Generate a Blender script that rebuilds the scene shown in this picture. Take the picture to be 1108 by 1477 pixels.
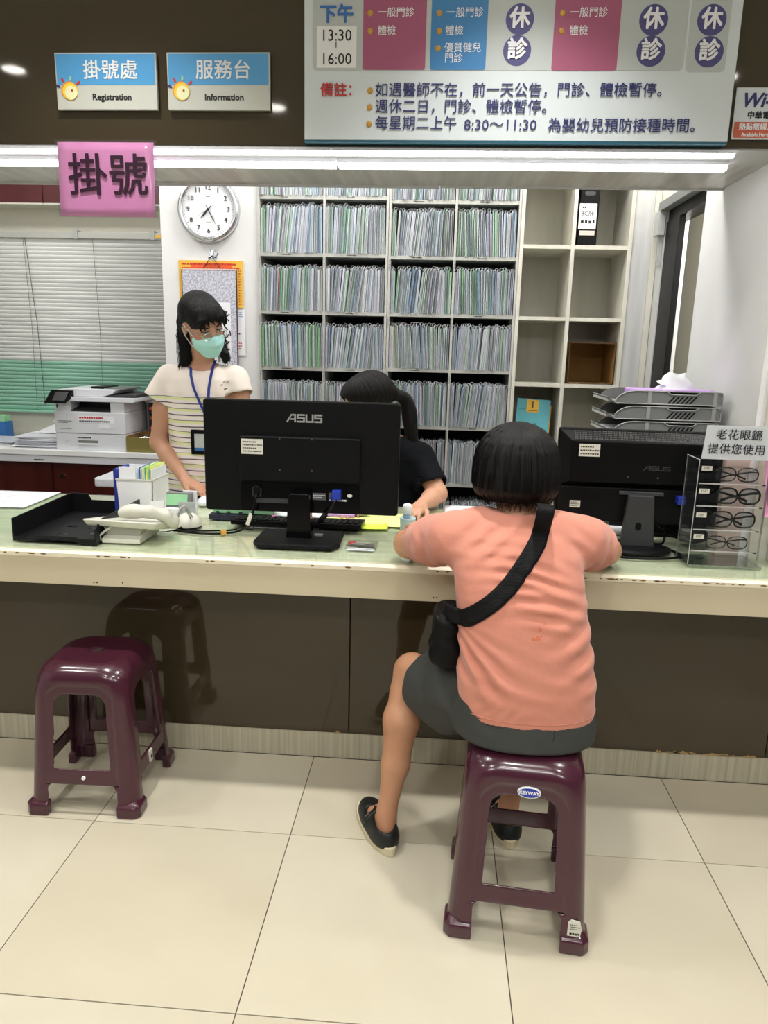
import bpy, math, random
import numpy as np
from mathutils import Vector, Matrix, Euler
from mathutils.bvhtree import BVHTree
PI = math.pi
rnd = random.Random(7)
for o in list(bpy.data.objects): bpy.data.objects.remove(o)
scn = bpy.context.scene
COL = scn.collection
# ------------------------------------------------------------------ camera
CX, CY, FPX, CAMZ = 554.0, 738.5, 1050.07, 1.415
PITCH, YAW, ROLL = -.2209, -.0674, .0245
_f = np.array([math.sin(YAW)*math.cos(PITCH), math.cos(YAW)*math.cos(PITCH), math.sin(PITCH)])
_r = np.array([math.cos(YAW), -math.sin(YAW), 0.]); _u = np.cross(_r, _f)
_a = math.cos(ROLL)*_r + math.sin(ROLL)*_u; _b = -math.sin(ROLL)*_r + math.cos(ROLL)*_u
cam = bpy.data.objects.new('camera', bpy.data.cameras.new('camera')); COL.objects.link(cam)
M = Matrix.Identity(4)
for i in range(3):
    M[i][0] = _a[i]; M[i][1] = _b[i]; M[i][2] = -_f[i]
M[2][3] = CAMZ
cam.matrix_world = M
cam.data.sensor_fit = 'VERTICAL'; cam.data.sensor_height = 36; cam.data.sensor_width = 27
cam.data.lens = FPX/1477*36; cam.data.clip_start = .05
scn.camera = cam
def ray(px, py):
    return _a*(px-CX)/FPX - _b*(py-CY)/FPX + _f
def at(px, py, Y):                     # where a sight line meets the real vertical plane at depth Y
    d = ray(px, py); k = Y/d[1]; return (d[0]*k, Y, CAMZ+d[2]*k)
def atz(px, py, Z):                    # ... or a horizontal surface at height Z
    d = ray(px, py); k = (Z-CAMZ)/d[2]; return (d[0]*k, d[1]*k, Z)
# ------------------------------------------------------------------ world, lights, exposure
scn.view_settings.view_transform = 'Standard'; scn.view_settings.look = 'None'
scn.view_settings.gamma = 1; scn.view_settings.use_curve_mapping = False
scn.view_settings.exposure = 0.0
scn.cycles.transparent_max_bounces = 40
W_ = bpy.data.worlds.new('world'); scn.world = W_; W_.use_nodes = True
W_.node_tree.nodes['Background'].inputs[0].default_value = (.95, .97, 1, 1)
W_.node_tree.nodes['Background'].inputs[1].default_value = .12
def area(name, loc, sx, sy, power, color=(1, .985, .955), rot=(0, 0, 0)):
    l = bpy.data.lights.new(name, 'AREA'); l.shape = 'RECTANGLE'; l.size = sx; l.size_y = sy
    l.energy = power; l.color = color
    o = bpy.data.objects.new(name, l); o.location = loc; o.rotation_euler = rot; COL.objects.link(o)
    return o
CEIL = 2.70
# office ceiling panels behind the header
for x in (-1.9, -.5, .6): area('office_ceiling_light', (x, 3.12, CEIL-.03), .6, .3, 12)
area('far_room_fill', (1.27, 3.3, CEIL-.1), .2, .2, 60)  # added unseen lamp that brightens the room beyond the door
# waiting room: added fill lamps at the rear, kept out of reflections, then downlights
for x in (-1.3, .2, 1.6):
    area('waiting_room_fill', (x, -1.05, CEIL-.03), .9, .30, 25)
DOWN = [(-2.12, .81), (.136, -.45), (-.948, .245), (-2.1, 1.86), (-.95, 1.86), (.20, 1.86), (1.35, 1.86), (.2, .70), (1.3, .70)]
for x, y in DOWN:
    o = area('downlight_lamp', (x, y, CEIL-.02), .10, .10, 6.0 if y > 1.5 else 6.5); o.data.spread = math.radians(95 if y > 1.5 else 130)
# ------------------------------------------------------------------ materials
def lin(c):
    if isinstance(c, (int, float)): c = (c, c, c)
    return tuple((v/255/12.92 if v <= 10.3 else ((v/255+.055)/1.055)**2.4) for v in c)+(1,)
def mat(name, c, rough=.5, metal=0, c2=None, scale=(8, 8, 8), bump=0, bscale=None, coat=0, emit=0, sss=0, detail=4, spec=.5,
        wave=None, sheen=0, pos=(.35, .65)):
    m = bpy.data.materials.new(name); m.use_nodes = True
    nt = m.node_tree; P = nt.nodes['Principled BSDF']; L = nt.links.new
    P.inputs['Base Color'].default_value = lin(c); P.inputs['Roughness'].default_value = rough
    P.inputs['Metallic'].default_value = metal; P.inputs['Coat Weight'].default_value = coat
    P.inputs['Coat Roughness'].default_value = .06
    P.inputs['Specular IOR Level'].default_value = spec
    if sheen: P.inputs['Sheen Weight'].default_value = sheen
    if sss:
        P.inputs['Subsurface Weight'].default_value = sss; P.inputs['Subsurface Scale'].default_value = .01
        P.inputs['Subsurface Radius'].default_value = (1, .4, .2)
    if emit:
        P.inputs['Emission Color'].default_value = lin(c); P.inputs['Emission Strength'].default_value = emit
    if c2 is not None or bump:
        tc = nt.nodes.new('ShaderNodeTexCoord'); mp = nt.nodes.new('ShaderNodeMapping')
        L(tc.outputs['Object'], mp.inputs[0]); mp.inputs['Scale'].default_value = scale
        n = nt.nodes.new('ShaderNodeTexNoise'); n.inputs['Scale'].default_value = 1; n.inputs['Detail'].default_value = detail
        L(mp.outputs[0], n.inputs['Vector'])
        if c2 is not None:
            r = nt.nodes.new('ShaderNodeValToRGB'); L(n.outputs['Fac'], r.inputs[0])
            r.color_ramp.elements[0].color = lin(c); r.color_ramp.elements[1].color = lin(c2)
            r.color_ramp.elements[0].position = pos[0]; r.color_ramp.elements[1].position = pos[1]
            L(r.outputs[0], P.inputs['Base Color'])
        if bump:
            b = nt.nodes.new('ShaderNodeBump'); b.inputs['Strength'].default_value = bump; b.inputs['Distance'].default_value = .004
            if bscale:
                mp2 = nt.nodes.new('ShaderNodeMapping'); L(tc.outputs['Object'], mp2.inputs[0]); mp2.inputs['Scale'].default_value = bscale
                n2 = nt.nodes.new('ShaderNodeTexNoise'); n2.inputs['Scale'].default_value = 1; n2.inputs['Detail'].default_value = 3
                L(mp2.outputs[0], n2.inputs['Vector']); L(n2.outputs['Fac'], b.inputs['Height'])
            else: L(n.outputs['Fac'], b.inputs['Height'])
            L(b.outputs[0], P.inputs['Normal'])
    return m
def glassmat(name, tint=(235, 250, 240), rough=.02, ior=1.45, boost=0.):
    m = bpy.data.materials.new(name); m.use_nodes = True; nt = m.node_tree; nt.nodes.clear(); L = nt.links.new
    o = nt.nodes.new('ShaderNodeOutputMaterial'); mx = nt.nodes.new('ShaderNodeMixShader'); t = nt.nodes.new('ShaderNodeBsdfTransparent')
    g = nt.nodes.new('ShaderNodeBsdfGlossy')
    t.inputs[0].default_value = lin(tint); g.inputs['Roughness'].default_value = rough
    ge = nt.nodes.new('ShaderNodeNewGeometry'); dp = nt.nodes.new('ShaderNodeVectorMath'); dp.operation = 'DOT_PRODUCT'
    L(ge.outputs['Incoming'], dp.inputs[0]); L(ge.outputs['Normal'], dp.inputs[1])
    def ma(op, a, b):
        q = nt.nodes.new('ShaderNodeMath'); q.operation = op; q.use_clamp = op == 'ADD'
        for i, v in enumerate((a, b)):
            if v is None: continue
            if isinstance(v, float): q.inputs[i].default_value = v
            else: L(v, q.inputs[i])
        return q.outputs[0]
    x = ma('SUBTRACT', 1., ma('ABSOLUTE', dp.outputs['Value'], None)); x = ma('POWER', x, 5.)
    x = ma('ADD', ma('MULTIPLY', x, .75), .03+boost)
    L(x, mx.inputs[0]); L(t.outputs[0], mx.inputs[1]); L(g.outputs[0], mx.inputs[2]); L(mx.outputs[0], o.inputs[0])
    return m
mt = {}
def MM(n, *a, **k): mt[n] = mat(n, *a, **k); return mt[n]
MM('tile', (196, 188, 167), .16, c2=(204, 197, 177), scale=(2.2, 2.2, 2.2), spec=.5)
MM('tile_b', (199, 191, 170), .17, c2=(192, 183, 161), scale=(1.7, 2.6, 2.2))
MM('grout', (70, 62, 50), .9)
MM('ceiling', (235, 236, 232), .8)
MM('brown', (62, 53, 38), .045, c2=(66, 57, 41), scale=(1.5, 1.5, 1.5), spec=.5)
MM('paint_white', (226, 226, 226), .6, c2=(232, 232, 232), scale=(3, 3, 3))
MM('paint_warm', (214, 210, 196), .6)
MM('paint_cream', (226, 222, 206), .6)
MM('wood_grey', (158, 155, 147), .35, c2=(186, 184, 178), scale=(26, 1.6, 2.6))
MM('skirt_wood', (168, 162, 140), .35, c2=(196, 190, 168), scale=(70, 4, 1.4), detail=6)
MM('counter_face', (198, 187, 158), .35, c2=(204, 193, 165), scale=(2, 2, 2))
MM('counter_lip', (226, 218, 192), .25, c2=(234, 226, 202), scale=(9, 9, 9))
MM('chip', (112, 82, 48), .8)
MM('counter_top', (198, 198, 172), .30, c2=(228, 226, 202), scale=(3, 26, 10), detail=7, pos=(.3, .7))
MM('shelf_metal', (186, 186, 180), .45)
MM('shelf_dark', (62, 64, 62), .7)
MM('cubby', (196, 193, 180), .4, c2=(212, 209, 198), scale=(14, 5, 1.6), detail=5)
MM('cubby_in', (178, 176, 160), .45, c2=(196, 193, 180), scale=(12, 5, 1.6), detail=6)
MM('filler', (184, 184, 184), .35, c2=(204, 204, 204), scale=(22, 5, 1.5), detail=5)
MM('maroon', (88, 34, 28), .3, c2=(70, 24, 20), scale=(16, 5, 2), detail=5)
MM('maroon_up', (92, 44, 46), .35, c2=(84, 38, 40), scale=(10, 5, 2))
MM('black', (7, 7, 8), .38, spec=.18)
MM('black_soft', (9, 9, 10), .55, spec=.18)
MM('black_gloss', (6, 6, 7), .14, spec=.25)
MM('grey_dark', (52, 53, 55), .5)
MM('grey_mid', (120, 122, 121), .42)
MM('grey_light', (176, 176, 174), .42)
MM('white', (235, 236, 236), .4)
MM('white_plastic', (222, 224, 230), .3)
MM('offwhite', (214, 212, 200), .35)
MM('paper', (238, 239, 243), .7)
MM('chrome', (215, 216, 220), .12, metal=1)
MM('steel', (150, 150, 150), .3, metal=1)
MM('ink', (24, 22, 26), .6)
MM('ink_grey', (88, 88, 92), .6)
MM('navy', (42, 46, 108), .5)
MM('text_blue', (52, 110, 180), .5)
MM('red', (196, 44, 36), .5)
MM('purple', (76, 74, 128), .5)
MM('pinkblk', (164, 86, 118), .45)
MM('blueblk', (58, 128, 186), .45)
MM('board_white', (214, 222, 226), .35)
MM('board_grey', (188, 194, 194), .4)
MM('gold', (196, 150, 62), .35)
MM('sign_blue', (82, 158, 214), .35)
MM('sign_grey', (198, 200, 192), .4)
MM('teal_edge', (10, 84, 106), .4)
MM('pink_paper', (248, 162, 216), .22, c2=(244, 154, 210), scale=(9, 9, 9), coat=.6)
MM('maroon_ink', (44, 8, 36), .4)
MM('orange', (226, 96, 46), .4)
MM('wifi_orange', (198, 92, 58), .4)
MM('yellow', (236, 186, 66), .5)
MM('yellow2', (222, 196, 40), .5)
MM('lime_paper', (232, 240, 150), .7)
MM('lime_deep', (206, 226, 70), .7)
MM('green_soft', (150, 208, 158), .5)
MM('slat_grey', (230, 231, 228), .38)
MM('slat_green', (150, 202, 178), .38)
MM('cardboard', (150, 112, 56), .8, c2=(138, 102, 50), scale=(12, 12, 12))
MM('card_edge', (74, 50, 26), .8)
MM('teal', (92, 172, 184), .5)
MM('teal2', (50, 172, 160), .5)
MM('blue', (44, 110, 176), .45)
MM('vga', (28, 52, 160), .4)
MM('lanyard', (28, 48, 138), .6)
MM('brocade', (170, 170, 186), .7, c2=(210, 210, 222), scale=(110, 110, 110), detail=3, pos=(.44, .56))
MM('lilac', (190, 150, 214), .5)
MM('pink_flyer', (238, 160, 200), .5)
MM('pink_pale', (222, 196, 186), .45)
MM('tray_black', (13, 14, 17), .42, spec=.3)
MM('phone', (204, 203, 190), .4)
MM('phone_dk', (160, 160, 148), .4)
MM('stool', (64, 26, 41), .22, coat=.3, c2=(70, 29, 45), scale=(3, 3, 3))
MM('skin', (196, 146, 114), .5, sss=.10, c2=(186, 134, 102), scale=(9, 9, 9), bump=.05, bscale=(90, 90, 90))
MM('skin2', (198, 148, 120), .5, sss=.10, c2=(188, 138, 110), scale=(9, 9, 9))
MM('lip', (170, 92, 84), .5)
MM('eye_white', (170, 160, 150), .25)
MM('eye_dark', (26, 16, 12), .15)
MM('coral', (204, 134, 114), .85, c2=(199, 128, 107), scale=(4, 4, 4), bump=.25, bscale=(60, 60, 60), sheen=.2)
MM('shorts', (56, 58, 56), .8, c2=(50, 52, 50), scale=(5, 5, 5), bump=.2, bscale=(60, 60, 60))
MM('tee_black', (11, 13, 19), .85, spec=.15, bump=.2, bscale=(30, 30, 30))
MM('navy_trouser', (34, 36, 52), .8)
MM('sole', (214, 204, 170), .6)
MM('shoe', (16, 20, 22), .5, bump=.1, bscale=(60, 60, 60))
MM('bag', (6, 6, 7), .6, spec=.2, bump=.3, bscale=(80, 80, 80))
MM('webbing', (9, 10, 12), .7, spec=.2, bump=.5, bscale=(30, 30, 500))
MM('mask', (186, 240, 236), .7)
MM('tube_light', (255, 255, 255), emit=9)
MM('downlight', (255, 250, 240), emit=30)
MM('door_room', (190, 186, 170), .6)
mt['glass'] = glassmat('glass', (250, 253, 250))
mt['acrylic'] = glassmat('acrylic', (251, 252, 252), boost=.02)
mt['acrylic_edge'] = glassmat('acrylic_edge', (232, 238, 236), boost=.30)
mt['lens'] = glassmat('lens', (238, 242, 242), boost=.03)
mt['film'] = glassmat('film', (240, 242, 244), rough=.12, boost=.10)
def stripes(name, base, bands):        # knitted stripes follow the height of the cloth
    m = mat(name, base, .8); nt = m.node_tree; L = nt.links.new
    g = nt.nodes.new('ShaderNodeNewGeometry'); s = nt.nodes.new('ShaderNodeSeparateXYZ'); L(g.outputs['Position'], s.inputs[0])
    n = nt.nodes.new('ShaderNodeTexNoise'); n.inputs['Scale'].default_value = 5; L(g.outputs['Position'], n.inputs['Vector'])
    a = nt.nodes.new('ShaderNodeMath'); a.operation = 'MULTIPLY_ADD'; L(n.outputs['Fac'], a.inputs[0]); a.inputs[1].default_value = .022; L(s.outputs[2], a.inputs[2])
    sub = nt.nodes.new('ShaderNodeMath'); sub.operation = 'SUBTRACT'; L(a.outputs[0], sub.inputs[0]); sub.inputs[1].default_value = .811
    dv = nt.nodes.new('ShaderNodeMath'); dv.operation = 'DIVIDE'; L(sub.outputs[0], dv.inputs[0]); dv.inputs[1].default_value = .046
    fr = nt.nodes.new('ShaderNodeMath'); fr.operation = 'FRACT'; L(dv.outputs[0], fr.inputs[0])
    rp = nt.nodes.new('ShaderNodeValToRGB'); L(fr.outputs[0], rp.inputs[0]); rp.color_ramp.interpolation = 'CONSTANT'
    e = rp.color_ramp.elements
    for i, (p, c) in enumerate(bands):
        x = e[i] if i < 2 else e.new(p)
        x.position = p; x.color = lin(c)
    gt = nt.nodes.new('ShaderNodeMath'); gt.operation = 'GREATER_THAN'; L(a.outputs[0], gt.inputs[0]); gt.inputs[1].default_value = 1.226
    mx = nt.nodes.new('ShaderNodeMixRGB'); L(gt.outputs[0], mx.inputs[0]); L(rp.outputs[0], mx.inputs[1]); mx.inputs[2].default_value = lin(base)
    L(mx.outputs[0], nt.nodes['Principled BSDF'].inputs['Base Color']); return m
mt['striped'] = stripes('striped', (240, 228, 218), [(0, (240, 230, 222)), (.16, (92, 80, 98)), (.26, (240, 228, 224)), (.52, (226, 226, 168)), (.74, (120, 108, 120)), (.80, (240, 228, 224))])
def hairmat(name, c, c2):
    m = mat(name, c, .45, spec=.22); nt = m.node_tree; L = nt.links.new; P = nt.nodes['Principled BSDF']
    at_ = nt.nodes.new('ShaderNodeAttribute'); at_.attribute_name = 'strand'
    n = nt.nodes.new('ShaderNodeTexNoise'); n.inputs['Scale'].default_value = 1; n.inputs['Detail'].default_value = 5; n.inputs['Roughness'].default_value = .65
    L(at_.outputs['Vector'], n.inputs['Vector'])
    r = nt.nodes.new('ShaderNodeValToRGB'); L(n.outputs['Fac'], r.inputs[0]); r.color_ramp.elements[0].color = lin(c); r.color_ramp.elements[1].color = lin(c2)
    r.color_ramp.elements[0].position = .4; r.color_ramp.elements[1].position = .75
    L(r.outputs[0], P.inputs['Base Color'])
    b = nt.nodes.new('ShaderNodeBump'); b.inputs['Strength'].default_value = .7; b.inputs['Distance'].default_value = .003
    L(n.outputs['Fac'], b.inputs['Height']); L(b.outputs[0], P.inputs['Normal']); return m
mt['hair'] = hairmat('hair', (4, 3, 3), (20, 13, 11))
mt['hair_black'] = hairmat('hair_black', (4, 4, 4), (16, 14, 15))
# ------------------------------------------------------------------ mesh helpers
class MB:
    def __init__(s): s.v = []; s.f = []; s.m = []; s.cur = 0
    def add(s, vs, fs):
        b = len(s.v); s.v += [tuple(p) for p in vs]
        for f in fs: s.f.append(tuple(b+i for i in f)); s.m.append(s.cur)
        return s
    def box(s, x0, x1, y0, y1, z0, z1):
        return s.hexa([(x0, y0, z0), (x1, y0, z0), (x1, y1, z0), (x0, y1, z0), (x0, y0, z1), (x1, y0, z1), (x1, y1, z1), (x0, y1, z1)])
    def hexa(s, p): return s.add(p, [(0, 3, 2, 1), (4, 5, 6, 7), (0, 1, 5, 4), (1, 2, 6, 5), (2, 3, 7, 6), (3, 0, 4, 7)])
    def cbox(s, c, d, rot=None):
        R = Euler(rot).to_matrix() if rot else Matrix.Identity(3)
        p = []
        for z in (-1, 1):
            for x, y in ((-1, -1), (1, -1), (1, 1), (-1, 1)):
                q = R @ Vector((x*d[0]/2, y*d[1]/2, z*d[2]/2)); p.append((c[0]+q.x, c[1]+q.y, c[2]+q.z))
        return s.hexa(p)
    def prism(s, pts, axis, a, b):
        n = len(pts)
        def P(p, w): return {'x': (w, p[0], p[1]), 'y': (p[0], w, p[1]), 'z': (p[0], p[1], w)}[axis]
        return s.add([P(p, a) for p in pts]+[P(p, b) for p in pts],
                     [tuple(range(n))[::-1], tuple(range(n, 2*n))]+[(i, (i+1) % n, n+(i+1) % n, n+i) for i in range(n)])
    def cyl(s, p0, p1, r0, r1=None, n=14, sx=1.):
        r1 = r0 if r1 is None else r1
        p0 = Vector(p0); p1 = Vector(p1); d = (p1-p0).normalized()
        u = d.orthogonal().normalized(); w = d.cross(u)
        vs = [p0+(u*math.cos(2*PI*i/n)+w*math.sin(2*PI*i/n))*r0 for i in range(n)]+[p1+(u*math.cos(2*PI*i/n)+w*math.sin(2*PI*i/n))*r1 for i in range(n)]
        return s.add(vs, [tuple(range(n))[::-1], tuple(range(n, 2*n))]+[(i, (i+1) % n, n+(i+1) % n, n+i) for i in range(n)])
    def tube(s, path, r, n=7, closed=False):
        P = [Vector(p) for p in path]; N = len(P); vs = []; u = None
        for i, p in enumerate(P):
            t = (P[(i+1) % N]-P[i-1]) if closed else (P[min(i+1, N-1)]-P[max(i-1, 0)])
            t.normalize()
            u = t.orthogonal() if u is None else (u - t*u.dot(t))
            if u.length < 1e-6: u = t.orthogonal()
            u.normalize(); w = t.cross(u); rr = r[i] if isinstance(r, (list, tuple)) else r
            vs += [p+(u*math.cos(2*PI*k/n)+w*math.sin(2*PI*k/n))*rr for k in range(n)]
        fs = []
        for i in range(N if closed else N-1):
            j = (i+1) % N
            for k in range(n): fs.append((i*n+k, i*n+(k+1) % n, j*n+(k+1) % n, j*n+k))
        if not closed: fs += [tuple(range(n))[::-1], tuple(range((N-1)*n, N*n))]
        return s.add(vs, fs)
    def lathe(s, prof, c, n=24, axis='z', sq=(1, 1)):
        vs = []; N = len(prof)
        for r, h in prof:
            for k in range(n):
                a = 2*PI*k/n; x = r*math.cos(a)*sq[0]; y = r*math.sin(a)*sq[1]
                q = {'z': (x, y, h), 'y': (x, h, y)}[axis]; vs.append((c[0]+q[0], c[1]+q[1], c[2]+q[2]))
        fs = [(i*n+k, i*n+(k+1) % n, (i+1)*n+(k+1) % n, (i+1)*n+k) for i in range(N-1) for k in range(n)]
        fs += [tuple(range(n))[::-1], tuple(range((N-1)*n, N*n))]
        return s.add(vs, fs)
    def ell(s, c, r, nu=16, nv=10):
        prof = [(math.sin(PI*i/nv), -math.cos(PI*i/nv)) for i in range(nv+1)]
        vs = [(c[0]+p*r[0]*math.cos(2*PI*k/nu), c[1]+p*r[1]*math.sin(2*PI*k/nu), c[2]+h*r[2]) for p, h in prof for k in range(nu)]
        return s.add(vs, [(i*nu+k, i*nu+(k+1) % nu, (i+1)*nu+(k+1) % nu, (i+1)*nu+k) for i in range(nv) for k in range(nu)])
    def grid(s, pts):                 # pts[row][col]
        R_ = len(pts); C_ = len(pts[0])
        return s.add([p for r in pts for p in r], [(i*C_+j, i*C_+j+1, (i+1)*C_+j+1, (i+1)*C_+j) for i in range(R_-1) for j in range(C_-1)])
WL = {}                               # world origin of every object built in place
def empty(name, loc, label=None, cat=None, group=None, kind=None):
    o = bpy.data.objects.new(name, None); o.location = loc; o.empty_display_size = .05; COL.objects.link(o)
    WL[o.name] = Vector(loc); tag(o, label, cat, group, kind); return o
def tag(o, label=None, cat=None, group=None, kind=None):
    if label: o['label'] = label
    if cat: o['category'] = cat
    if group: o['group'] = group
    if kind: o['kind'] = kind
    return o
def link(name, verts, faces, mats, parent=None, mi=None, smooth=False, bev=0, label=None, cat=None, group=None, kind=None, origin=None, seg=2, fixn=True):
    verts = [tuple(v) for v in verts]
    if parent is not None: org = WL[parent.name]
    elif origin is not None: org = Vector(origin)
    else:
        a = np.array(verts); org = Vector(((a[:, 0].min()+a[:, 0].max())/2, (a[:, 1].min()+a[:, 1].max())/2, a[:, 2].min()))
    me = bpy.data.meshes.new(name)
    me.from_pydata([(v[0]-org.x, v[1]-org.y, v[2]-org.z) for v in verts], [], faces)
    if not isinstance(mats, (list, tuple)): mats = [mats]
    for m in mats: me.materials.append(mt[m] if isinstance(m, str) else m)
    if mi is not None and len(mats) > 1: me.polygons.foreach_set('material_index', mi)
    if fixn:
        import bmesh
        bm = bmesh.new(); bm.from_mesh(me); bmesh.ops.recalc_face_normals(bm, faces=bm.faces); bm.to_mesh(me); bm.free()
    if smooth: me.polygons.foreach_set('use_smooth', [True]*len(me.polygons))
    me.update()
    o = bpy.data.objects.new(name, me); COL.objects.link(o)
    WL[o.name] = org
    if parent is not None: o.parent = parent
    else: o.location = org
    if bev:
        b = o.modifiers.new('bevel', 'BEVEL'); b.width = bev; b.segments = seg; b.limit_method = 'ANGLE'; b.angle_limit = .7
    tag(o, label, cat, group, kind); return o
def mk(name, mb, mats, parent=None, **k): return link(name, mb.v, mb.f, mats, parent, mi=mb.m, **k)
def box(name, x0, x1, y0, y1, z0, z1, m, parent=None, **k): return mk(name, MB().box(x0, x1, y0, y1, z0, z1), m, parent, **k)
def rrect(x0, x1, z0, z1, r, n=5, corners=(1, 1, 1, 1)):
    out = []
    for (cx, cz, a0, on) in ((x1-r, z0+r, -90, corners[0]), (x1-r, z1-r, 0, corners[1]), (x0+r, z1-r, 90, corners[2]), (x0+r, z0+r, 180, corners[3])):
        if on: out += [(cx+r*math.cos(math.radians(a0+90*i/n)), cz+r*math.sin(math.radians(a0+90*i/n))) for i in range(n+1)]
        else: out.append((cx+(r if cx > (x0+x1)/2 else -r), cz+(r if cz > (z0+z1)/2 else -r)))
    return out
def dup(root, loc=None, rz=None, label=None, group=None):
    def rec(o, par):
        c = o.copy(); COL.objects.link(c); WL[c.name] = WL[o.name]
        if par is not None: c.parent = par
        for ch in [q for q in o.children]: rec(ch, c)
        return c
    c = rec(root, None)
    if loc is not None: c.location = loc
    if rz is not None: c.rotation_euler.z = rz
    if label: c['label'] = label
    if group: c['group'] = group
    return c
def text(s, x, z, Y, size, m, parent, align='CENTER', bold=0., ext=.0006, name='lettering', sx=1., shear=0., rot=0., label=None, space=1.):
    cu = bpy.data.curves.new('t', 'FONT'); cu.body = s; cu.size = size; cu.align_x = align; cu.align_y = 'CENTER'
    cu.extrude = ext; cu.resolution_u = 2; cu.shear = shear; cu.space_character = space
    o = bpy.data.objects.new('t', cu); COL.objects.link(o)
    me = bpy.data.meshes.new_from_object(o.evaluated_get(bpy.context.evaluated_depsgraph_get()))
    bpy.data.objects.remove(o)
    n = len(me.vertices); co = np.empty(n*3); me.vertices.foreach_get('co', co); co = co.reshape(-1, 3)
    co[:, 0] *= sx; c, si = math.cos(rot), math.sin(rot)
    X = co[:, 0]*c-co[:, 1]*si; Z = co[:, 0]*si+co[:, 1]*c
    org = WL[parent.name] if parent is not None else Vector((0, 0, 0))
    out = np.stack([X+x-org.x, -co[:, 2]+Y-org.y, Z+z-org.z], 1)
    F = [tuple(p.vertices) for p in me.polygons]; bpy.data.meshes.remove(me)
    if bold:                       # heavier strokes: the letter shapes laid over themselves a hair apart
        b = bold*size; sh = [(0, 0)]+[(b*math.cos(a), b*math.sin(a)) for a in [2*PI*i/6 for i in range(6)]]; base = out; k0 = len(base); F0 = F
        out = np.concatenate([base+np.array((dx, -.00004*i, dz)) for i, (dx, dz) in enumerate(sh)]); F = [tuple(v+k0*i for v in f) for i in range(len(sh)) for f in F0]
    me = bpy.data.meshes.new(name); me.from_pydata([tuple(p) for p in out], [], F); me.materials.append(mt[m]); me.update()
    r = bpy.data.objects.new(name, me); COL.objects.link(r); WL[r.name] = org
    if parent is not None: r.parent = parent
    tag(r, label); return r
def dashes(parent, x0, x1, z0, z1, Y, rows, m='ink', name='print', seed=1, th=.5):      # lines of print too small to read
    q = random.Random(seed); mb = MB(); h = (z1-z0)/rows
    for i in range(rows):
        x = x0; zc = z1-(i+.5)*h; end = x1-(x1-x0)*q.choice([0, .05, .3])
        while x < end:
            w = h*th*q.uniform(.7, 1.3); mb.box(x, min(x+w, end), Y-.0004, Y, zc-h*th/2*q.uniform(.6, 1), zc+h*th/2*q.uniform(.6, 1)); x += w+h*.18
    return mk(name, mb, m, parent)
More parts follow.
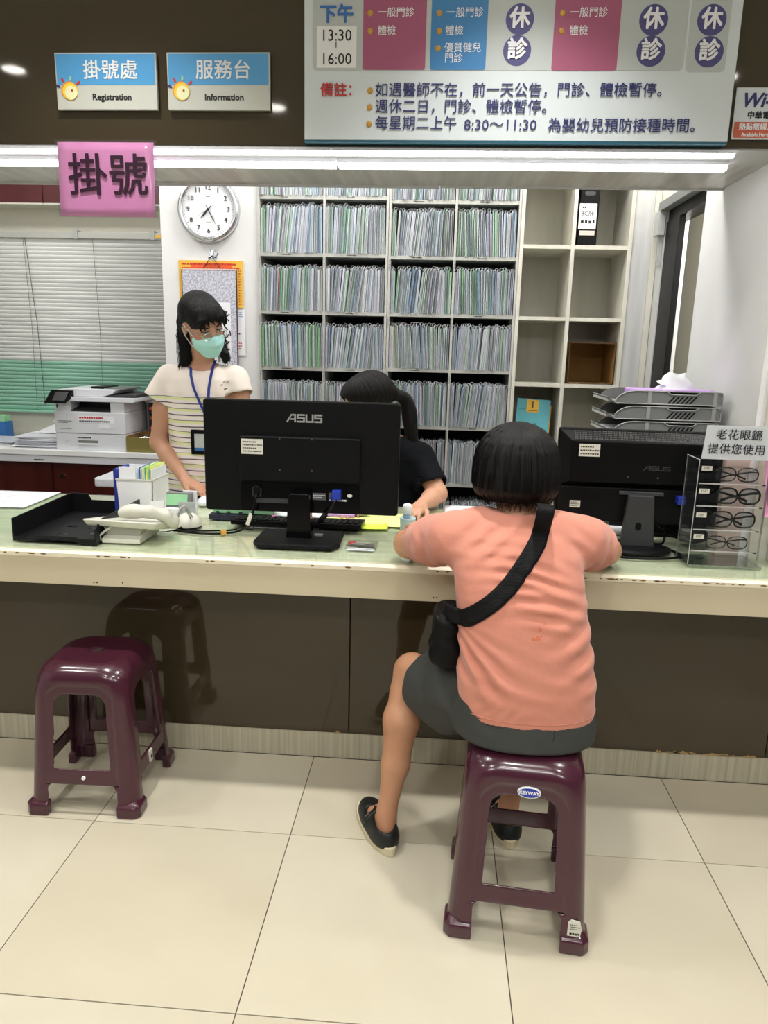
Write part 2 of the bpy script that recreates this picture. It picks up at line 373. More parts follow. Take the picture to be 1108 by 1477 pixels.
# ------------------------------------------------------------------ implicit surfaces for bodies, cloth, hair and mouldings
class SDF:
    def cut_end(s, a, b, extra, rad, L=.13):      # a tube's open end: cut square across its own axis only
        a = np.array(a, float); b = np.array(b, float); n = (b-a)/np.linalg.norm(b-a)
        def fn(X, Y, Z):
            al = (X-b[0])*n[0]+(Y-b[1])*n[1]+(Z-b[2])*n[2]; r2 = (X-b[0])**2+(Y-b[1])**2+(Z-b[2])**2-al**2
            return np.where((r2 < rad*rad) & (al > -.03) & (al < L), al-extra, -1)
        return s.keep(fn)
    def __init__(s, lo, hi, h):
        s.lo = np.array(lo, float); s.h = h; s.n = np.ceil((np.array(hi)-s.lo)/h).astype(int)+1
        s.F = np.full(s.n, .15, np.float32); s.ax = [s.lo[i]+h*np.arange(s.n[i]) for i in range(3)]
    def sub(s, lo, hi):
        sl = []
        for i in range(3):
            a = int(max(0, math.floor((lo[i]-s.lo[i])/s.h))); b = int(min(s.n[i], math.ceil((hi[i]-s.lo[i])/s.h)+1)); sl.append(slice(a, max(a, b)))
        return tuple(sl), s.ax[0][sl[0]][:, None, None], s.ax[1][sl[1]][None, :, None], s.ax[2][sl[2]][None, None, :]
    def put(s, sl, d, k, cut=False):
        A = s.F[sl]
        if A.size == 0: return
        if cut: A, d = -A, d
        if k > 0:
            hh = np.maximum(k-np.abs(A-d), 0)/k; r = np.minimum(A, d)-hh*hh*k*.25
        else: r = np.minimum(A, d)
        s.F[sl] = -r if cut else r
    def cap(s, p0, p1, r0, r1=None, k=.02, cut=False):
        r1 = r0 if r1 is None else r1
        p0 = np.array(p0, float); p1 = np.array(p1, float); m = max(r0, r1)+k+3*s.h
        sl, X, Y, Z = s.sub(np.minimum(p0, p1)-m, np.maximum(p0, p1)+m)
        d = p1-p0; L2 = max(d@d, 1e-9)
        t = np.clip(((X-p0[0])*d[0]+(Y-p0[1])*d[1]+(Z-p0[2])*d[2])/L2, 0, 1)
        D = np.sqrt((X-p0[0]-t*d[0])**2+(Y-p0[1]-t*d[1])**2+(Z-p0[2]-t*d[2])**2)-(r0+t*(r1-r0))
        s.put(sl, D.astype(np.float32), k, cut); return s
    def chain(s, pts, k=.02, cut=False):
        for (p, r), (q, r2) in zip(pts, pts[1:]): s.cap(p, q, r, r2, k, cut)
        return s
    def ell(s, c, r, R=None, k=.02, cut=False):
        m = max(r)+k+3*s.h; c = np.array(c, float)
        sl, X, Y, Z = s.sub(c-m, c+m)
        x, y, z = X-c[0], Y-c[1], Z-c[2]
        if R is not None:
            R = np.array(R); x, y, z = (R[0, 0]*x+R[1, 0]*y+R[2, 0]*z, R[0, 1]*x+R[1, 1]*y+R[2, 1]*z, R[0, 2]*x+R[1, 2]*y+R[2, 2]*z)
        k0 = np.sqrt((x/r[0])**2+(y/r[1])**2+(z/r[2])**2); k1 = np.sqrt((x/r[0]**2)**2+(y/r[1]**2)**2+(z/r[2]**2)**2)+1e-6
        s.put(sl, (k0*(k0-1)/k1).astype(np.float32), k, cut); return s
    def loft(s, st, p=2.3, k=.02, cut=False, off=0.):     # st: (z, cx, cy, half width, half depth)
        st = np.array(st, float); m = st[:, 3:].max()+k+3*s.h
        sl, X, Y, Z = s.sub((st[:, 1].min()-m, st[:, 2].min()-m, st[0, 0]-k-3*s.h), (st[:, 1].max()+m, st[:, 2].max()+m, st[-1, 0]+k+3*s.h))
        z = Z.ravel(); I = [np.interp(z, st[:, 0], st[:, i])[None, None, :] for i in range(1, 5)]
        w = I[2]+off; dd = I[3]+off
        rho = (np.abs((X-I[0])/w)**p+np.abs((Y-I[1])/dd)**p)**(1/p)
        D = (rho-1)*np.minimum(w, dd)
        D = np.maximum(D, np.maximum(st[0, 0]-off-Z, Z-st[-1, 0]-off))
        s.put(sl, D.astype(np.float32), k, cut); return s
    def keep(s, fn):                   # intersect with fn(X,Y,Z) <= 0
        X, Y, Z = s.ax[0][:, None, None], s.ax[1][None, :, None], s.ax[2][None, None, :]
        s.F = np.maximum(s.F, fn(X, Y, Z)).astype(np.float32); return s
    def disp(s, fn):
        X, Y, Z = s.ax[0][:, None, None], s.ax[1][None, :, None], s.ax[2][None, None, :]
        s.F = (s.F+fn(X, Y, Z)).astype(np.float32); return s
    def mesh(s):
        F = s.F; F[0], F[-1] = .1, .1; F[:, 0], F[:, -1] = .1, .1; F[:, :, 0], F[:, :, -1] = .1, .1
        B = F < 0; nx, ny, nz = F.shape
        cnt = np.zeros((nx-1, ny-1, nz-1), np.int8)
        for dx in (0, 1):
            for dy in (0, 1):
                for dz in (0, 1): cnt += B[dx:nx-1+dx, dy:ny-1+dy, dz:nz-1+dz]
        I = np.argwhere((cnt > 0) & (cnt < 8)); idx = np.full(cnt.shape, -1, np.int64); idx[I[:, 0], I[:, 1], I[:, 2]] = np.arange(len(I))
        cs = [(a, b, c) for a in (0, 1) for b in (0, 1) for c in (0, 1)]
        V = {c: F[I[:, 0]+c[0], I[:, 1]+c[1], I[:, 2]+c[2]] for c in cs}
        acc = np.zeros((len(I), 3)); n = np.zeros(len(I))
        for c in cs:
            for ax in range(3):
                if c[ax] == 0:
                    d = list(c); d[ax] = 1; d = tuple(d); a, b = V[c], V[d]; m = (a < 0) != (b < 0)
                    t = np.where(m, a/np.where(m, a-b, 1), 0)
                    p = np.tile(np.array(c, float), (len(I), 1)); p[:, ax] = t; acc += p*m[:, None]; n += m
        P = s.lo+s.h*(I+acc/n[:, None]); Q = []
        for ax in range(3):
            u, v = (ax+1) % 3, (ax+2) % 3
            a = [slice(None)]*3; b = [slice(None)]*3; a[ax] = slice(0, -1); b[ax] = slice(1, None)
            A = B[tuple(a)]; C = B[tuple(b)]; E = np.argwhere(A != C); E = E[(E[:, u] > 0) & (E[:, v] > 0)]
            fl = A[E[:, 0], E[:, 1], E[:, 2]]
            def g(du, dv):
                e = E.copy(); e[:, u] -= du; e[:, v] -= dv; return idx[e[:, 0], e[:, 1], e[:, 2]]
            q = np.stack([g(1, 1), g(0, 1), g(0, 0), g(1, 0)], 1); q[~fl] = q[~fl][:, ::-1]; Q.append(q)
        Q = np.concatenate(Q); Q = Q[(Q >= 0).all(1)]
        return P, Q
def fastmesh(name, P, Q, m, parent, smooth=True, relax=2, strand=None, **k):
    P = P.copy()
    if relax:
        e = np.concatenate([Q[:, [0, 1]], Q[:, [1, 2]], Q[:, [2, 3]], Q[:, [3, 0]]])
        cnt = np.bincount(e[:, 0], minlength=len(P))+np.bincount(e[:, 1], minlength=len(P))
        for _ in range(relax):
            N = np.stack([np.bincount(e[:, 0], P[e[:, 1], i], len(P))+np.bincount(e[:, 1], P[e[:, 0], i], len(P)) for i in range(3)], 1)
            P = .5*P+.5*N/np.maximum(cnt, 1)[:, None]
    org = WL[parent.name] if parent is not None else Vector(k.pop('origin', (0, 0, 0)))
    me = bpy.data.meshes.new(name); me.vertices.add(len(P)); me.vertices.foreach_set('co', (P-np.array(org)).ravel())
    me.loops.add(len(Q)*4); me.loops.foreach_set('vertex_index', Q.ravel()); me.polygons.add(len(Q))
    me.polygons.foreach_set('loop_start', np.arange(0, len(Q)*4, 4)); me.update(calc_edges=True); me.validate()
    me.polygons.foreach_set('use_smooth', [smooth]*len(me.polygons)); me.materials.append(mt[m])
    if strand is not None:
        a = me.attributes.new('strand', 'FLOAT_VECTOR', 'POINT'); a.data.foreach_set('vector', np.asarray(strand(P), float).ravel())
    o = bpy.data.objects.new(name, me); COL.objects.link(o); WL[o.name] = org
    if parent is not None: o.parent = parent
    else: o.location = org
    tag(o, **k); return o
# ================================================================== THE SETTING
YF, YC0, YC1, ZC, ZH = 2.302, 2.043, 2.86, .80, 1.988      # front wall plane, counter front/back, counter height, header soffit
XR = .974
def structure(o): o['kind'] = 'structure'; return o
# floor of single tiles with sunk joints
floor = structure(box('floor', -3.3, 3.3, -1.6, 6.0, -.03, -.0025, 'grout', seg=1))
X0, Y2, T = -.382, 1.8779, .6
tile_me = {}
for iy in range(-6, 1):
    for ix in range(-5, 6):
        xa, ya = X0+ix*T, Y2+iy*T
        yb = min(ya+T, YF) if iy == 0 else ya+T
        key = (iy == 0, (ix*7+iy*3) % 2)
        if key not in tile_me:
            w, d, g = T, yb-ya, .0013
            mb = MB(); q = [(g, g), (w-g, g), (w-g, d-g), (g, d-g)]; c = .0003
            p = [(x, y, -.02) for x, y in q]+[(x, y, -c) for x, y in q]+[(x+(c if x < w/2 else -c), y+(c if y < d/2 else -c), 0.) for x, y in q]
            mb.add(p, [(8, 9, 10, 11)]+[(a, (a+1) % 4, 4+(a+1) % 4, 4+a) for a in range(4)]+[(4+a, 4+(a+1) % 4, 8+(a+1) % 4, 8+a) for a in range(4)])
            me = bpy.data.meshes.new('tile'); me.from_pydata(mb.v, [], mb.f); me.materials.append(mt['tile' if key[1] else 'tile_b']); me.update(); tile_me[key] = me
        t = bpy.data.objects.new('tile', tile_me[key]); COL.objects.link(t); t.parent = floor
        t.location = (xa-WL['floor'].x, ya-WL['floor'].y, -WL['floor'].z)
office_floor = box('office_floor', -3.3, 3.3, YF+.02, 6.0, -.0025, -.0005, 'grout', floor)
office_floor.data.materials.clear(); office_floor.data.materials.append(mt['tile'])
ceiling = structure(box('ceiling', -3.3, 3.3, -1.6, 5.0, CEIL, CEIL+.05, 'ceiling', seg=1))
# header above the counter opening: brown glossy fascia, wood-grain soffit
wall_front = structure(box('wall_front', -3.3, 3.3, YF, 2.47, ZH+.004, CEIL, 'brown'))
mk('soffit', MB().box(-3.3, XR, 2.47, 2.806, ZH, ZH+.05), 'wood_grey', wall_front)
mk('soffit', MB().box(-3.3, 3.3, YF+.004, 2.469, ZH-.002, ZH+.0035), 'grey_light', wall_front)
mk('header_back', MB().box(-3.3, XR, 2.75, 2.806, ZH+.05, CEIL), 'paint_white', wall_front)
structure(mk('trim_1', MB().box(-3.3, -.02, 2.806, 2.816, ZH-.008, ZH+.01).box(-.016, XR, 2.806, 2.816, ZH-.006, ZH+.012), 'grey_light'))
# side pillar and wall to the right of the opening
wr = structure(mk('wall_right', MB().box(XR, 1.35, YF+.002, 2.985, ZC-.02, CEIL), 'paint_white'))
box('wall_face', 1.0, 3.3, YF-.012, YF+.001, ZC-.02, ZH, 'paint_warm', wr)
box('wall_above_door', XR, XR+.10, 2.985, 4.2, 2.062, CEIL, 'paint_cream', wr)
box('wall_behind_door', XR, XR+.10, 3.475, 4.2, 0, 2.062, 'filler', wr)
box('wall_base', XR, 1.35, YF+.05, 2.985, 0, ZC-.02, 'paint_white', wr)
# door in the side wall with black frame, room beyond
d1 = structure(empty('door_1', (XR, 3.2, 0)))
mk('door_frame', MB().box(XR+.01, XR+.085, 2.985, 3.475, 1.985, 2.06).box(XR+.004, XR+.03, 3.295, 3.475, 0, 1.985), 'black', d1, bev=.002)
mk('lintel_rail', MB().box(XR-.03, XR+.008, 2.985, 3.50, 2.03, 2.068), 'grey_mid', d1, bev=.002)
mk('door_closer', MB().box(XR-.035, XR-.002, 3.47, 3.53, 1.93, 2.03).box(XR-.02, XR-.002, 3.49, 3.50, 1.80, 1.93), 'grey_light', d1, bev=.002)
box('far_room_wall', XR+.55, XR+.6, 2.9, 6.0, 0, CEIL, 'door_room', d1)
# back wall, clock column
wb = structure(box('wall_back', -3.3, XR, 4.08, 4.18, 0, CEIL, 'paint_cream'))
structure(box('wall_column', -1.345, -.868, 3.60, 4.08, 0, CEIL, 'paint_white'))
structure(box('wall_left', -3.35, -3.3, -1.6, 4.18, 0, CEIL, 'paint_white'))
# window behind the blind
w1 = structure(empty('window_1', (-2.2, 4.07, 1.0)))
mk('window_frame', MB().box(-3.2, -1.46, 4.06, 4.079, 1.02, 1.06).box(-3.2, -1.46, 4.06, 4.079, 1.90, 1.94).box(-3.2, -3.16, 4.06, 4.079, 1.06, 1.90).box(-1.50, -1.46, 4.06, 4.079, 1.06, 1.90).box(-2.35, -2.31, 4.06, 4.079, 1.06, 1.90), 'grey_mid', w1)
box('pane', -3.16, -1.50, 4.074, 4.079, 1.06, 1.90, 'grey_light', w1)
# ------------------------------------------------------------------ counter
ct = empty('counter', (0, 2.35, 0), 'long cream service counter with brown glossy front and glass-covered top', 'counter')
L_, R_ = -3.2, 3.2
mk('front_apron', MB().prism([(YC0+.004, .689), (YC0+.004, .786), (YC0+.02, .689)][:0] or [(YC0+.004, .689), (YF+.02, .689), (YF+.02, .785), (YC0+.004, .785)], 'x', L_, R_), 'counter_face', ct)
mk('edge_lip', MB().prism([(YC0+.004, .772), (YC0, .777), (YC0, .788), (YC0+.010, .7945), (YC0+.03, .7945), (YC0+.03, .772)], 'x', L_, R_), 'counter_lip', ct, smooth=False)
box('countertop', L_, R_, YC0+.03, YC1, .765, .7945, 'counter_top', ct)
mb = MB().box(L_, .857, YC0+.012, YC1-.01, .7948, .7998)
mk('glass_sheet', mb, 'glass', ct)
mk('glass_sheet', MB().box(.860, R_, YC0+.012, YC1-.01, .7948, .7998), 'glass', ct)
box('backing_panel', L_, XR, YF+.04, YF+.06, .0, .765, 'brown', ct)
for a, b in ((L_, -1.75), (-1.747, -.262), (-.259, 1.15), (1.153, R_)):
    box('front_panel', a, b, YF, YF+.03, .098, .689, 'brown', ct, bev=.0012, seg=1)
q = random.Random(3); mb = MB()
for i in range(46):                      # chipped paint along the lip
    cx = q.choice([q.uniform(-1.4, -.9), q.uniform(-1.4, 1.0), q.uniform(.5, .9)]); n = 7; rr = q.uniform(.002, .008)
    pts = [(cx+rr*q.uniform(.5, 2.2)*math.cos(2*PI*k/n), .784+min(rr, .003)*q.uniform(.4, 1)*math.sin(2*PI*k/n)) for k in range(n)]
    mb.prism(pts, 'y', YC0-.0004, YC0+.001)
tag(mk('chipped_spot', mb, 'chip', ct), kind='stuff')
structure(box('baseboard_front', L_, R_, YF+.003, YF+.03, 0, .097, 'skirt_wood'))
mb = MB(); q = random.Random(5)          # worn patches where the laminate meets the skirting
for cx, w in ((.80, .012), (.845, .03), (.875, .04), (.915, .02), (.99, .05), (1.03, .03), (1.10, .03), (.18, .02), (-.30, .012), (-.12, .012)):
    n = 12; pts = [(cx+w*(-1+2*k/(n-1)), .0975+q.uniform(.3, 1)*.011*math.sin(PI*k/(n-1))) for k in range(n)]
    mb.prism(pts+[(cx+w, .0972), (cx-w, .0972)], 'y', YF-.0005, YF+.001)
mt['worn'] = mat('worn', (168, 140, 92), .7)
tag(mk('worn_patch', mb, 'worn', ct), kind='stuff')
mb = MB()
for x, z in ((-1.02, .697), (-1.01, .697), (-.93, .70), (.012, .70), (.022, .70)): mb.box(x, x+.004, YC0+.0034, YC0+.005, z, z+.004)
mk('screw_hole', mb, 'ink', ct)
# ------------------------------------------------------------------ lights
def batten(x0, x1, y, z, w, h, label, first=False):
    e = empty('batten_light', ((x0+x1)/2, y, z), label, 'ceiling light', 'batten lights under the header')
    mk('housing', MB().box(x0, x1, y-w/2-.004, y+w/2+.004, z+h*.55, z+h), 'white_plastic', e)
    mk('diffuser', MB().prism(rrect(y-w/2, y+w/2, z, z+h*.55, .004, 3), 'x', x0+.003, x1-.003), 'tube_light', e)
    return e
batten(-.335, .845, 2.44, 1.962, .034, .024, 'long white batten light, rear row, right of the joint')
batten(-1.53, -.339, 2.44, 1.962, .034, .024, 'long white batten light, rear row, left of the joint')
batten(-.335, .82, 2.312, 1.969, .018, .018, 'slim white batten light tight under the fascia, right one')
batten(-1.53, -.339, 2.312, 1.969, .018, .018, 'slim white batten light tight under the fascia, left one')
k = 0
for x, y in DOWN:
    e = empty('downlight', (x, y, CEIL), ['round recessed downlight at far left of the waiting-room ceiling', 'round recessed downlight furthest from the counter', 'round recessed downlight in the middle of the waiting-room ceiling', 'downlight by the header, leftmost', 'downlight by the header, second from left', 'downlight by the header above the customer', 'downlight by the header, rightmost', 'downlight behind the customer', 'downlight at the right of the waiting room'][k], 'ceiling light', 'downlights'); k += 1
    mk('rim', MB().lathe([(.052, -.001), (.075, -.006), (.078, -.001), (.078, 0)], (x, y, CEIL), 24), 'white', e)
    mk('lamp', MB().cyl((x, y, CEIL-.004), (x, y, CEIL-.002), .05, n=24), 'downlight', e)
# ------------------------------------------------------------------ signs on the fascia
def sign(name, x0, x1, z0, z1, y, label, cat, mats, t=.012):
    e = empty(name, ((x0+x1)/2, y+t, z0), label, cat); mk('panel', MB().box(x0, x1, y, y+t, z0, z1), mats, e, bev=.0012, seg=1); return e
def suncreature(e, x, z, Y, s):
    def disc(dx, dz, r, m, y, nm): mk(nm, MB().lathe([(r*s, -.0004-y), (r*s, 0)], (x+dx*s, Y, z+dz*s), 20, 'y'), m, e)
    mt.setdefault('em_y', mat('em_y', (246, 206, 60), .4)); mt.setdefault('em_o', mat('em_o', (232, 150, 60), .4)); mt.setdefault('em_c', mat('em_c', (236, 238, 190), .4))
    disc(0, .1, .95, 'em_o', .0002, 'emblem'); disc(.1, 0, .9, 'em_y', .0006, 'emblem'); disc(.2, -.12, .72, 'em_c', .001, 'emblem')
    disc(.32, .08, .12, 'red', .0014, 'emblem')
    for a, m in ((160, 'navy'), (122, 'red'), (82, 'green_soft'), (38, 'red')):
        a = math.radians(a); c = (x+math.cos(a)*1.35*s, z+.1*s+math.sin(a)*1.25*s); u = (math.cos(a), math.sin(a)); r = .28*s
        pts = [(c[0]+u[0]*r*math.cos(t)-u[1]*r*.45*math.sin(t), c[1]+u[1]*r*math.cos(t)+u[0]*r*.45*math.sin(t)) for t in [2*PI*i/10 for i in range(10)]]
        mk('emblem', MB().prism(pts, 'y', Y-.0008, Y), m, e)
for (x0, x1, zh, en, lab, nm) in ((-1.151, -.848, '掛號處', 'Registration', 'small blue and grey sign reading Registration with a sun emblem', 'registration_sign'),
                              (-.816, -.514, '服務台', 'Information', 'small blue and grey sign reading Information with a sun emblem', 'information_sign')):
    e = sign(nm, x0, x1, 2.082, 2.233, 2.286, lab, 'sign', 'sign_grey')
    mk('blue_band', MB().box(x0+.004, x1-.004, 2.285, 2.2862, 2.148, 2.229), 'sign_blue', e)
    text(zh, x0+.166, 2.184, 2.2848, .054, 'white', e, bold=.012, space=1.04)
    text(en, x0+.167, 2.115, 2.2858, .0235, 'ink', e, bold=.030, sx=1.04)
    suncreature(e, x0+.040, 2.130, 2.2848, .026)
bd = sign('timetable_board', -.411, .782, 2.0, 2.66, 2.272, 'large white clinic timetable board with pink and blue blocks', 'sign', 'board_white', .028)
YB = 2.2716
mk('bottom_edge', MB().box(-.411, .782, 2.2725, 2.299, 1.994, 2.0), 'teal_edge', bd)
def bx(px, py): q = at(px, py, YB); return q[0], q[2]
def bpanel(px0, px1, pyt, pyb, m, y, r, nm='block'):
    x0, zb = bx(px0, pyb); x1 = bx(px1, pyb)[0]; zt = bx(px0, pyt)[1] if pyt is not None else 2.63
    mk(nm, MB().prism(rrect(x0, x1, zb, zt, r), 'y', y-.0006, y), m, bd)
bpanel(451, 985, None, 102, 'board_grey', YB, .012, 'grey_field'); bpanel(988, 1045, None, 104, 'board_grey', YB, .012, 'grey_field')
bpanel(523, 613, None, 101, 'pinkblk', YB-.0008, .006); bpanel(620, 700, None, 101, 'blueblk', YB-.0008, .006); bpanel(795, 889, None, 102, 'pinkblk', YB-.0008, .006)
bpanel(457, 514, 38, 98, 'white', YB-.0008, .0008, 'time_plate')
def bt(s, px, py, szpx, m, **k):
    x, z = bx(px, py); text(s, x, z, YB-.0020, szpx*.00193, m, bd, **k)
bt('下午', 486, 22, 25, 'text_blue', bold=.03)
bt('13:30', 485, 52, 21, 'ink'); bt('╵', 485, 70, 14, 'ink', bold=.02); bt('16:00', 485, 86, 21, 'ink')
mt['white_ink'] = mat('white_ink', (240, 240, 244), .5)
def bullet(px, py): x, z = bx(px, py); mk('bullet', MB().ell((x, YB-.001, z), (.0085, .003, .0085), 12, 6), 'gold', bd, smooth=True)
for px, py, tx, s in ((534, 19, 545, '一般門診'), (534, 45, 545, '體檢'), (634, 19, 644, '一般門診'), (634, 45, 642, '體檢'), (632, 70, 641, '優質健兒'), (None, 85, 641, '門診'), (812, 19, 822, '一般門診'), (810, 45, 821, '體檢')):
    if px: bullet(px, py)
    bt(s, tx, py, 13.3, 'white_ink', align='LEFT')
for px, pys in ((750, (28, 73)), (943, (29, 74)), (1027, (29, 75))):
    for py, s in zip(pys, '休診'):
        x, z = bx(px-(py-28)*.09, py); mk('round_seal', MB().lathe([(.0385, -.0008), (.0385, 0)], (x, YB-.0006, z), 28, 'y'), 'purple', bd)
        text(s, x, z, YB-.0026, .056, 'white_ink', bd, bold=.03)
bt('備註：', 462, 131, 20, 'red', align='LEFT', bold=.014)
for py, s, x, x2 in ((131, '如遇醫師不在，前一天公告，門診、體檢暫停。', 541, 0), (155, '週休二日，門診、體檢暫停。', 541, 0), (179, '每星期二上午', 541, 0)):
    bullet(534-(py-131)*.03, py); bt(s, x, py, 20.1, 'navy', align='LEFT', space=1.02, bold=.004)
bt('8:30～11:30', 669, 181, 20, 'navy', align='LEFT', sx=1.08); bt('為嬰幼兒預防接種時間。', 790, 182, 20.1, 'navy', align='LEFT', bold=.004, space=1.02)
wf = sign('wifi_sticker', .799, 1.07, 2.013, 2.146, 2.296, 'white and orange wireless hotspot sticker at the right end of the fascia', 'sign', 'board_white', .004)
mk('orange_band', MB().box(.803, 1.066, 2.2955, 2.2962, 2.017, 2.058), 'wifi_orange', wf)
text('Wi-Fi', .815, 2.112, 2.2955, .05, 'navy', wf, align='LEFT', bold=.03, shear=.25); text('中華電信', .835, 2.074, 2.2955, .021, 'ink', wf, align='LEFT', bold=.02)
text('熱點無線上網', .816, 2.045, 2.295, .019, 'white_ink', wf, align='LEFT', bold=.02); text('Available Here', .825, 2.025, 2.295, .0125, 'white_ink', wf, align='LEFT', bold=.02)
# pink paper in a plastic sleeve
e = empty('pink_notice', (-1.01, 2.29, 1.785), 'bright pink paper notice in a clear sleeve hanging below the fascia', 'sign')
rows = []
for i in range(9):
    t = i/8; z = 1.994-.209*t; rows.append([(-1.161+.295*j/10+(-.003*t), 2.288-.0015*math.sin(PI*t)*(.5+.5*math.cos(j*.9))-.002*t*t, z) for j in range(11)])
o = mk('sheet', MB().grid(rows), 'pink_paper', e, smooth=True); s_ = o.modifiers.new('s', 'SOLIDIFY'); s_.thickness = .0008
rows2 = [[(-1.169+.312*j/10, p[1]-.002, p[2]+(.006 if r is rows[0] else (-.002 if r is rows[-1] else 0))) for j, p in enumerate(r)] for r in rows]
mk('sleeve', MB().grid(rows2), 'film', e, smooth=True)
text('掛號', -1.008, 1.894, 2.2823, .124, 'maroon_ink', e, bold=.010, space=1.02)
# ================================================================== RECORD CABINETS
YS, YSB = 3.57, 3.90
def cabinet(x0, xm, x1, rows, label):
    e = empty('record_cabinet', ((x0+x1)/2, YS, 0), label, 'cabinet')
    t = .011
    for x in (x0, x1-t): mk('side_panel', MB().box(x, x+t, YS, YSB, 0, 2.42), 'shelf_metal', e)
    mk('divider', MB().box(xm-t/2, xm+t/2, YS, YSB-.01, 0, 2.42), 'shelf_metal', e)
    mk('back_panel', MB().box(x0+t, x1-t, YSB-.008, YSB, 0, 2.42), 'shelf_dark', e)
    for z in rows:
        for a, b in ((x0+t, xm-t/2), (xm+t/2, x1-t)):
            s = mk('shelf', MB().box(a, b, YS+.004, YSB-.009, z-.016, z), 'shelf_metal', e)
            if z > .9:
                dashes(s, a+.10, a+.15, z-.012, z-.004, YS+.0036, 1, 'ink', 'shelf_label', int(z*100), th=.6)
    for x in (x0, xm-t/2):
        for z in rows[1:]: dashes(e, x+.003, x+.009, z-.07, z-.02, YS-.0004, 8, 'ink_grey', 'side_label', int(z*99))
    box('top_panel', x0, x1, YS, YSB, 2.42, 2.44, 'shelf_metal', e)
    return e
rowsL = (2.098, 1.845, 1.581, 1.317, 1.040, .745, .46); rowsM = (2.084, 1.840, 1.581, 1.324, 1.050, .768, .47)
cabinet(-.868, -.5525, -.252, rowsL, 'pale grey metal record cabinet, left one, beside the clock column')
cabinet(-.250, .0585, .353, rowsM, 'pale grey metal record cabinet, right one, beside the empty cubbies')
bays = [(-.856, -.559, rowsL, 'far left bay'), (-.546, -.264, rowsL, 'second bay'), (-.238, .052, rowsM, 'third bay'), (.065, .341, rowsM, 'fourth bay')]
rowname = ['top row cut by the header', 'first full row', 'second full row', 'third full row', 'fourth row', 'fifth row', 'lowest visible row']
covers = [(196, 200, 214), (188, 198, 204), (202, 206, 220), (168, 200, 176), (178, 192, 212), (150, 188, 152), (206, 202, 214), (176, 184, 196), (156, 182, 206), (214, 216, 222), (170, 196, 190), (186, 190, 186)]
for i, c in enumerate(covers): MM('fold%d' % i, c, .7)
cname = dict(('fold%d' % i, n) for i, n in enumerate(['lavender-grey', 'pale grey', 'lavender-grey', 'pale green', 'pale blue', 'soft green', 'lilac-grey', 'blue-grey', 'pale blue', 'off-white', 'pale green', 'pale grey']))
cname.update(fold_green='fresh green', fold_blue='', fold_red='', fold_lime='')
MM('fold_blue', (96, 170, 216), .6); MM('fold_red', (186, 96, 112), .6); MM('fold_lime', (190, 194, 70), .6); MM('fold_green', (152, 202, 158), .6)
MM('page', (226, 228, 234), .8); MM('page_dk', (110, 116, 122), .8)
def folder_mb(th, seed):
    q = random.Random(seed); mb = MB(); n = 5; x = 0
    ws = [q.uniform(.7, 1.4) for _ in range(n)]; S = sum(ws)
    for i, w in enumerate(ws):
        w = w/S*th; mb.cur = [0, 1, 2, 1, 0][i] if q.random() < .8 else q.choice([1, 0]); d = q.uniform(0, .016); h = .196+q.uniform(-.006, .006)
        j = q.uniform(-.0012, .0012)
        mb.hexa([(x, d, 0), (x+w*.80, d, 0), (x+w*.80, .20, 0), (x, .20, 0), (x+j, d+.002, h), (x+w*.80+j, d+.002, h), (x+w*.80+j, .20, h), (x+j, .20, h)]); x += w
    mb.cur = 3; cx = th*.5; y = q.uniform(.012, .05); r = q.uniform(         .006, .009)       # clear fastener loop on top
    mb.tube([(cx+r*math.cos(a), y, .199+r*1.5*math.sin(a)) for a in (0, .8, 1.57, 2.34, PI)], .0014, 3)
    return mb
fcache = {}
def folder_mesh(c, v):
    if (c, v) not in fcache:
        mb = folder_mb(.0100, v); me = bpy.data.meshes.new('patient_folder'); me.from_pydata(mb.v, [], mb.f)
        for n in (c, 'page', 'page_dk', 'white'): me.materials.append(mt[n])
        me.polygons.foreach_set('material_index', mb.m); me.update(); fcache[(c, v)] = me
    return fcache[(c, v)]
stuffmb = {}
q = random.Random(11)
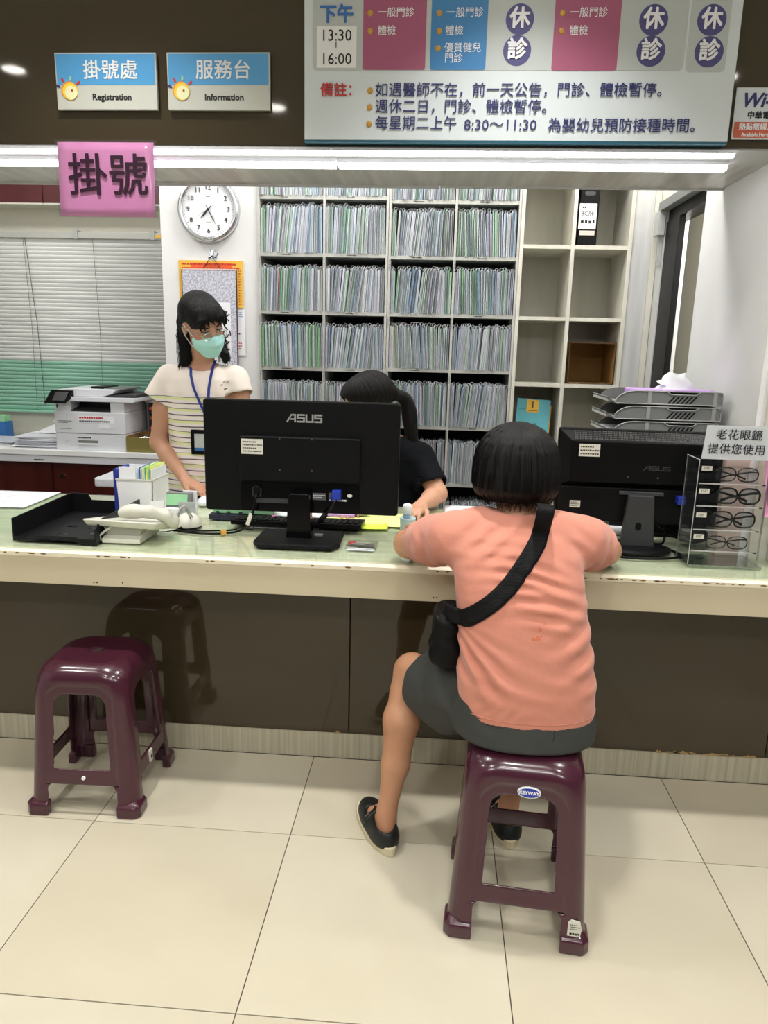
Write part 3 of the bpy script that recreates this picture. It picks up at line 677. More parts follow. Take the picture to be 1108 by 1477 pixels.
for ri in range(7):
    for bi, (a, b, rows, bname) in enumerate(bays):
        z = rows[ri]; n = 27 if ri in (1, 2, 3) else 30; single = ri in (1, 2, 3) and not (ri == 3 and bi == 3)
        x = a+.001; pitch = (b-a-.004)/n; lean0 = q.choice([-.10, -.05, -.12, .04, .08, -.14])
        for k in range(n):
            lean = (lean0*math.sin(PI*min(1, (k+2)/n*1.05))+q.uniform(-.02, .02)) if k < n-3 else q.uniform(-.01, .01)
            if k < 2: lean = max(lean, 0)*.3
            c = 'fold%d' % q.randrange(12); lab = None
            if (ri, bi, k) == (1, 0, n-1): c, lab = 'fold_blue', 'bright sky blue folder at the right end of the far left bay, first full row'
            if (ri, bi, k) == (2, 0, 7): c, lab = 'fold_red', 'thin dusty red folder in the far left bay, second full row'
            if (ri, bi, k) == (3, 2, 3): c, lab = 'fold_lime', 'yellow-green folder near the left of the third bay, third full row'
            if lab is None and q.random() < .08: c = 'fold_green'
            hs = q.uniform(.97, 1.03)*(1.04 if ri == 1 and bi < 2 else 1)
            y = YS+q.uniform(-.012, .004)
            if single:
                o = bpy.data.objects.new('patient_folder', folder_mesh(c, q.randrange(3))); COL.objects.link(o)
                o.location = (x, y, z); o.rotation_euler = (0, -lean, 0); o.scale = (pitch/.0104, 1, hs)
                tag(o, lab or 'worn %s patient folder filed upright in the %s, %s' % (cname[c], bname, rowname[ri]), 'folder', '%s patient folders, %s, %s' % (cname[c] if not lab else 'brightly coloured', bname, rowname[ri]) if not lab else None)
            else:
                mb = stuffmb.setdefault('all', MB()); src = folder_mb(pitch*.96, q.randrange(99)); off = len(mb.v); ci = int(c[4:]) if c[4:].isdigit() else 5
                mb.v += [(x+p[0]-p[2]*math.tan(lean), y+p[1], z+p[2]*hs) for p in src.v]
                mb.f += [tuple(off+i for i in f) for f in src.f]; mb.m += [ci if m == 0 else {1: 12, 2: 13, 3: 12}[m] for m in src.m]
            x += pitch
mb = stuffmb['all']
mk('patient_folders', mb, ['fold%d' % i for i in range(12)]+['page', 'page_dk'], label='remaining pale patient folders in the top, right middle and lower rows of the record cabinets', cat='folders', kind='stuff', fixn=False)
# ------------------------------------------------------------------ pale cubby shelf
cb = empty('cubby_shelf', (.62, YS, 0), 'pale wood-grain open cubby shelf beside the door, mostly empty', 'shelf')
zs = (2.23, 1.897, 1.578, 1.271, .939, .60, .28)
for x0, x1 in ((.354, .3705), (.587, .604), (.842, .860)): mk('side_panel', MB().box(x0, x1, YS-.004, YSB, 0, 2.42), 'cubby', cb, bev=.001, seg=1)
for a, b in ((.3705, .587), (.604, .842)):
    for z in zs: mk('shelf_board', MB().box(a, b, YS, YSB-.01, z-.017, z), 'cubby', cb)
    mk('back_panel', MB().box(a, b, YSB-.01, YSB, 0, 2.42), 'cubby_in', cb)
mk('filler_panel', MB().box(.862, .945, YS+.004, YSB, 0, 2.42), 'filler', cb)
mk('filler_trim', MB().box(.946, .972, YS-.004, YSB, 0, 2.42), 'cubby', cb, bev=.001)
# magazine file, cardboard box, teal booklet
e = empty('magazine_file', (.665, 3.66, 1.8975), 'black upright magazine file with a white handwritten note', 'file box')
mk('box_body', MB().box(.617, .702, 3.585, 3.80, 1.898, 2.20), 'black_soft', e, bev=.002)
mk('finger_hole', MB().prism(rrect(.635, .682, 2.112, 2.130, .008), 'y', 3.5835, 3.586), 'grey_dark', e)
mk('note', MB().box(.615, .693, 3.5825, 3.5835, 1.968, 2.078), 'paper', e)
text('BC肝', .652, 2.035, 3.582, .026, 'ink', e); dashes(e, .624, .686, 1.985, 2.015, 3.5822, 1, 'ink', 'handwriting', 4); dashes(e, .628, .65, 2.053, 2.068, 3.5822, 1, 'ink', 'handwriting', 5)
mk('label_strip', MB().box(.622, .690, 3.583, 3.5845, 1.942, 1.962), 'pink_pale', e)
e = empty('cardboard_box', (.745, 3.7, 1.272), 'open brown cardboard box lying on its side in a cubby', 'box')
x0, x1, z0, z1, t = .622, .838, 1.2725, 1.468, .004
mk('bottom_panel', MB().box(x0, x1, 3.60, 3.86, z0, z0+t), 'cardboard', e); mk('top_panel', MB().hexa([(x0, 3.60, z1-t), (x1, 3.60, z1-t-.004), (x1, 3.86, z1-t), (x0, 3.86, z1-t), (x0, 3.60, z1), (x1, 3.60, z1-.004), (x1, 3.86, z1), (x0, 3.86, z1)]), 'cardboard', e)
mk('side_panel', MB().box(x0, x0+t, 3.60, 3.86, z0+t, z1-t), 'cardboard', e); mk('side_panel', MB().box(x1-t, x1, 3.60, 3.86, z0+t, z1-t), 'cardboard', e); mk('back_panel', MB().box(x0+t, x1-t, 3.855, 3.86, z0+t, z1-t), 'cardboard', e)
mk('cut_edge', MB().box(x0, x1, 3.5985, 3.5998, z0, z0+t).box(x0, x1, 3.5985, 3.5998, z1-t-.002, z1).box(x0, x0+t, 3.5985, 3.5998, z0, z1).box(x1-t, x1, 3.5985, 3.5998, z0, z1), 'card_edge', e)
e = empty('teal_booklet', (.46, 3.62, .94), 'teal booklet with a yellow number one label leaning in a lower cubby', 'book')
def lean_box(x0, x1, y0, t, z0, z1, dx, dy):
    return [(x0, y0, z0), (x1, y0, z0), (x1, y0+t, z0), (x0, y0+t, z0), (x0+dx, y0+dy, z1), (x1+dx, y0+dy, z1-.008), (x1+dx, y0+dy+t, z1-.008), (x0+dx, y0+dy+t, z1)]
mk('cover', MB().hexa(lean_box(.384, .545, 3.60, .012, .94, 1.195, .012, .03)), 'teal', e, bev=.001)
mk('inner_card', MB().hexa(lean_box(.40, .552, 3.613, .006, .94, 1.17, .012, .03)), 'yellow', e)
mk('label', MB().hexa([(.440, 3.6215, 1.130), (.497, 3.6215, 1.126), (.497, 3.626, 1.126), (.440, 3.626, 1.130), (.443, 3.6275, 1.190), (.500, 3.6275, 1.186), (.500, 3.632, 1.186), (.443, 3.632, 1.190)]), 'yellow', e)
text('1', .470, 1.163, 3.621, .045, 'ink', e, bold=.01); dashes(e, .448, .492, 1.133, 1.142, 3.6205, 1, 'ink', 'print', 3); dashes(e, .40, .432, 1.143, 1.150, 3.621, 1, 'ink', 'print', 8)
MM('peak', (60, 110, 112), .6); mk('printed_peak', MB().prism([(.43, 1.02), (.46, 1.05), (.475, 1.075), (.487, 1.078), (.50, 1.06), (.53, 1.02)], 'y', 3.605, 3.6095), 'peak', e)
# ------------------------------------------------------------------ clock
C = (-1.104, 3.595, 2.033); R = .148
e = empty('wall_clock', C, 'round silver-rimmed wall clock on the white column', 'clock')
mk('rim', MB().lathe([(R, 0), (R, -.018), (R-.006, -.030), (R-.016, -.034), (R-.024, -.028), (R-.026, -.016), (R-.026, 0)], C, 56, 'y'), 'chrome', e, smooth=True)
mk('dial', MB().lathe([(R-.025, -.0165), (R-.025, 0)], C, 48, 'y'), 'paper', e)
for i in range(12):
    a = PI/2-(i+1)*PI/6; text(str(i+1), C[0]+.096*math.cos(a), C[2]+.096*math.sin(a), C[1]-.0185, .031, 'ink', e, bold=.006, name='numeral')
for i in range(60):
    a = 2*PI*i/60; L = .007 if i % 5 == 0 else .004; w = .0008 if i % 5 == 0 else .0005; u = (math.cos(a), math.sin(a)); r1 = R-.029
    if i == 0: ticks = MB()
    ticks.prism([(C[0]+u[0]*r1-u[1]*w, C[2]+u[1]*r1+u[0]*w), (C[0]+u[0]*(r1-L)-u[1]*w, C[2]+u[1]*(r1-L)+u[0]*w), (C[0]+u[0]*(r1-L)+u[1]*w, C[2]+u[1]*(r1-L)-u[0]*w), (C[0]+u[0]*r1+u[1]*w, C[2]+u[1]*r1-u[0]*w)], 'y', C[1]-.0175, C[1]-.016)
tag(mk('minute_mark', ticks, 'ink', e), kind='stuff')
def hand(nm, a, L, w, y, back=.02, fancy=True):
    u = (math.cos(a), math.sin(a)); P = lambda r, s: (C[0]+u[0]*r-u[1]*s, C[2]+u[1]*r+u[0]*s)
    mb = MB().prism([P(-back, w*.5), P(L*.3, w), P(L*.75, w*.55), P(L, 0), P(L*.75, -w*.55), P(L*.3, -w), P(-back, -w*.5)], 'y', y-.0012, y)
    if fancy:
        for rr in (.45, .62): c = P(L*rr, 0); mb.tube([(c[0]+w*1.7*math.cos(t), y-.001, c[1]+w*1.7*math.sin(t)) for t in [2*PI*i/10 for i in range(10)]], .0009, 4, closed=True)
    mk(nm, mb, 'ink', e)
hand('hour_hand', math.radians(-133), .058, .0034, C[1]-.0195); hand('minute_hand', math.radians(-62), .082, .0022, C[1]-.022)
hand('second_hand', math.radians(-147), .068, .0006, C[1]-.0245, .036, False)
mk('hub', MB().lathe([(.0045, -.027), (.005, -.018)], C, 12, 'y'), 'ink', e)
dashes(e, C[0]-.010, C[0]+.010, C[2]+.052, C[2]+.059, C[1]-.017, 1, 'ink_grey', 'print', 2); dashes(e, C[0]-.012, C[0]+.012, C[2]-.058, C[2]-.054, C[1]-.017, 1, 'ink_grey', 'print', 3)
# hook, calendar, scroll, notice
e = empty('adhesive_hook', (-1.093, 3.597, 1.83), 'small clear adhesive hook under the clock', 'hook')
mk('plate', MB().box(-1.113, -1.073, 3.596, 3.5995, 1.812, 1.856), 'film', e); mk('hook', MB().tube([(-1.094, 3.594, 1.85), (-1.094, 3.586, 1.83), (-1.092, 3.578, 1.822), (-1.088, 3.574, 1.828)], .0025, 6), 'chrome', e)
e = empty('yellow_calendar', (-1.1, 3.595, 1.56), 'golden yellow calendar sheet with red print behind the scroll', 'calendar')
mk('sheet', MB().box(-1.262, -.948, 3.594, 3.598, 1.59, 1.806), 'yellow', e); mk('tinted_band', MB().box(-1.20, -1.0, 3.5932, 3.5942, 1.765, 1.795), 'orange', e)
dashes(e, -1.245, -.965, 1.762, 1.798, 3.5934, 2, 'red', 'print', 9); dashes(e, -.970, -.957, 1.60, 1.78, 3.5938, 14, 'wifi_orange', 'print', 10)
e = empty('hanging_scroll', (-1.11, 3.585, 1.2), 'grey brocade hanging scroll with black brush calligraphy on a white panel', 'scroll')
MM('scroll_edge', (70, 36, 34), .6)
mk('mount', MB().box(-1.243, -.981, 3.586, 3.590, 1.16, 1.764), 'brocade', e); mk('edging', MB().box(-.981, -.9765, 3.585, 3.591, 1.16, 1.766).box(-1.2465, -1.243, 3.585, 3.591, 1.16, 1.766), 'scroll_edge', e)
mk('top_rod', MB().box(-1.2465, -.9765, 3.584, 3.592, 1.762, 1.768), 'pink_pale', e); mk('bottom_rod', MB().cyl((-1.26, 3.588, 1.155), (-.965, 3.588, 1.155), .011), 'scroll_edge', e, smooth=True)
mk('white_panel', MB().box(-1.205, -1.010, 3.585, 3.5862, 1.24, 1.613), 'paper', e)
mk('cord', MB().tube([(-1.14, 3.588, 1.768), (-1.092, 3.576, 1.825), (-1.056, 3.588, 1.768)], .0022, 5), 'ink', e)
mk('cord_bow', MB().tube([(-1.11, 3.580, 1.815), (-1.093, 3.574, 1.822), (-1.075, 3.578, 1.818), (-1.062, 3.58, 1.838)], .0026, 5), 'ink', e)
for s, x, z in (('永', -1.045, 1.545), ('心', -1.04, 1.47), ('之', -1.045, 1.41), ('志', -1.03, 1.345), ('清', -1.15, 1.54), ('和', -1.15, 1.44)): text(s, x, z, 3.5846, .060 if s != '志' else .03, 'ink', e, bold=.01, shear=.2)
e = empty('wall_notice', (-.96, 3.597, 1.36), 'narrow lilac-white notice sheet on the column right of the scroll', 'paper')
mk('sheet', MB().box(-.995, -.942, 3.595, 3.598, 1.365, 1.58), 'paper', e); dashes(e, -.972, -.955, 1.545, 1.572, 3.5948, 3, 'text_blue', 'print', 1); dashes(e, -.975, -.962, 1.46, 1.475, 3.5948, 1, 'ink', 'print', 1); dashes(e, -.975, -.958, 1.39, 1.43, 3.5948, 3, 'red', 'print', 2)
# ------------------------------------------------------------------ blind
e = empty('venetian_blind', (-2.2, 4.0, 1.02), 'wide venetian blind, grey slats above and green slats below', 'blind')
xa, xb = -3.2, -1.478; zt, zb = 1.948, 1.033
mk('headrail', MB().box(xa, xb+.01, 3.975, 4.015, zt, zt+.034), 'shelf_metal', e, bev=.002)
for x in (-2.42, -1.95, -1.53): mk('bracket', MB().box(x-.012, x+.012, 3.968, 4.02, zt-.004, zt+.044), 'grey_light', e, bev=.002)
mk('price_tag', MB().box(-1.53, -1.485, 3.972, 3.9745, zt+.006, zt+.022), 'yellow', e)
N = 44; sl = {}
for i in range(N):
    z = zt-.012-(zt-zb-.02)*i/(N-1); c = 'slat_grey' if z > 1.295 else 'slat_green'
    if c not in sl:
        mb = MB(); pts = [[], []]
        for j in range(5):
            s = -1+j/2; yy = .0045*s*1.0-.002*(1-s*s); zz = -.0122*s
            pts[0].append((xa-(-2.2), yy, zz)); pts[1].append((xb-(-2.2), yy, zz))
        mb.grid(pts); me = bpy.data.meshes.new('slat'); me.from_pydata(mb.v, [], mb.f); me.materials.append(mt[c]); me.polygons.foreach_set('use_smooth', [True]*len(me.polygons)); me.update(); sl[c] = me
    o = bpy.data.objects.new('slat', sl[c]); COL.objects.link(o); o.parent = e; o.location = (0, -.005, z-1.02)
    o.modifiers.new('s', 'SOLIDIFY').thickness = .0007
for x in (-2.245, -1.86, -2.75): mk('ladder_cord', MB().tube([(x, 3.977, zt), (x+.012, 3.977, (zt+zb)/2), (x+.006, 3.977, zb)], .0013, 4), 'grey_mid', e)
mk('pull_cord', MB().tube([(-2.232, 3.972, zt), (-2.20, 3.974, 1.5), (-2.19, 3.974, 1.06)], .0016, 4), 'grey_dark', e)
mk('bottom_rail', MB().box(xa, xb, 3.984, 4.004, zb-.018, zb-.004), 'slat_green', e, bev=.003)
# ------------------------------------------------------------------ upper maroon cupboards
for i, (a, b) in enumerate(((-3.2, -2.66), (-2.657, -2.10), (-2.097, -1.36))):
    zu = at(100, 293, 3.94)[2]; o = empty('upper_cupboard', ((a+b)/2, 3.94, zu), ['dark maroon upper cupboard above the blind, far left', 'dark maroon upper cupboard above the blind, left of the visible seam', 'dark maroon upper cupboard above the blind, next to the column'][i], 'cupboard')
    box('body', a, b, 3.955, 4.08, zu, 2.60, 'maroon_up', o); mk('door', MB().box(a+.001, b-.001, 3.94, 3.954, zu, 2.60), 'maroon_up', o, bev=.001); mk('bottom_edge', MB().box(a, b, 3.94, 4.08, zu-.008, zu-.0005), 'offwhite', o)
# ------------------------------------------------------------------ low cupboard run with white worktop
e = empty('office_worktop', (-2.3, 3.8, .87), 'white worktop running along the window wall', 'worktop')
mk('top_slab', MB().prism([(3.55, .842), (3.552, .869), (4.06, .869), (4.06, .842)], 'x', -3.2, -1.347), 'white', e, bev=.002); mk('front_edge', MB().box(-3.2, -1.347, 3.553, 3.60, .806, .840), 'white_plastic', e)
dashes(e, -2.04, -1.99, .815, .823, 3.5525, 1, 'ink', 'print', 2, th=.9)
for i, (a, b) in enumerate(((-3.2, -2.56), (-2.557, -1.98), (-1.977, -1.347))):
    o = empty('low_cupboard', ((a+b)/2, 3.6, 0), ['dark maroon low cupboard, far left', 'dark maroon low cupboard under the worktop, in the middle', 'dark maroon low cupboard with a round silver lock'][i], 'cupboard')
    box('body', a, b, 3.63, 4.06, .06, .805, 'maroon', o); mk('door', MB().box(a+.001, b-.001, 3.61, 3.629, .06, .800), 'maroon', o, bev=.001); box('plinth', a, b, 3.66, 4.06, 0, .06, 'black_soft', o)
    if i == 2: mk('lock', MB().lathe([(.012, -.012), (.0125, -.006), (.0125, 0)], (-2.072+.15, 3.612, .727), 16, 'y'), 'chrome', o)
# paper stacks, blue box
def sheets(name, cx, cy, z, w, d, n, label, seed, tilt=.12, col='paper', grp=None, th=.004):
    q = random.Random(seed); e = empty(name, (cx, cy, z), label, 'papers', grp)
    for i in range(n):
        a = q.uniform(-tilt, tilt); c, s = math.cos(a), math.sin(a); ox, oy = q.uniform(-.012, .012), q.uniform(-.015, .015); P = []
        for k in (0, 1):
            for x, y in ((-1, -1), (1, -1), (1, 1), (-1, 1)): P.append((cx+ox+c*x*w/2-s*y*d/2, cy+oy+s*x*w/2+c*y*d/2, z+th*(i+(.84 if k else 0.))+(q.uniform(0, .0015) if i else 0)))
        mk('sheet', MB().hexa(P), q.choice([col, col, 'page', 'fold0']), e)
    return e
sheets('paper_stack', -2.05, 3.75, .8697, .26, .25, 11, 'tall stack of loose white papers left of the printer', 3, th=.0052)
sheets('paper_stack', -2.38, 3.78, .8697, .34, .22, 5, 'flat pile of white papers at the far left of the worktop', 4, th=.004)
e = empty('paper_heap', (-2.0, 3.88, .925), 'crumpled white papers heaped on the tall stack beside the printer', 'papers')
mk('sheet', MB().add([(-2.14, 3.76, .932), (-1.95, 3.74, .930), (-1.95, 3.96, .935), (-2.07, 3.95, .934), (-2.03, 3.82, .985), (-1.97, 3.88, .99)], [(0, 1, 4), (1, 2, 5, 4), (2, 3, 5), (3, 0, 4, 5), (0, 3, 2, 1)]), 'paper', e)
mk('sheet', MB().add([(-2.06, 3.80, .99), (-1.95, 3.80, .975), (-1.96, 3.92, .99), (-2.04, 3.9, 1.0), (-2.0, 3.86, 1.02)], [(0, 1, 4), (1, 2, 4), (2, 3, 4), (3, 0, 4), (3, 2, 1, 0)]), 'page', e)
e = empty('blue_box', (-2.34, 3.90, .8697), 'small bright blue box with a white lid at the far left edge', 'box')
xb_ = at(7, 610, 3.9)[0]; mk('box_body', MB().box(xb_-.10, xb_, 3.90, 3.98, .8697, .965), 'blue', e, bev=.003); mk('lid', MB().box(xb_-.10, xb_-.006, 3.905, 3.975, .965, 1.0), 'green_soft', e, bev=.003)
# ------------------------------------------------------------------ printer
X0_, X1_, Y0_, Y1_ = -1.932, -1.565, 3.585, 3.93
e = empty('printer', (-1.75, 3.75, .8695), 'white multifunction laser printer with a black touch panel', 'printer')
mk('lower_body', MB().prism(rrect(X0_, X1_, .8695, .955, .008, corners=(1, 0, 0, 1)), 'y', Y0_, Y1_), 'white_plastic', e, bev=.002)
mk('front_cover', MB().prism(rrect(X0_, X1_, .957, 1.066, .01, corners=(0, 1, 1, 0)), 'y', Y0_-.002, Y1_), 'white_plastic', e, bev=.003)
mk('tray_slot', MB().box(-1.815, -1.712, Y0_-.0015, Y0_+.002, .902, .922), 'grey_mid', e, bev=.001); mk('tray_grip', MB().box(-1.815, -1.712, Y0_-.004, Y0_-.0015, .900, .908), 'white', e)
mk('left_post', MB().box(X0_+.004, X0_+.085, Y0_+.005, Y1_, 1.066, 1.118), 'white_plastic', e, bev=.002); mk('right_post', MB().box(X1_-.075, X1_-.003, Y0_+.005, Y1_, 1.066, 1.118), 'white_plastic', e, bev=.002)
mk('paper_exit', MB().box(X0_+.085, X1_-.075, Y0_+.10, Y1_, 1.066, 1.118), 'black', e); mk('exit_floor', MB().hexa([(X0_+.085, Y0_+.01, 1.067), (X1_-.075, Y0_+.01, 1.067), (X1_-.075, Y0_+.12, 1.067), (X0_+.085, Y0_+.12, 1.067), (X0_+.085, Y0_+.01, 1.071), (X1_-.075, Y0_+.01, 1.071), (X1_-.075, Y0_+.12, 1.092), (X0_+.085, Y0_+.12, 1.092)]), 'grey_dark', e)
mk('scanner_bed', MB().prism(rrect(X0_-.01, X1_+.055, 1.118, 1.140, .006), 'y', Y0_-.01, Y1_+.02), 'white_plastic', e, bev=.002)
mk('feeder', MB().prism([(X0_+.01, 1.140), (X0_+.24, 1.140), (X0_+.30, 1.158), (X0_+.32, 1.178), (X0_+.06, 1.182), (X0_+.01, 1.172)], 'y', Y0_+.02, Y1_), 'white_plastic', e, bev=.004)
mk('feeder_tray', MB().hexa([(X0_+.22, Y0_+.03, 1.141), (X1_+.05, Y0_+.03, 1.141), (X1_+.05, Y1_-.04, 1.141), (X0_+.22, Y1_-.04, 1.141), (X0_+.24, Y0_+.03, 1.150), (X1_+.055, Y0_+.03, 1.156), (X1_+.055, Y1_-.04, 1.160), (X0_+.24, Y1_-.04, 1.152)]), 'grey_dark', e, bev=.002)
mk('feeder_guide', MB().box(X0_+.17, X0_+.235, Y0_+.06, Y1_-.1, 1.178, 1.190), 'black', e, bev=.002); mk('feeder_rim', MB().box(X0_+.23, X0_+.34, Y0_+.07, Y1_-.06, 1.176, 1.184), 'grey_mid', e, bev=.002)
mk('control_panel', MB().hexa([(X0_-.03, Y0_-.045, 1.108), (X0_+.085, Y0_-.045, 1.108), (X0_+.105, Y0_+.01, 1.14), (X0_-.02, Y0_+.01, 1.14), (X0_-.022, Y0_-.04, 1.115), (X0_+.088, Y0_-.04, 1.115), (X0_+.105, Y0_+.01, 1.172), (X0_-.012, Y0_+.01, 1.172)]), 'black_gloss', e, bev=.004)
mk('screen', MB().add([(X0_+.012, Y0_-.0355, 1.122), (X0_+.078, Y0_-.0355, 1.122), (X0_+.085, Y0_-.003, 1.163), (X0_+.018, Y0_-.003, 1.163)], [(0, 1, 2, 3)]), 'grey_dark', e)
mk('usb_port', MB().box(X0_+.012, X0_+.018, Y0_+.003, Y0_+.005, 1.084, 1.10), 'ink', e)
mk('paper_label', MB().box(X0_+.125, X1_-.055, Y0_-.003, Y0_-.0021, 1.012, 1.046), 'paper', e)
dashes(e, X0_+.13, X1_-.06, 1.030, 1.044, Y0_-.0031, 1, 'red', 'print', 6, th=.75); dashes(e, X0_+.13, X1_-.07, 1.014, 1.026, Y0_-.0031, 1, 'ink_grey', 'print', 7, th=.75)
dashes(e, X0_+.02, X0_+.09, 1.006, 1.022, Y0_-.0023, 2, 'ink_grey', 'print', 8); dashes(e, X0_+.025, X0_+.09, .975, .982, Y0_-.0023, 1, 'grey_mid', 'print', 9); dashes(e, X0_+.115, X0_+.215, .930, .940, Y0_-.0003, 1, 'ink', 'print', 10, th=.8); dashes(e, X0_+.055, X0_+.06, .905, .925, Y0_-.0003, 2, 'ink_grey', 'print', 11)
mk('sticker', MB().box(X0_+.23, X0_+.285, Y0_-.003, Y0_-.0021, .984, 1.006), 'paper', e)
# orange drawer unit
e = empty('drawer_organizer', (-1.45, 3.85, .8695), 'grey desktop organizer with four orange drawers beside the printer', 'organizer')
x0, x1 = -1.535, -1.36
mk('case', MB().box(x0, x0+.008, 3.80, 4.03, .8695, 1.105).box(x1-.008, x1, 3.80, 4.03, .8695, 1.105).box(x0+.008, x1-.008, 4.02, 4.03, .8695, 1.105).box(x0+.008, x1-.008, 3.80, 4.02, .8695, .877), 'grey_mid', e)
mk('lid', MB().box(x0-.006, x1+.004, 3.79, 4.03, 1.105, 1.116), 'grey_light', e, bev=.002)
for i in range(4):
    z = .895+i*.052; d = mk('drawer', MB().box(x0+.010, x1-.010, 3.81, 4.01, z, z+.034), 'grey_dark', e); mk('drawer_label', MB().prism([(3.800, z+.016), (3.812, z+.034), (3.812, z+.016)], 'x', x0+.012, x1-.012), 'orange', d)
e = empty('open_box', (-1.46, 3.66, .8695), 'open olive-brown box holding crumpled clear plastic', 'box')
MM('olive', (124, 114, 56), .6); x0, x1, y0, y1, z0, z1 = -1.562, -1.362, 3.58, 3.775, .8695, .945
mk('box_wall', MB().box(x0, x1, y0, y0+.003, z0, z1), 'olive', e)
mk('box_wall', MB().box(x0, x1, y1-.003, y1, z0, z1+.01), 'cardboard', e); mk('box_wall', MB().box(x0, x0+.003, y0+.003, y1-.003, z0, z1+.005), 'cardboard', e); mk('box_wall', MB().box(x1-.003, x1, y0+.003, y1-.003, z0, z1+.005), 'cardboard', e); mk('box_floor', MB().box(x0+.003, x1-.003, y0+.003, y1-.003, z0, z0+.003), 'cardboard', e)
q = random.Random(4); g = [[(-1.545+.17*i/6, 3.59+.15*j/6, .93+q.uniform(-.03, .022)) for i in range(7)] for j in range(7)]
mk('plastic_film', MB().grid(g), 'film', e)
# white return table behind the counter
e = empty('return_table', (-1.36, 3.2, 0), 'white side table with a rounded corner behind the counter', 'table')
o = mk('table_top', MB().prism(rrect(-1.47, -1.27, 3.0, 3.4, .03), 'z', .80, .838), 'white_plastic', e, bev=.006)
mk('leg', MB().box(-1.44, -1.40, 3.18, 3.22, 0, .80), 'grey_mid', e); mk('leg', MB().box(-1.32, -1.28, 3.18, 3.22, 0, .80), 'grey_mid', e)
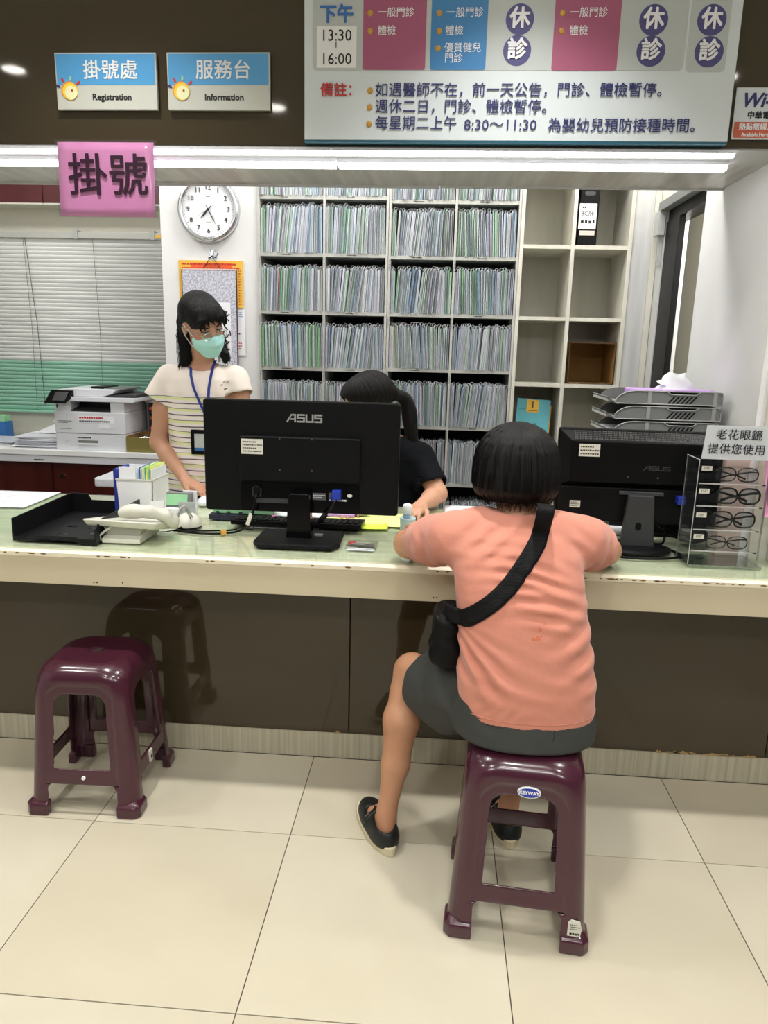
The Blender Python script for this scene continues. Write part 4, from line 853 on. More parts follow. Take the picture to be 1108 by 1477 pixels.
# ================================================================== THINGS ON THE COUNTER
def monitor(label, loc, rz, w, h, zb, style):
    e = empty('monitor', (0, 0, 0), label, 'monitor', 'computer monitors seen from behind')
    t = .026; zt = zb+h                      # back of the panel faces -Y
    if style == 1:
        mk('shell', MB().prism(rrect(-w/2, w/2, zb, zt, .010), 'y', -.004, .022), 'mon1', e, bev=.004)
        mk('screen_face', MB().box(-w/2+.006, w/2-.006, .0215, .0235, zb+.006, zt-.006), 'black_gloss', e)
        cx0, cx1 = -w/2+.118, w/2-.122
        mk('rear_cover', MB().prism(rrect(cx0, cx1, zb+.105, zt-.112, .010), 'y', -.022, -.003), 'mon1', e, bev=.004)
        mk('port_bay', MB().prism(rrect(cx0, cx1, zb+.004, zb+.098, .006), 'y', -.0052, -.003), 'black_gloss', e)
        mb = MB()
        for i in range(64): x = cx0+.01+i*(cx1-cx0-.02)/64; mb.box(x, x+.002, -.0232, -.0215, zt-.1165, zt-.1145)
        tag(mk('vent_slot', mb, 'grey_dark', e), kind='stuff')
        for x in (-.065, .038):
            for z in (zb+.142, zb+.242): mk('screw', MB().lathe([(.0025, -.0238), (.003, -.021)], (x, 0, z), 10, 'y'), 'steel', e)
        mk('asset_label', MB().box(cx0+.008, cx0+.078, -.0228, -.0219, zt-.170, zt-.122), 'offwhite', e); dashes(e, cx0+.013, cx0+.075, zt-.166, zt-.126, -.0229, 4, 'ink', 'print', 5, th=.45)
        # logo
        logo(e, .012, zt-.054, -.0046, .118, .026, 'logo')
        mk('rating_label', MB().box(.038, .082, -.0062, -.0053, zb+.045, zb+.068), 'ink_grey', e); dashes(e, .040, .080, zb+.050, zb+.064, -.0063, 2, 'white', 'print', 7)
        mk('rating_label', MB().box(.09, .128, -.0062, -.0053, zb+.048, zb+.070), 'ink_grey', e); dashes(e, .092, .150, zb+.040, zb+.052, -.0063, 1, 'white', 'print', 8)
        mk('emblem', MB().lathe([(.008, -.0062), (.008, -.0053)], (.158, 0, zb+.062), 14, 'y', (1.1, .7)), 'white', e)
        mk('power_socket', MB().box(-.158, -.128, -.010, -.0053, zb+.05, zb+.078), 'grey_dark', e); mk('connector_strip', MB().box(-.15, -.02, -.008, -.0053, zb+.03, zb+.045), 'grey_dark', e)
        p = mk('video_plug', MB().box(.104, .132, -.034, -.0055, zb+.052, zb+.082), 'vga', e, bev=.002); mk('plug_screw', MB().cyl((.101, -.02, zb+.045), (.101, -.02, zb+.06), .003), 'vga', p)
        mk('power_plug', MB().box(-.150, -.132, -.032, -.0055, zb+.055, zb+.088), 'black', e, bev=.003)
        mk('neck', MB().prism([(-.041, zb-.082), (.041, zb-.082), (.034, zb+.066), (.028, zb+.072), (-.028, zb+.072), (-.034, zb+.066)], 'y', -.052, -.006), 'black_gloss', e, bev=.010, seg=3)
        mk('base', MB().prism([(-.135, -.10), (-.115, -.135), (.115, -.135), (.138, -.10), (.135, .06), (-.135, .06)], 'z', .0, .016), 'black_soft', e, bev=.004)
        mk('latch', MB().box(.046, .072, -.02, .0, .016, .020), 'grey_mid', e)
    else:
        mk('shell', MB().prism(rrect(-w/2, w/2, zb, zt, .008), 'y', .0, .026), 'black', e, bev=.004)
        mk('screen_face', MB().box(-w/2+.006, w/2-.006, .0255, .0275, zb+.006, zt-.006), 'black_gloss', e)
        x0, x1, z0, z1 = -w/2+.004, w/2-.004, zb+.115, zt-.004
        P = [(x0, 0, z0), (x1, 0, z0), (x1, 0, z1), (x0, 0, z1), (x0+.035, -.030, z0+.02), (x1-.035, -.030, z0+.02), (x1-.035, -.030, z1-.032), (x0+.035, -.030, z1-.032)]
        mk('rear_cover', MB().add(P, [(0, 1, 2, 3), (4, 5, 6, 7), (0, 1, 5, 4), (1, 2, 6, 5), (2, 3, 7, 6), (3, 0, 4, 7)]), 'black', e, bev=.003)
        mb = MB()
        for r in range(5):
            for i in range(88): x = x0+.045+i*(x1-x0-.09)/88; t_ = (r+.7)/6; mb.box(x, x+.0022, -.0305*t_-.0012, -.030*t_, z1-.032*t_-.0018, z1-.032*t_+.0018)
        tag(mk('vent_slot', mb, 'grey_mid', e), kind='stuff')
        mk('lower_shell', MB().box(-w/2+.01, w/2-.01, -.010, .0, zb+.004, zb+.115), 'black_soft', e, bev=.004)
        mk('asset_label', MB().box(x0+.058, x0+.122, -.0318, -.0302, zt-.085, zt-.046), 'offwhite', e); dashes(e, x0+.062, x0+.120, zt-.082, zt-.049, -.0319, 3, 'ink', 'print', 5, th=.45)
        mk('small_label', MB().box(x0+.045, x0+.078, -.0112, -.0102, zb+.045, zb+.068), 'offwhite', e); dashes(e, x0+.048, x0+.075, zb+.048, zb+.065, -.0113, 3, 'ink', 'print', 6)
        logo(e, .045, zt-.115, -.0304, .085, .015, 'logo_dark')
        for x in (-.04, .05): mk('screw', MB().lathe([(.0022, -.032), (.003, -.030)], (x, 0, zb+.155), 10, 'y'), 'steel', e)
        mk('video_plug', MB().box(.115, .138, -.045, -.0105, zb+.075, zb+.10), 'vga', e, bev=.002)
        mk('hinge_bar', MB().box(-.062, .075, -.028, -.0105, zb+.096, zb+.108), 'grey_dark', e, bev=.002)
        mk('neck', MB().prism([(-.050, .018), (.055, .018), (.042, zb+.100), (-.036, zb+.100)], 'y', -.052, -.028), 'grey_soft', e, bev=.003)
        mk('cable_hole', MB().prism(rrect(-.008, .010, zb-.012, zb+.014, .008), 'y', -.0535, -.0522), 'black', e)
        mk('base', MB().lathe([(.108, 0), (.114, .004), (.112, .012), (.09, .018), (.02, .020)], (0, -.03, 0), 40, sq=(1.0, .72)), 'black_soft', e, smooth=True)
    e.location = loc; e.rotation_euler.z = rz; return e
MM('mon1', (9, 10, 11), .42, spec=.2); MM('logo', (150, 150, 148), .4); MM('logo_dark', (46, 46, 48), .5); MM('grey_soft', (46, 47, 49), .5)
def logo(e, cx, cz, y, w, h, m):           # the maker's name in slanted strokes
    s = w/4.9; sl = .35*h; t = h*.20
    def st(pts): mk('letter', MB().prism(pts, 'y', y-.0008, y), m, e)
    def sk(x, z): return (cx-w/2+x+sl*(z/h-.5)*0+.0, cz-h/2+z)
    A = [(0, 0), (.62*s, h), (1.25*s, h), (1.25*s, h-t), (.80*s, h-t), (.80*s, h*.62), (1.25*s, h*.62), (1.25*s, h*.42), (.58*s, h*.42), (.3*s, 0)]
    st([sk(*p) for p in [(0, 0), (.66*s, h), (.86*s, h), (.22*s, 0)]]); st([sk(*p) for p in [(.62*s, h-t), (.75*s, h), (1.3*s, h), (1.3*s, 0), (1.08*s, 0), (1.08*s, h-t)]]); st([sk(*p) for p in [(.5*s, h*.28), (.62*s, h*.28+t), (1.06*s, h*.28+t), (1.06*s, h*.28)]])
    for o in (1.42*s, 3.72*s):
        x1 = 1.05*s
        st([sk(o+a, b) for a, b in [(0, 0), (x1, 0), (x1, h*.6), (.22*s, h*.6), (.22*s, h-t), (x1, h-t), (x1, h), (0, h), (0, h*.42), (x1-.22*s, h*.42), (x1-.22*s, t), (0, t)]])
    o = 2.57*s; st([sk(o+a, b) for a, b in [(0, h), (0, 0), (1.05*s, 0), (1.05*s, h), (.83*s, h), (.83*s, t), (.22*s, t), (.22*s, h)]])
m1 = monitor('large black desktop monitor seen from behind with a silver logo, left of the seated customer', (-.424, 2.285, ZC), .012, .628, .360, .088, 1)
m2 = monitor('smaller black monitor seen from behind, between the customer and the glasses stand', (.655, 2.345, ZC), -.05, .520, .300, .083, 2)
# letter tray
def traymb(w, d, h, t=.003):
    return w
e = empty('letter_tray', (-1.17, 2.112, ZC), 'large open black plastic letter tray on the left end of the counter', 'tray')
def wall(a, b, prof, nm, t=.004, m='tray_black'):       # upright wall from a to b whose top follows prof [(s, height)]
    a = Vector((a[0], a[1], 0)); b = Vector((b[0], b[1], 0)); d = (b-a); n = Vector((-d.y, d.x, 0)).normalized()*t; vs = []; N = len(prof)
    for off in (Vector(), n):
        for s, z0, z1 in prof:
            p = a+d*s+off; vs += [(p.x, p.y, ZC+z0), (p.x, p.y, ZC+z1)]
    fs = []
    for i in range(N-1):
        k = 2*i; fs += [(k, k+2, k+3, k+1), (2*N+k, 2*N+k+1, 2*N+k+3, 2*N+k+2), (k+1, k+3, 2*N+k+3, 2*N+k+1), (k, 2*N+k, 2*N+k+2, k+2)]
    fs += [(0, 1, 2*N+1, 2*N), (2*N-2, 4*N-2, 4*N-1, 2*N-1)]
    return mk(nm, MB().add(vs, fs), m, e)
FL, FR = (-1.302, 2.118), (-1.036, 2.106); BL, BR = (-1.305, 2.50), (-1.030, 2.49)
wall(FL, BL, [(0, 0, .010), (.0, .0, .072), (1, 0, .078)], 'side_wall'); wall(BR, FR, [(0, 0, .078), (.88, 0, .074), (.93, 0, .062), (1, 0, .050)], 'side_wall')
wall(BL, BR, [(0, 0, .078), (.22, 0, .078), (.27, 0, .055), (.72, 0, .055), (.78, 0, .078), (1, 0, .078)], 'back_wall')
wall(FL, FR, [(0, 0, .014), (.16, 0, .014), (.38, .008, .022), (.76, .008, .022), (.80, 0, .018), (1, 0, .018)], 'front_edge')
fx = lambda u, v: (FL[0]+(FR[0]-FL[0])*u+(BL[0]-FL[0])*v, FL[1]+(FR[1]-FL[1])*u+(BL[1]-FL[1])*v)
P = [fx(0, 0), fx(1, 0), fx(1, 1), fx(0, 1)]; mk('tray_floor', MB().hexa([(x, y, ZC+.006) for x, y in P]+[(x, y, ZC+.010) for x, y in P]), 'tray_black', e)
for u, v in ((.35, .42), (.62, .40), (.40, .16), (.78, .22)):
    P = [fx(u, v), fx(u+.12, v), fx(u+.12, v+.05), fx(u, v+.05)]; mk('drain_hole', MB().hexa([(x, y, ZC+.0099) for x, y in P]+[(x, y, ZC+.0103) for x, y in P]), 'black_gloss', e)
e_tray = e
# desk phone seen from behind
e = empty('desk_phone', (-.97, 2.24, ZC), 'off-white desk telephone on its stand, seen from behind, beside the black tray', 'telephone')
mk('foot', MB().prism([(2.135, ZC), (2.135, ZC+.014), (2.155, ZC+.022), (2.24, ZC+.04), (2.30, ZC+.012), (2.30, ZC)], 'x', -1.028, -.905), 'phone', e, bev=.003)
mk('stand', MB().hexa([(-1.018, 2.155, ZC+.018), (-.912, 2.155, ZC+.018), (-.912, 2.20, ZC+.018), (-1.018, 2.20, ZC+.018), (-1.03, 2.15, ZC+.055), (-.90, 2.15, ZC+.055), (-.90, 2.20, ZC+.055), (-1.03, 2.20, ZC+.055)]), 'phone_dk', e, bev=.003)
mk('body', MB().hexa([(-1.075, 2.135, ZC+.056), (-.86, 2.135, ZC+.048), (-.855, 2.30, ZC+.012), (-1.075, 2.30, ZC+.014), (-1.085, 2.125, ZC+.078), (-.845, 2.125, ZC+.072), (-.84, 2.31, ZC+.040), (-1.085, 2.31, ZC+.045)]), 'phone', e, bev=.007, seg=3)
S = SDF((-1.0, 2.08, ZC), (-.78, 2.34, ZC+.14), .003)
S.chain([((-.962, 2.155, ZC+.095), .017), ((-.93, 2.16, ZC+.100), .019), ((-.90, 2.165, ZC+.100), .016)], .01)
S.chain([((-.945, 2.16, ZC+.10), .020), ((-.885, 2.175, ZC+.096), .018), ((-.845, 2.20, ZC+.080), .019), ((-.832, 2.22, ZC+.060), .021), ((-.835, 2.24, ZC+.045), .018)], .012)
P, Q = S.mesh(); fastmesh('handset', P, Q, 'phone', e)
mk('cable', MB().tube([(-1.00, 2.150, ZC+.05), (-1.02, 2.140, ZC+.035), (-1.035, 2.135, ZC+.022), (-1.03, 2.14, ZC+.006)], .004, 6), 'phone', e, smooth=True)
cord = []
for i in range(150):
    t = i/149; a = i*.95; c = Vector((-.835+.02*t, 2.26+.10*t, ZC+.045+.05*math.sin(PI*t*.9)-.025*t)); r = .007
    cord.append((c.x+.3*r*math.cos(a), c.y+r*math.cos(a), c.z+r*math.sin(a)))
mk('coiled_cord', MB().tube(cord, .0018, 4), 'grey_light', e, smooth=True)
mk('display_flap', MB().hexa([(-.955, 2.335, ZC+.055), (-.905, 2.335, ZC+.055), (-.905, 2.345, ZC+.055), (-.955, 2.345, ZC+.055), (-.965, 2.37, ZC+.088), (-.912, 2.37, ZC+.088), (-.912, 2.378, ZC+.088), (-.965, 2.378, ZC+.088)]), 'grey_light', e, bev=.002)
# white card box with index cards
e = empty('card_box', (-1.03, 2.50, ZC), 'white plastic box packed with pale record cards behind the phone', 'box')
x0, x1, y0, y1, z1 = -1.108, -.977, 2.44, 2.59, ZC+.148; t = .003
mk('front_wall', MB().hexa([(x0+.008, y0, ZC), (x1-.006, y0, ZC), (x1-.006, y0+t, ZC), (x0+.008, y0+t, ZC), (x0, y0, z1), (x1, y0, z1), (x1, y0+t, z1), (x0, y0+t, z1)]), 'white', e)
mk('back_wall', MB().box(x0, x1, y1-t, y1, ZC, z1), 'white', e); mk('side_wall', MB().hexa([(x1-.009, y0, ZC), (x1-.006, y0, ZC), (x1-.006, y1, ZC), (x1-.009, y1, ZC), (x1-.003, y0, z1), (x1, y0, z1), (x1, y1, z1), (x1-.003, y1, z1)]), 'white', e)
mk('side_wall', MB().box(x0+.004, x0+.008, y0+t, y1-t, ZC, z1), 'white', e); mk('box_floor', MB().box(x0+.008, x1-.008, y0+t, y1-t, ZC, ZC+.003), 'white', e)
mk('rim', MB().box(x0-.002, x1+.002, y0-.002, y0+.001, z1-.005, z1+.001).box(x1-.001, x1+.002, y0, y1, z1-.005, z1+.001), 'offwhite', e)
dashes(e, x1-.06, x1-.035, ZC+.044, ZC+.053, y0-.0003, 1, 'ink', 'print', 2)
q = random.Random(6)
cg = [('paper', .0), ('page', .0), ('fold1', 0), ('paper', 0), ('fold4', 0), ('page', 0), ('blue', 0), ('paper', 0), ('fold8', 0), ('lime_paper', 0), ('page', 0), ('green_soft', 0), ('lime_paper', 0), ('lime_deep', 0), ('paper', 0), ('green_soft', 0), ('lime_paper', 0), ('page', 0)]
cn = {'paper': 'white', 'page': 'white', 'fold1': 'pale grey', 'fold4': 'pale blue', 'blue': 'strong blue', 'fold8': 'pale blue', 'lime_paper': 'pale yellow', 'green_soft': 'pale green', 'lime_deep': 'lime green'}
n = len(cg)
for i, (c, _) in enumerate(cg):
    if i < 4: X0_, X1_, Y = x0+.008, x0+.068, y0+.006+i*.030; P = [(X0_, Y), (X1_, Y), (X1_, Y+.002), (X0_, Y+.002)]
    else:
        k = i-4; xx = x0+.072+k*.0038; P = [(xx, y0+.006), (xx+.0022, y0+.006), (xx+.0022, y1-.008), (xx, y1-.008)]
    h = ZC+.185+q.uniform(-.006, .008); lx = q.uniform(0, .004)
    o = mk('record_card', MB().hexa([(x, y, ZC+.0035) for x, y in P]+[(x+lx*(i > 3)-(0), y, h) for x, y in P]), c)
    tag(o, cn[c]+' record card standing in the white card box', 'card', 'record cards in the white box, '+cn[c])
box('blue_binder', -1.128, -1.112, 2.46, 2.58, ZC, ZC+.178, 'lanyard', bev=.002, label='dark blue comb-bound booklet standing left of the white card box', cat='book')
# green card display, small pale stand card (its code left out), white dome
e = empty('green_card_stand', (-.90, 2.47, ZC), 'grey-framed stand with a green card beside the white box', 'stand')
x0, z0 = -.945, ZC+.052
mk('frame', MB().hexa([(x0, 2.47, ZC+.045), (x0+.092, 2.47, ZC+.045), (x0+.092, 2.49, ZC+.045), (x0, 2.49, ZC+.045), (x0, 2.48, ZC+.098), (x0+.092, 2.48, ZC+.098), (x0+.092, 2.50, ZC+.098), (x0, 2.50, ZC+.098)]), 'grey_mid', e, bev=.002)
mk('card', MB().hexa([(x0+.002, 2.4665, ZC+.055), (x0+.078, 2.4665, ZC+.055), (x0+.078, 2.4695, ZC+.055), (x0+.002, 2.4695, ZC+.055), (x0+.002, 2.4765, ZC+.092), (x0+.078, 2.4765, ZC+.092), (x0+.078, 2.479, ZC+.092), (x0+.002, 2.479, ZC+.092)]), 'green_soft', e)
mk('base_block', MB().box(x0, x0+.10, 2.455, 2.51, ZC, ZC+.045), 'paper', e, bev=.002); mk('white_card', MB().box(x0+.05, x0+.10, 2.51, 2.514, ZC, ZC+.10), 'paper', e)
e = empty('pale_card_stand', (-.85, 2.43, ZC), 'small pale blue card in a clear upright holder behind the white dome', 'stand')
mk('card', MB().box(-.885, -.825, 2.432, 2.434, ZC+.005, ZC+.075), 'board_grey', e); mk('holder', MB().box(-.888, -.822, 2.428, 2.4315, ZC+.003, ZC+.078).box(-.888, -.822, 2.41, 2.45, ZC, ZC+.003), 'acrylic', e)
e = empty('white_dome', (-.835, 2.39, ZC), 'round white dome device with a thin black cable', 'device')
mk('dome', MB().lathe([(.001, .046), (.020, .0445), (.034, .036), (.043, .020), (.045, .006), (.043, .002)], (-.835, 2.385, ZC), 28), 'offwhite', e, smooth=True)
mk('rubber_ring', MB().lathe([(.044, 0), (.046, .003), (.044, .0045)], (-.835, 2.385, ZC), 28), 'black', e)
mk('cable_plug', MB().cyl((-.845, 2.342, ZC+.006), (-.845, 2.33, ZC+.008), .004), 'black', e); mk('cable', MB().tube([(-.845, 2.332, ZC+.007), (-.86, 2.31, ZC+.004), (-.88, 2.29, ZC+.003), (-.90, 2.285, ZC+.003)], .0018, 6), 'black', e)
# paper sheets on the counter
def sheet(x, y, w, d, rz, m, label, cat='paper', z=ZC, lines=0, curl=0, group=None, name='paper_sheet'):
    e = empty(name, (x, y, z), label, cat, group); c, s = math.cos(rz), math.sin(rz); n = 6
    g = [[(x+c*(u-.5)*w-s*(v-.5)*d, y+s*(u-.5)*w+c*(v-.5)*d, z+.0008+curl*((2*u-1)**4+(2*v-1)**4)) for u in [i/n for i in range(n+1)]] for v in [i/n for i in range(n+1)]]
    o = mk('sheet', MB().grid(g), m, e, smooth=True); o.modifiers.new('s', 'SOLIDIFY').thickness = .0006
    if lines:
        q = random.Random(int(abs(x*1000))); mb = MB()
        for i in range(lines):
            v = .1+.8*i/lines; u = .1
            while u < .88:
                L = q.uniform(.03, .1); a = [(u, v), (u+L, v), (u+L, v+.012), (u, v+.012)]; mb.add([(x+c*(p-.5)*w-s*(r-.5)*d, y+s*(p-.5)*w+c*(r-.5)*d, z+.0016) for p, r in a], [(0, 1, 2, 3)]); u += L+.02
        mk('handwriting', mb, 'ink_grey', e)
    return e
sheet(-1.74, 2.70, .42, .30, .04, 'paper', 'white sheet of paper on the far left end of the counter', lines=8, curl=.0004)
sheet(-.235, 2.60, .30, .21, -.06, 'lime_paper', 'large pale yellow handwritten sheet right of the monitor', lines=9, curl=.0015)
sheet(-.205, 2.475, .105, .075, .10, 'lime_deep', 'lime green slip under the pale yellow sheet', curl=.003)
sheet(-.05, 2.50, .10, .07, .3, 'fold4', 'pale blue card on the counter in front of the clerk in black', lines=2)
sheet(.16, 2.78, .22, .24, .0, 'paper', 'white form at the back of the counter behind the customer', lines=6)
sheet(-.52, 2.56, .24, .30, .08, 'paper', 'white form on the counter behind the large monitor stand', lines=9)
# keyboard on a tray
e = empty('keyboard', (-.465, 2.45, ZC), 'black keyboard with folding feet lying behind the monitor stand', 'keyboard')
mk('keyboard_body', MB().prism([(2.39, ZC+.012), (2.392, ZC+.028), (2.54, ZC+.014), (2.54, ZC+.003)], 'x', -.69, -.238), 'black', e, bev=.003)
key = MB().box(-.0075, .0075, -.0075, .0075, 0, .006); kme = None
for r in range(5):
    for i in range(22):
        x = -.675+i*.0198; y = 2.408+r*.0205; z = ZC+.026-(y-2.392)/.148*.0135
        if kme is None:
            o = mk('key', MB().box(x-.0075, x+.0075, y-.0075, y+.0075, z, z+.006), 'black_soft', e); kme = o.data; base = (x, y, z)
        else:
            o = bpy.data.objects.new('key', kme); COL.objects.link(o); o.parent = e; o.location = (x-base[0], y-base[1], z-base[2])
for x in (-.62, -.29): mk('folding_foot', MB().tube([(x-.012, 2.388, ZC+.013), (x-.012, 2.378, ZC+.001), (x+.012, 2.378, ZC+.001), (x+.012, 2.388, ZC+.013)], .002, 5), 'black', e)
# small things behind the monitor
e = empty('green_tray', (-.66, 2.60, ZC), 'light green plastic tray in a dark blue rack behind the monitor', 'tray')
mk('rack', MB().box(-.80, -.60, 2.50, 2.62, ZC, ZC+.018).box(-.775, -.765, 2.50, 2.51, ZC+.018, ZC+.03).box(-.735, -.725, 2.50, 2.51, ZC+.018, ZC+.03).box(-.69, -.68, 2.50, 2.51, ZC+.018, ZC+.03).box(-.65, -.64, 2.50, 2.51, ZC+.018, ZC+.03), 'navy_trouser', e)
mk('tray', MB().prism(rrect(-.79, -.565, ZC+.02, ZC+.055, .008), 'y', 2.515, 2.64), 'green_soft', e, bev=.003)
o = box('usb_stick', -.527, -.478, 2.548, 2.566, ZC+.0018, ZC+.0125, 'grey_dark', bev=.003, label='dark grey stick-shaped gadget on the white form', cat='gadget'); o.rotation_euler.z = -.35
o = mk('pink_clip', MB().prism([(0, 0), (.03, 0), (.034, .010), (.018, .02), (.004, .014)], 'y', 0, .02), 'lilac', origin=(0, 0, 0), label='small pink clip on the counter left of the monitor neck', cat='clip'); o.location = (-.585, 2.50, ZC+.0018)
mt['hotpink'] = mat('hotpink', (226, 120, 184), .5); o.data.materials[0] = mt['hotpink']
o = box('teal_pack', -.395, -.295, 2.66, 2.72, ZC+.002, ZC+.026, 'teal2', bev=.004, label='flat teal packet with a white stripe right of the monitor neck', cat='packet'); o.rotation_euler.z = .15
o = box('lilac_pack', -.395, -.285, 2.60, 2.65, ZC+.002, ZC+.014, 'lilac', bev=.003, label='flat lilac packet in front of the teal packet', cat='packet')
S = SDF((-.30, 2.60, ZC+.001), (-.21, 2.70, ZC+.05), .003); q = random.Random(8)
for i in range(9): S.ell((-.258+q.uniform(-.02, .02), 2.65+q.uniform(-.02, .02), ZC+.016+q.uniform(-.006, .01)), (.014, .012, .010), k=.004)
P, Q = S.mesh(); fastmesh('grey_pouch', P, Q, 'grey_light', None, origin=(-.258, 2.65, ZC+.002), label='crumpled grey pouch beside the teal packet', cat='pouch')
# cup with glue stick
e = empty('small_cup', (-.082, 2.43, ZC), 'pale blue cup printed with a pink shape beside the yellow sheet', 'cup')
MM('cup', (186, 206, 212), .4)
mk('cup_body', MB().lathe([(.024, 0), (.028, .05), (.0285, .052), (.0265, .052), (.0225, .004), (.001, .004)], (-.082, 2.43, ZC), 28), 'cup', e, smooth=True)
mk('printed_shape', MB().lathe([(.0262, .012), (.0282, .038)], (-.0822, 2.4297, ZC), 40).ell((-.082, 2.404, ZC+.024), (.010, .0022, .011)) if 0 else MB().ell((-.080, 2.4045, ZC+.026), (.010, .0018, .010), 10, 6).ell((-.074, 2.4055, ZC+.014), (.006, .0018, .007), 8, 5), 'coral', e, smooth=True)
e = empty('glue_stick', (-.084, 2.43, ZC+.004), 'white and pale blue glue stick with a domed cap standing in the cup', 'glue stick')
mk('tube', MB().cyl((-.084, 2.43, ZC+.0045), (-.084, 2.43, ZC+.075), .0145, n=22), 'cup', e, smooth=False); mk('cap', MB().lathe([(.0155, .066), (.0155, .092), (.013, .098), (.006, .101), (.001, .1015)], (-.084, 2.43, ZC), 24), 'paper', e, smooth=True)
dashes(e, -.094, -.074, ZC+.052, ZC+.064, 2.4150, 3, 'text_blue', 'print', 3)
# plastic packet
e = empty('plastic_packet', (-.215, 2.215, ZC), 'small clear plastic packet of stationery on the front of the counter', 'packet')
q = random.Random(2); mk('film', MB().grid([[(-.268+.10*i/6, 2.16+.115*j/6, ZC+.003+q.uniform(0, .004)) for i in range(7)] for j in range(7)]), 'film', e)
mk('contents', MB().cbox((-.215, 2.235, ZC+.003), (.075, .02, .004), (0, 0, -.05)), 'grey_mid', e); mk('paper_strip', MB().box(-.26, -.175, 2.17, 2.195, ZC+.0005, ZC+.0015), 'paper', e); mk('red_tab', MB().cbox((-.252, 2.25, ZC+.004), (.022, .016, .003)), 'red', e)
# cables
def cable(path, r, label, m='black', z=None):
    P = [Vector(p) for p in path]; out = []
    for i in range(len(P)-1):
        p0, p1, p2, p3 = P[max(i-1, 0)], P[i], P[i+1], P[min(i+2, len(P)-1)]
        for k in range(6):
            t = k/6; out.append(.5*((2*p1)+(p2-p0)*t+(2*p0-5*p1+4*p2-p3)*t*t+(3*p1-p0-3*p2+p3)*t**3))
    out.append(P[-1]); e = empty('cable', path[0], label, 'cable'); mk('cord', MB().tube(out, r, 7), m, e, smooth=True); return e
zc = ZC+.004
e = cable([(-.84, 2.30, zc), (-.76, 2.285, zc), (-.68, 2.30, zc), (-.625, 2.295, zc+.015), (-.585, 2.255, ZC+.06), (-.565, 2.243, ZC+.13), (-.563, 2.252, ZC+.15)], .0036, 'black power cable with a white tag and yellow clip running to the large monitor')
mk('yellow_clip', MB().cbox((-.688, 2.30, zc+.003), (.018, .020, .018), (0, 0, .5)), 'gold', e, bev=.004); mk('white_tag', MB().cbox((-.586, 2.247, ZC+.068), (.013, .004, .042), (0, .35, 0)), 'offwhite', e, bev=.003)
e = cable([(-.305, 2.255, ZC+.142), (-.325, 2.235, ZC+.11), (-.36, 2.25, ZC+.065), (-.40, 2.30, ZC+.03), (-.42, 2.36, zc)], .0034, 'black video cable with a thick bead hanging from the blue plug'); mk('ferrite_bead', MB().cyl((-.338, 2.238, ZC+.095), (-.357, 2.248, ZC+.070), .009, n=14), 'black_soft', e, smooth=True)
cable([(-.86, 2.305, zc), (-.78, 2.315, zc), (-.72, 2.33, zc), (-.68, 2.34, zc), (-.66, 2.36, zc)], .0032, 'second black cable lying behind the tagged power cable')
q = random.Random(12)
for i in range(7):
    a = [(.76+q.uniform(-.02, .02), 2.46, ZC+.06+.012*i), (.80+q.uniform(0, .03), 2.42+q.uniform(0, .03), ZC+.02+.01*i), (.88+q.uniform(-.02, .02), 2.40+.01*i, ZC+.012+.007*i), (.92, 2.44+q.uniform(0, .03), ZC+.02+.008*i), (.86+q.uniform(-.03, .03), 2.50, ZC+.03+.008*i)]
    e = cable(a, .0045, 'tangled black cable behind the smaller monitor'); e['group'] = 'cables behind the smaller monitor'
cable([(.78, 2.42, ZC+.13), (.77, 2.40, ZC+.06), (.765, 2.40, zc), (.70, 2.45, zc)], .004, 'black cable hanging from the smaller monitor')
e = cable([(.53, 2.26, zc), (.58, 2.215, zc), (.66, 2.205, zc), (.74, 2.22, zc), (.785, 2.26, zc), (.77, 2.32, zc)], .0042, 'black cable looped around the round monitor base')
# white adapter box behind monitor 2
e = empty('white_adapter', (.61, 2.47, ZC), 'small white adapter box behind the smaller monitor', 'device'); mk('case', MB().box(.545, .68, 2.45, 2.55, ZC, ZC+.03), 'white', e, bev=.004); mk('socket', MB().box(.575, .600, 2.4490, 2.4505, ZC+.008, ZC+.018), 'lilac', e); mk('status_light', MB().box(.625, .640, 2.449, 2.4505, ZC+.013, ZC+.018), 'ink', e)
e = empty('computer_tower', (.78, 2.64, ZC), 'black computer case standing behind the smaller monitor under the grey trays', 'computer'); mk('case', MB().box(.62, .925, 2.53, 2.72, ZC, 1.118), 'black_soft', e, bev=.004); mk('side_panel', MB().box(.635, .91, 2.527, 2.5305, ZC+.02, 1.10), 'black', e, bev=.001)
# white board behind the customer's head
box('white_folder', .335, .372, 2.60, 2.75, ZC, ZC+.10, 'paper', label='white folder standing on the counter right of the customer\'s head', cat='folder', bev=.001)
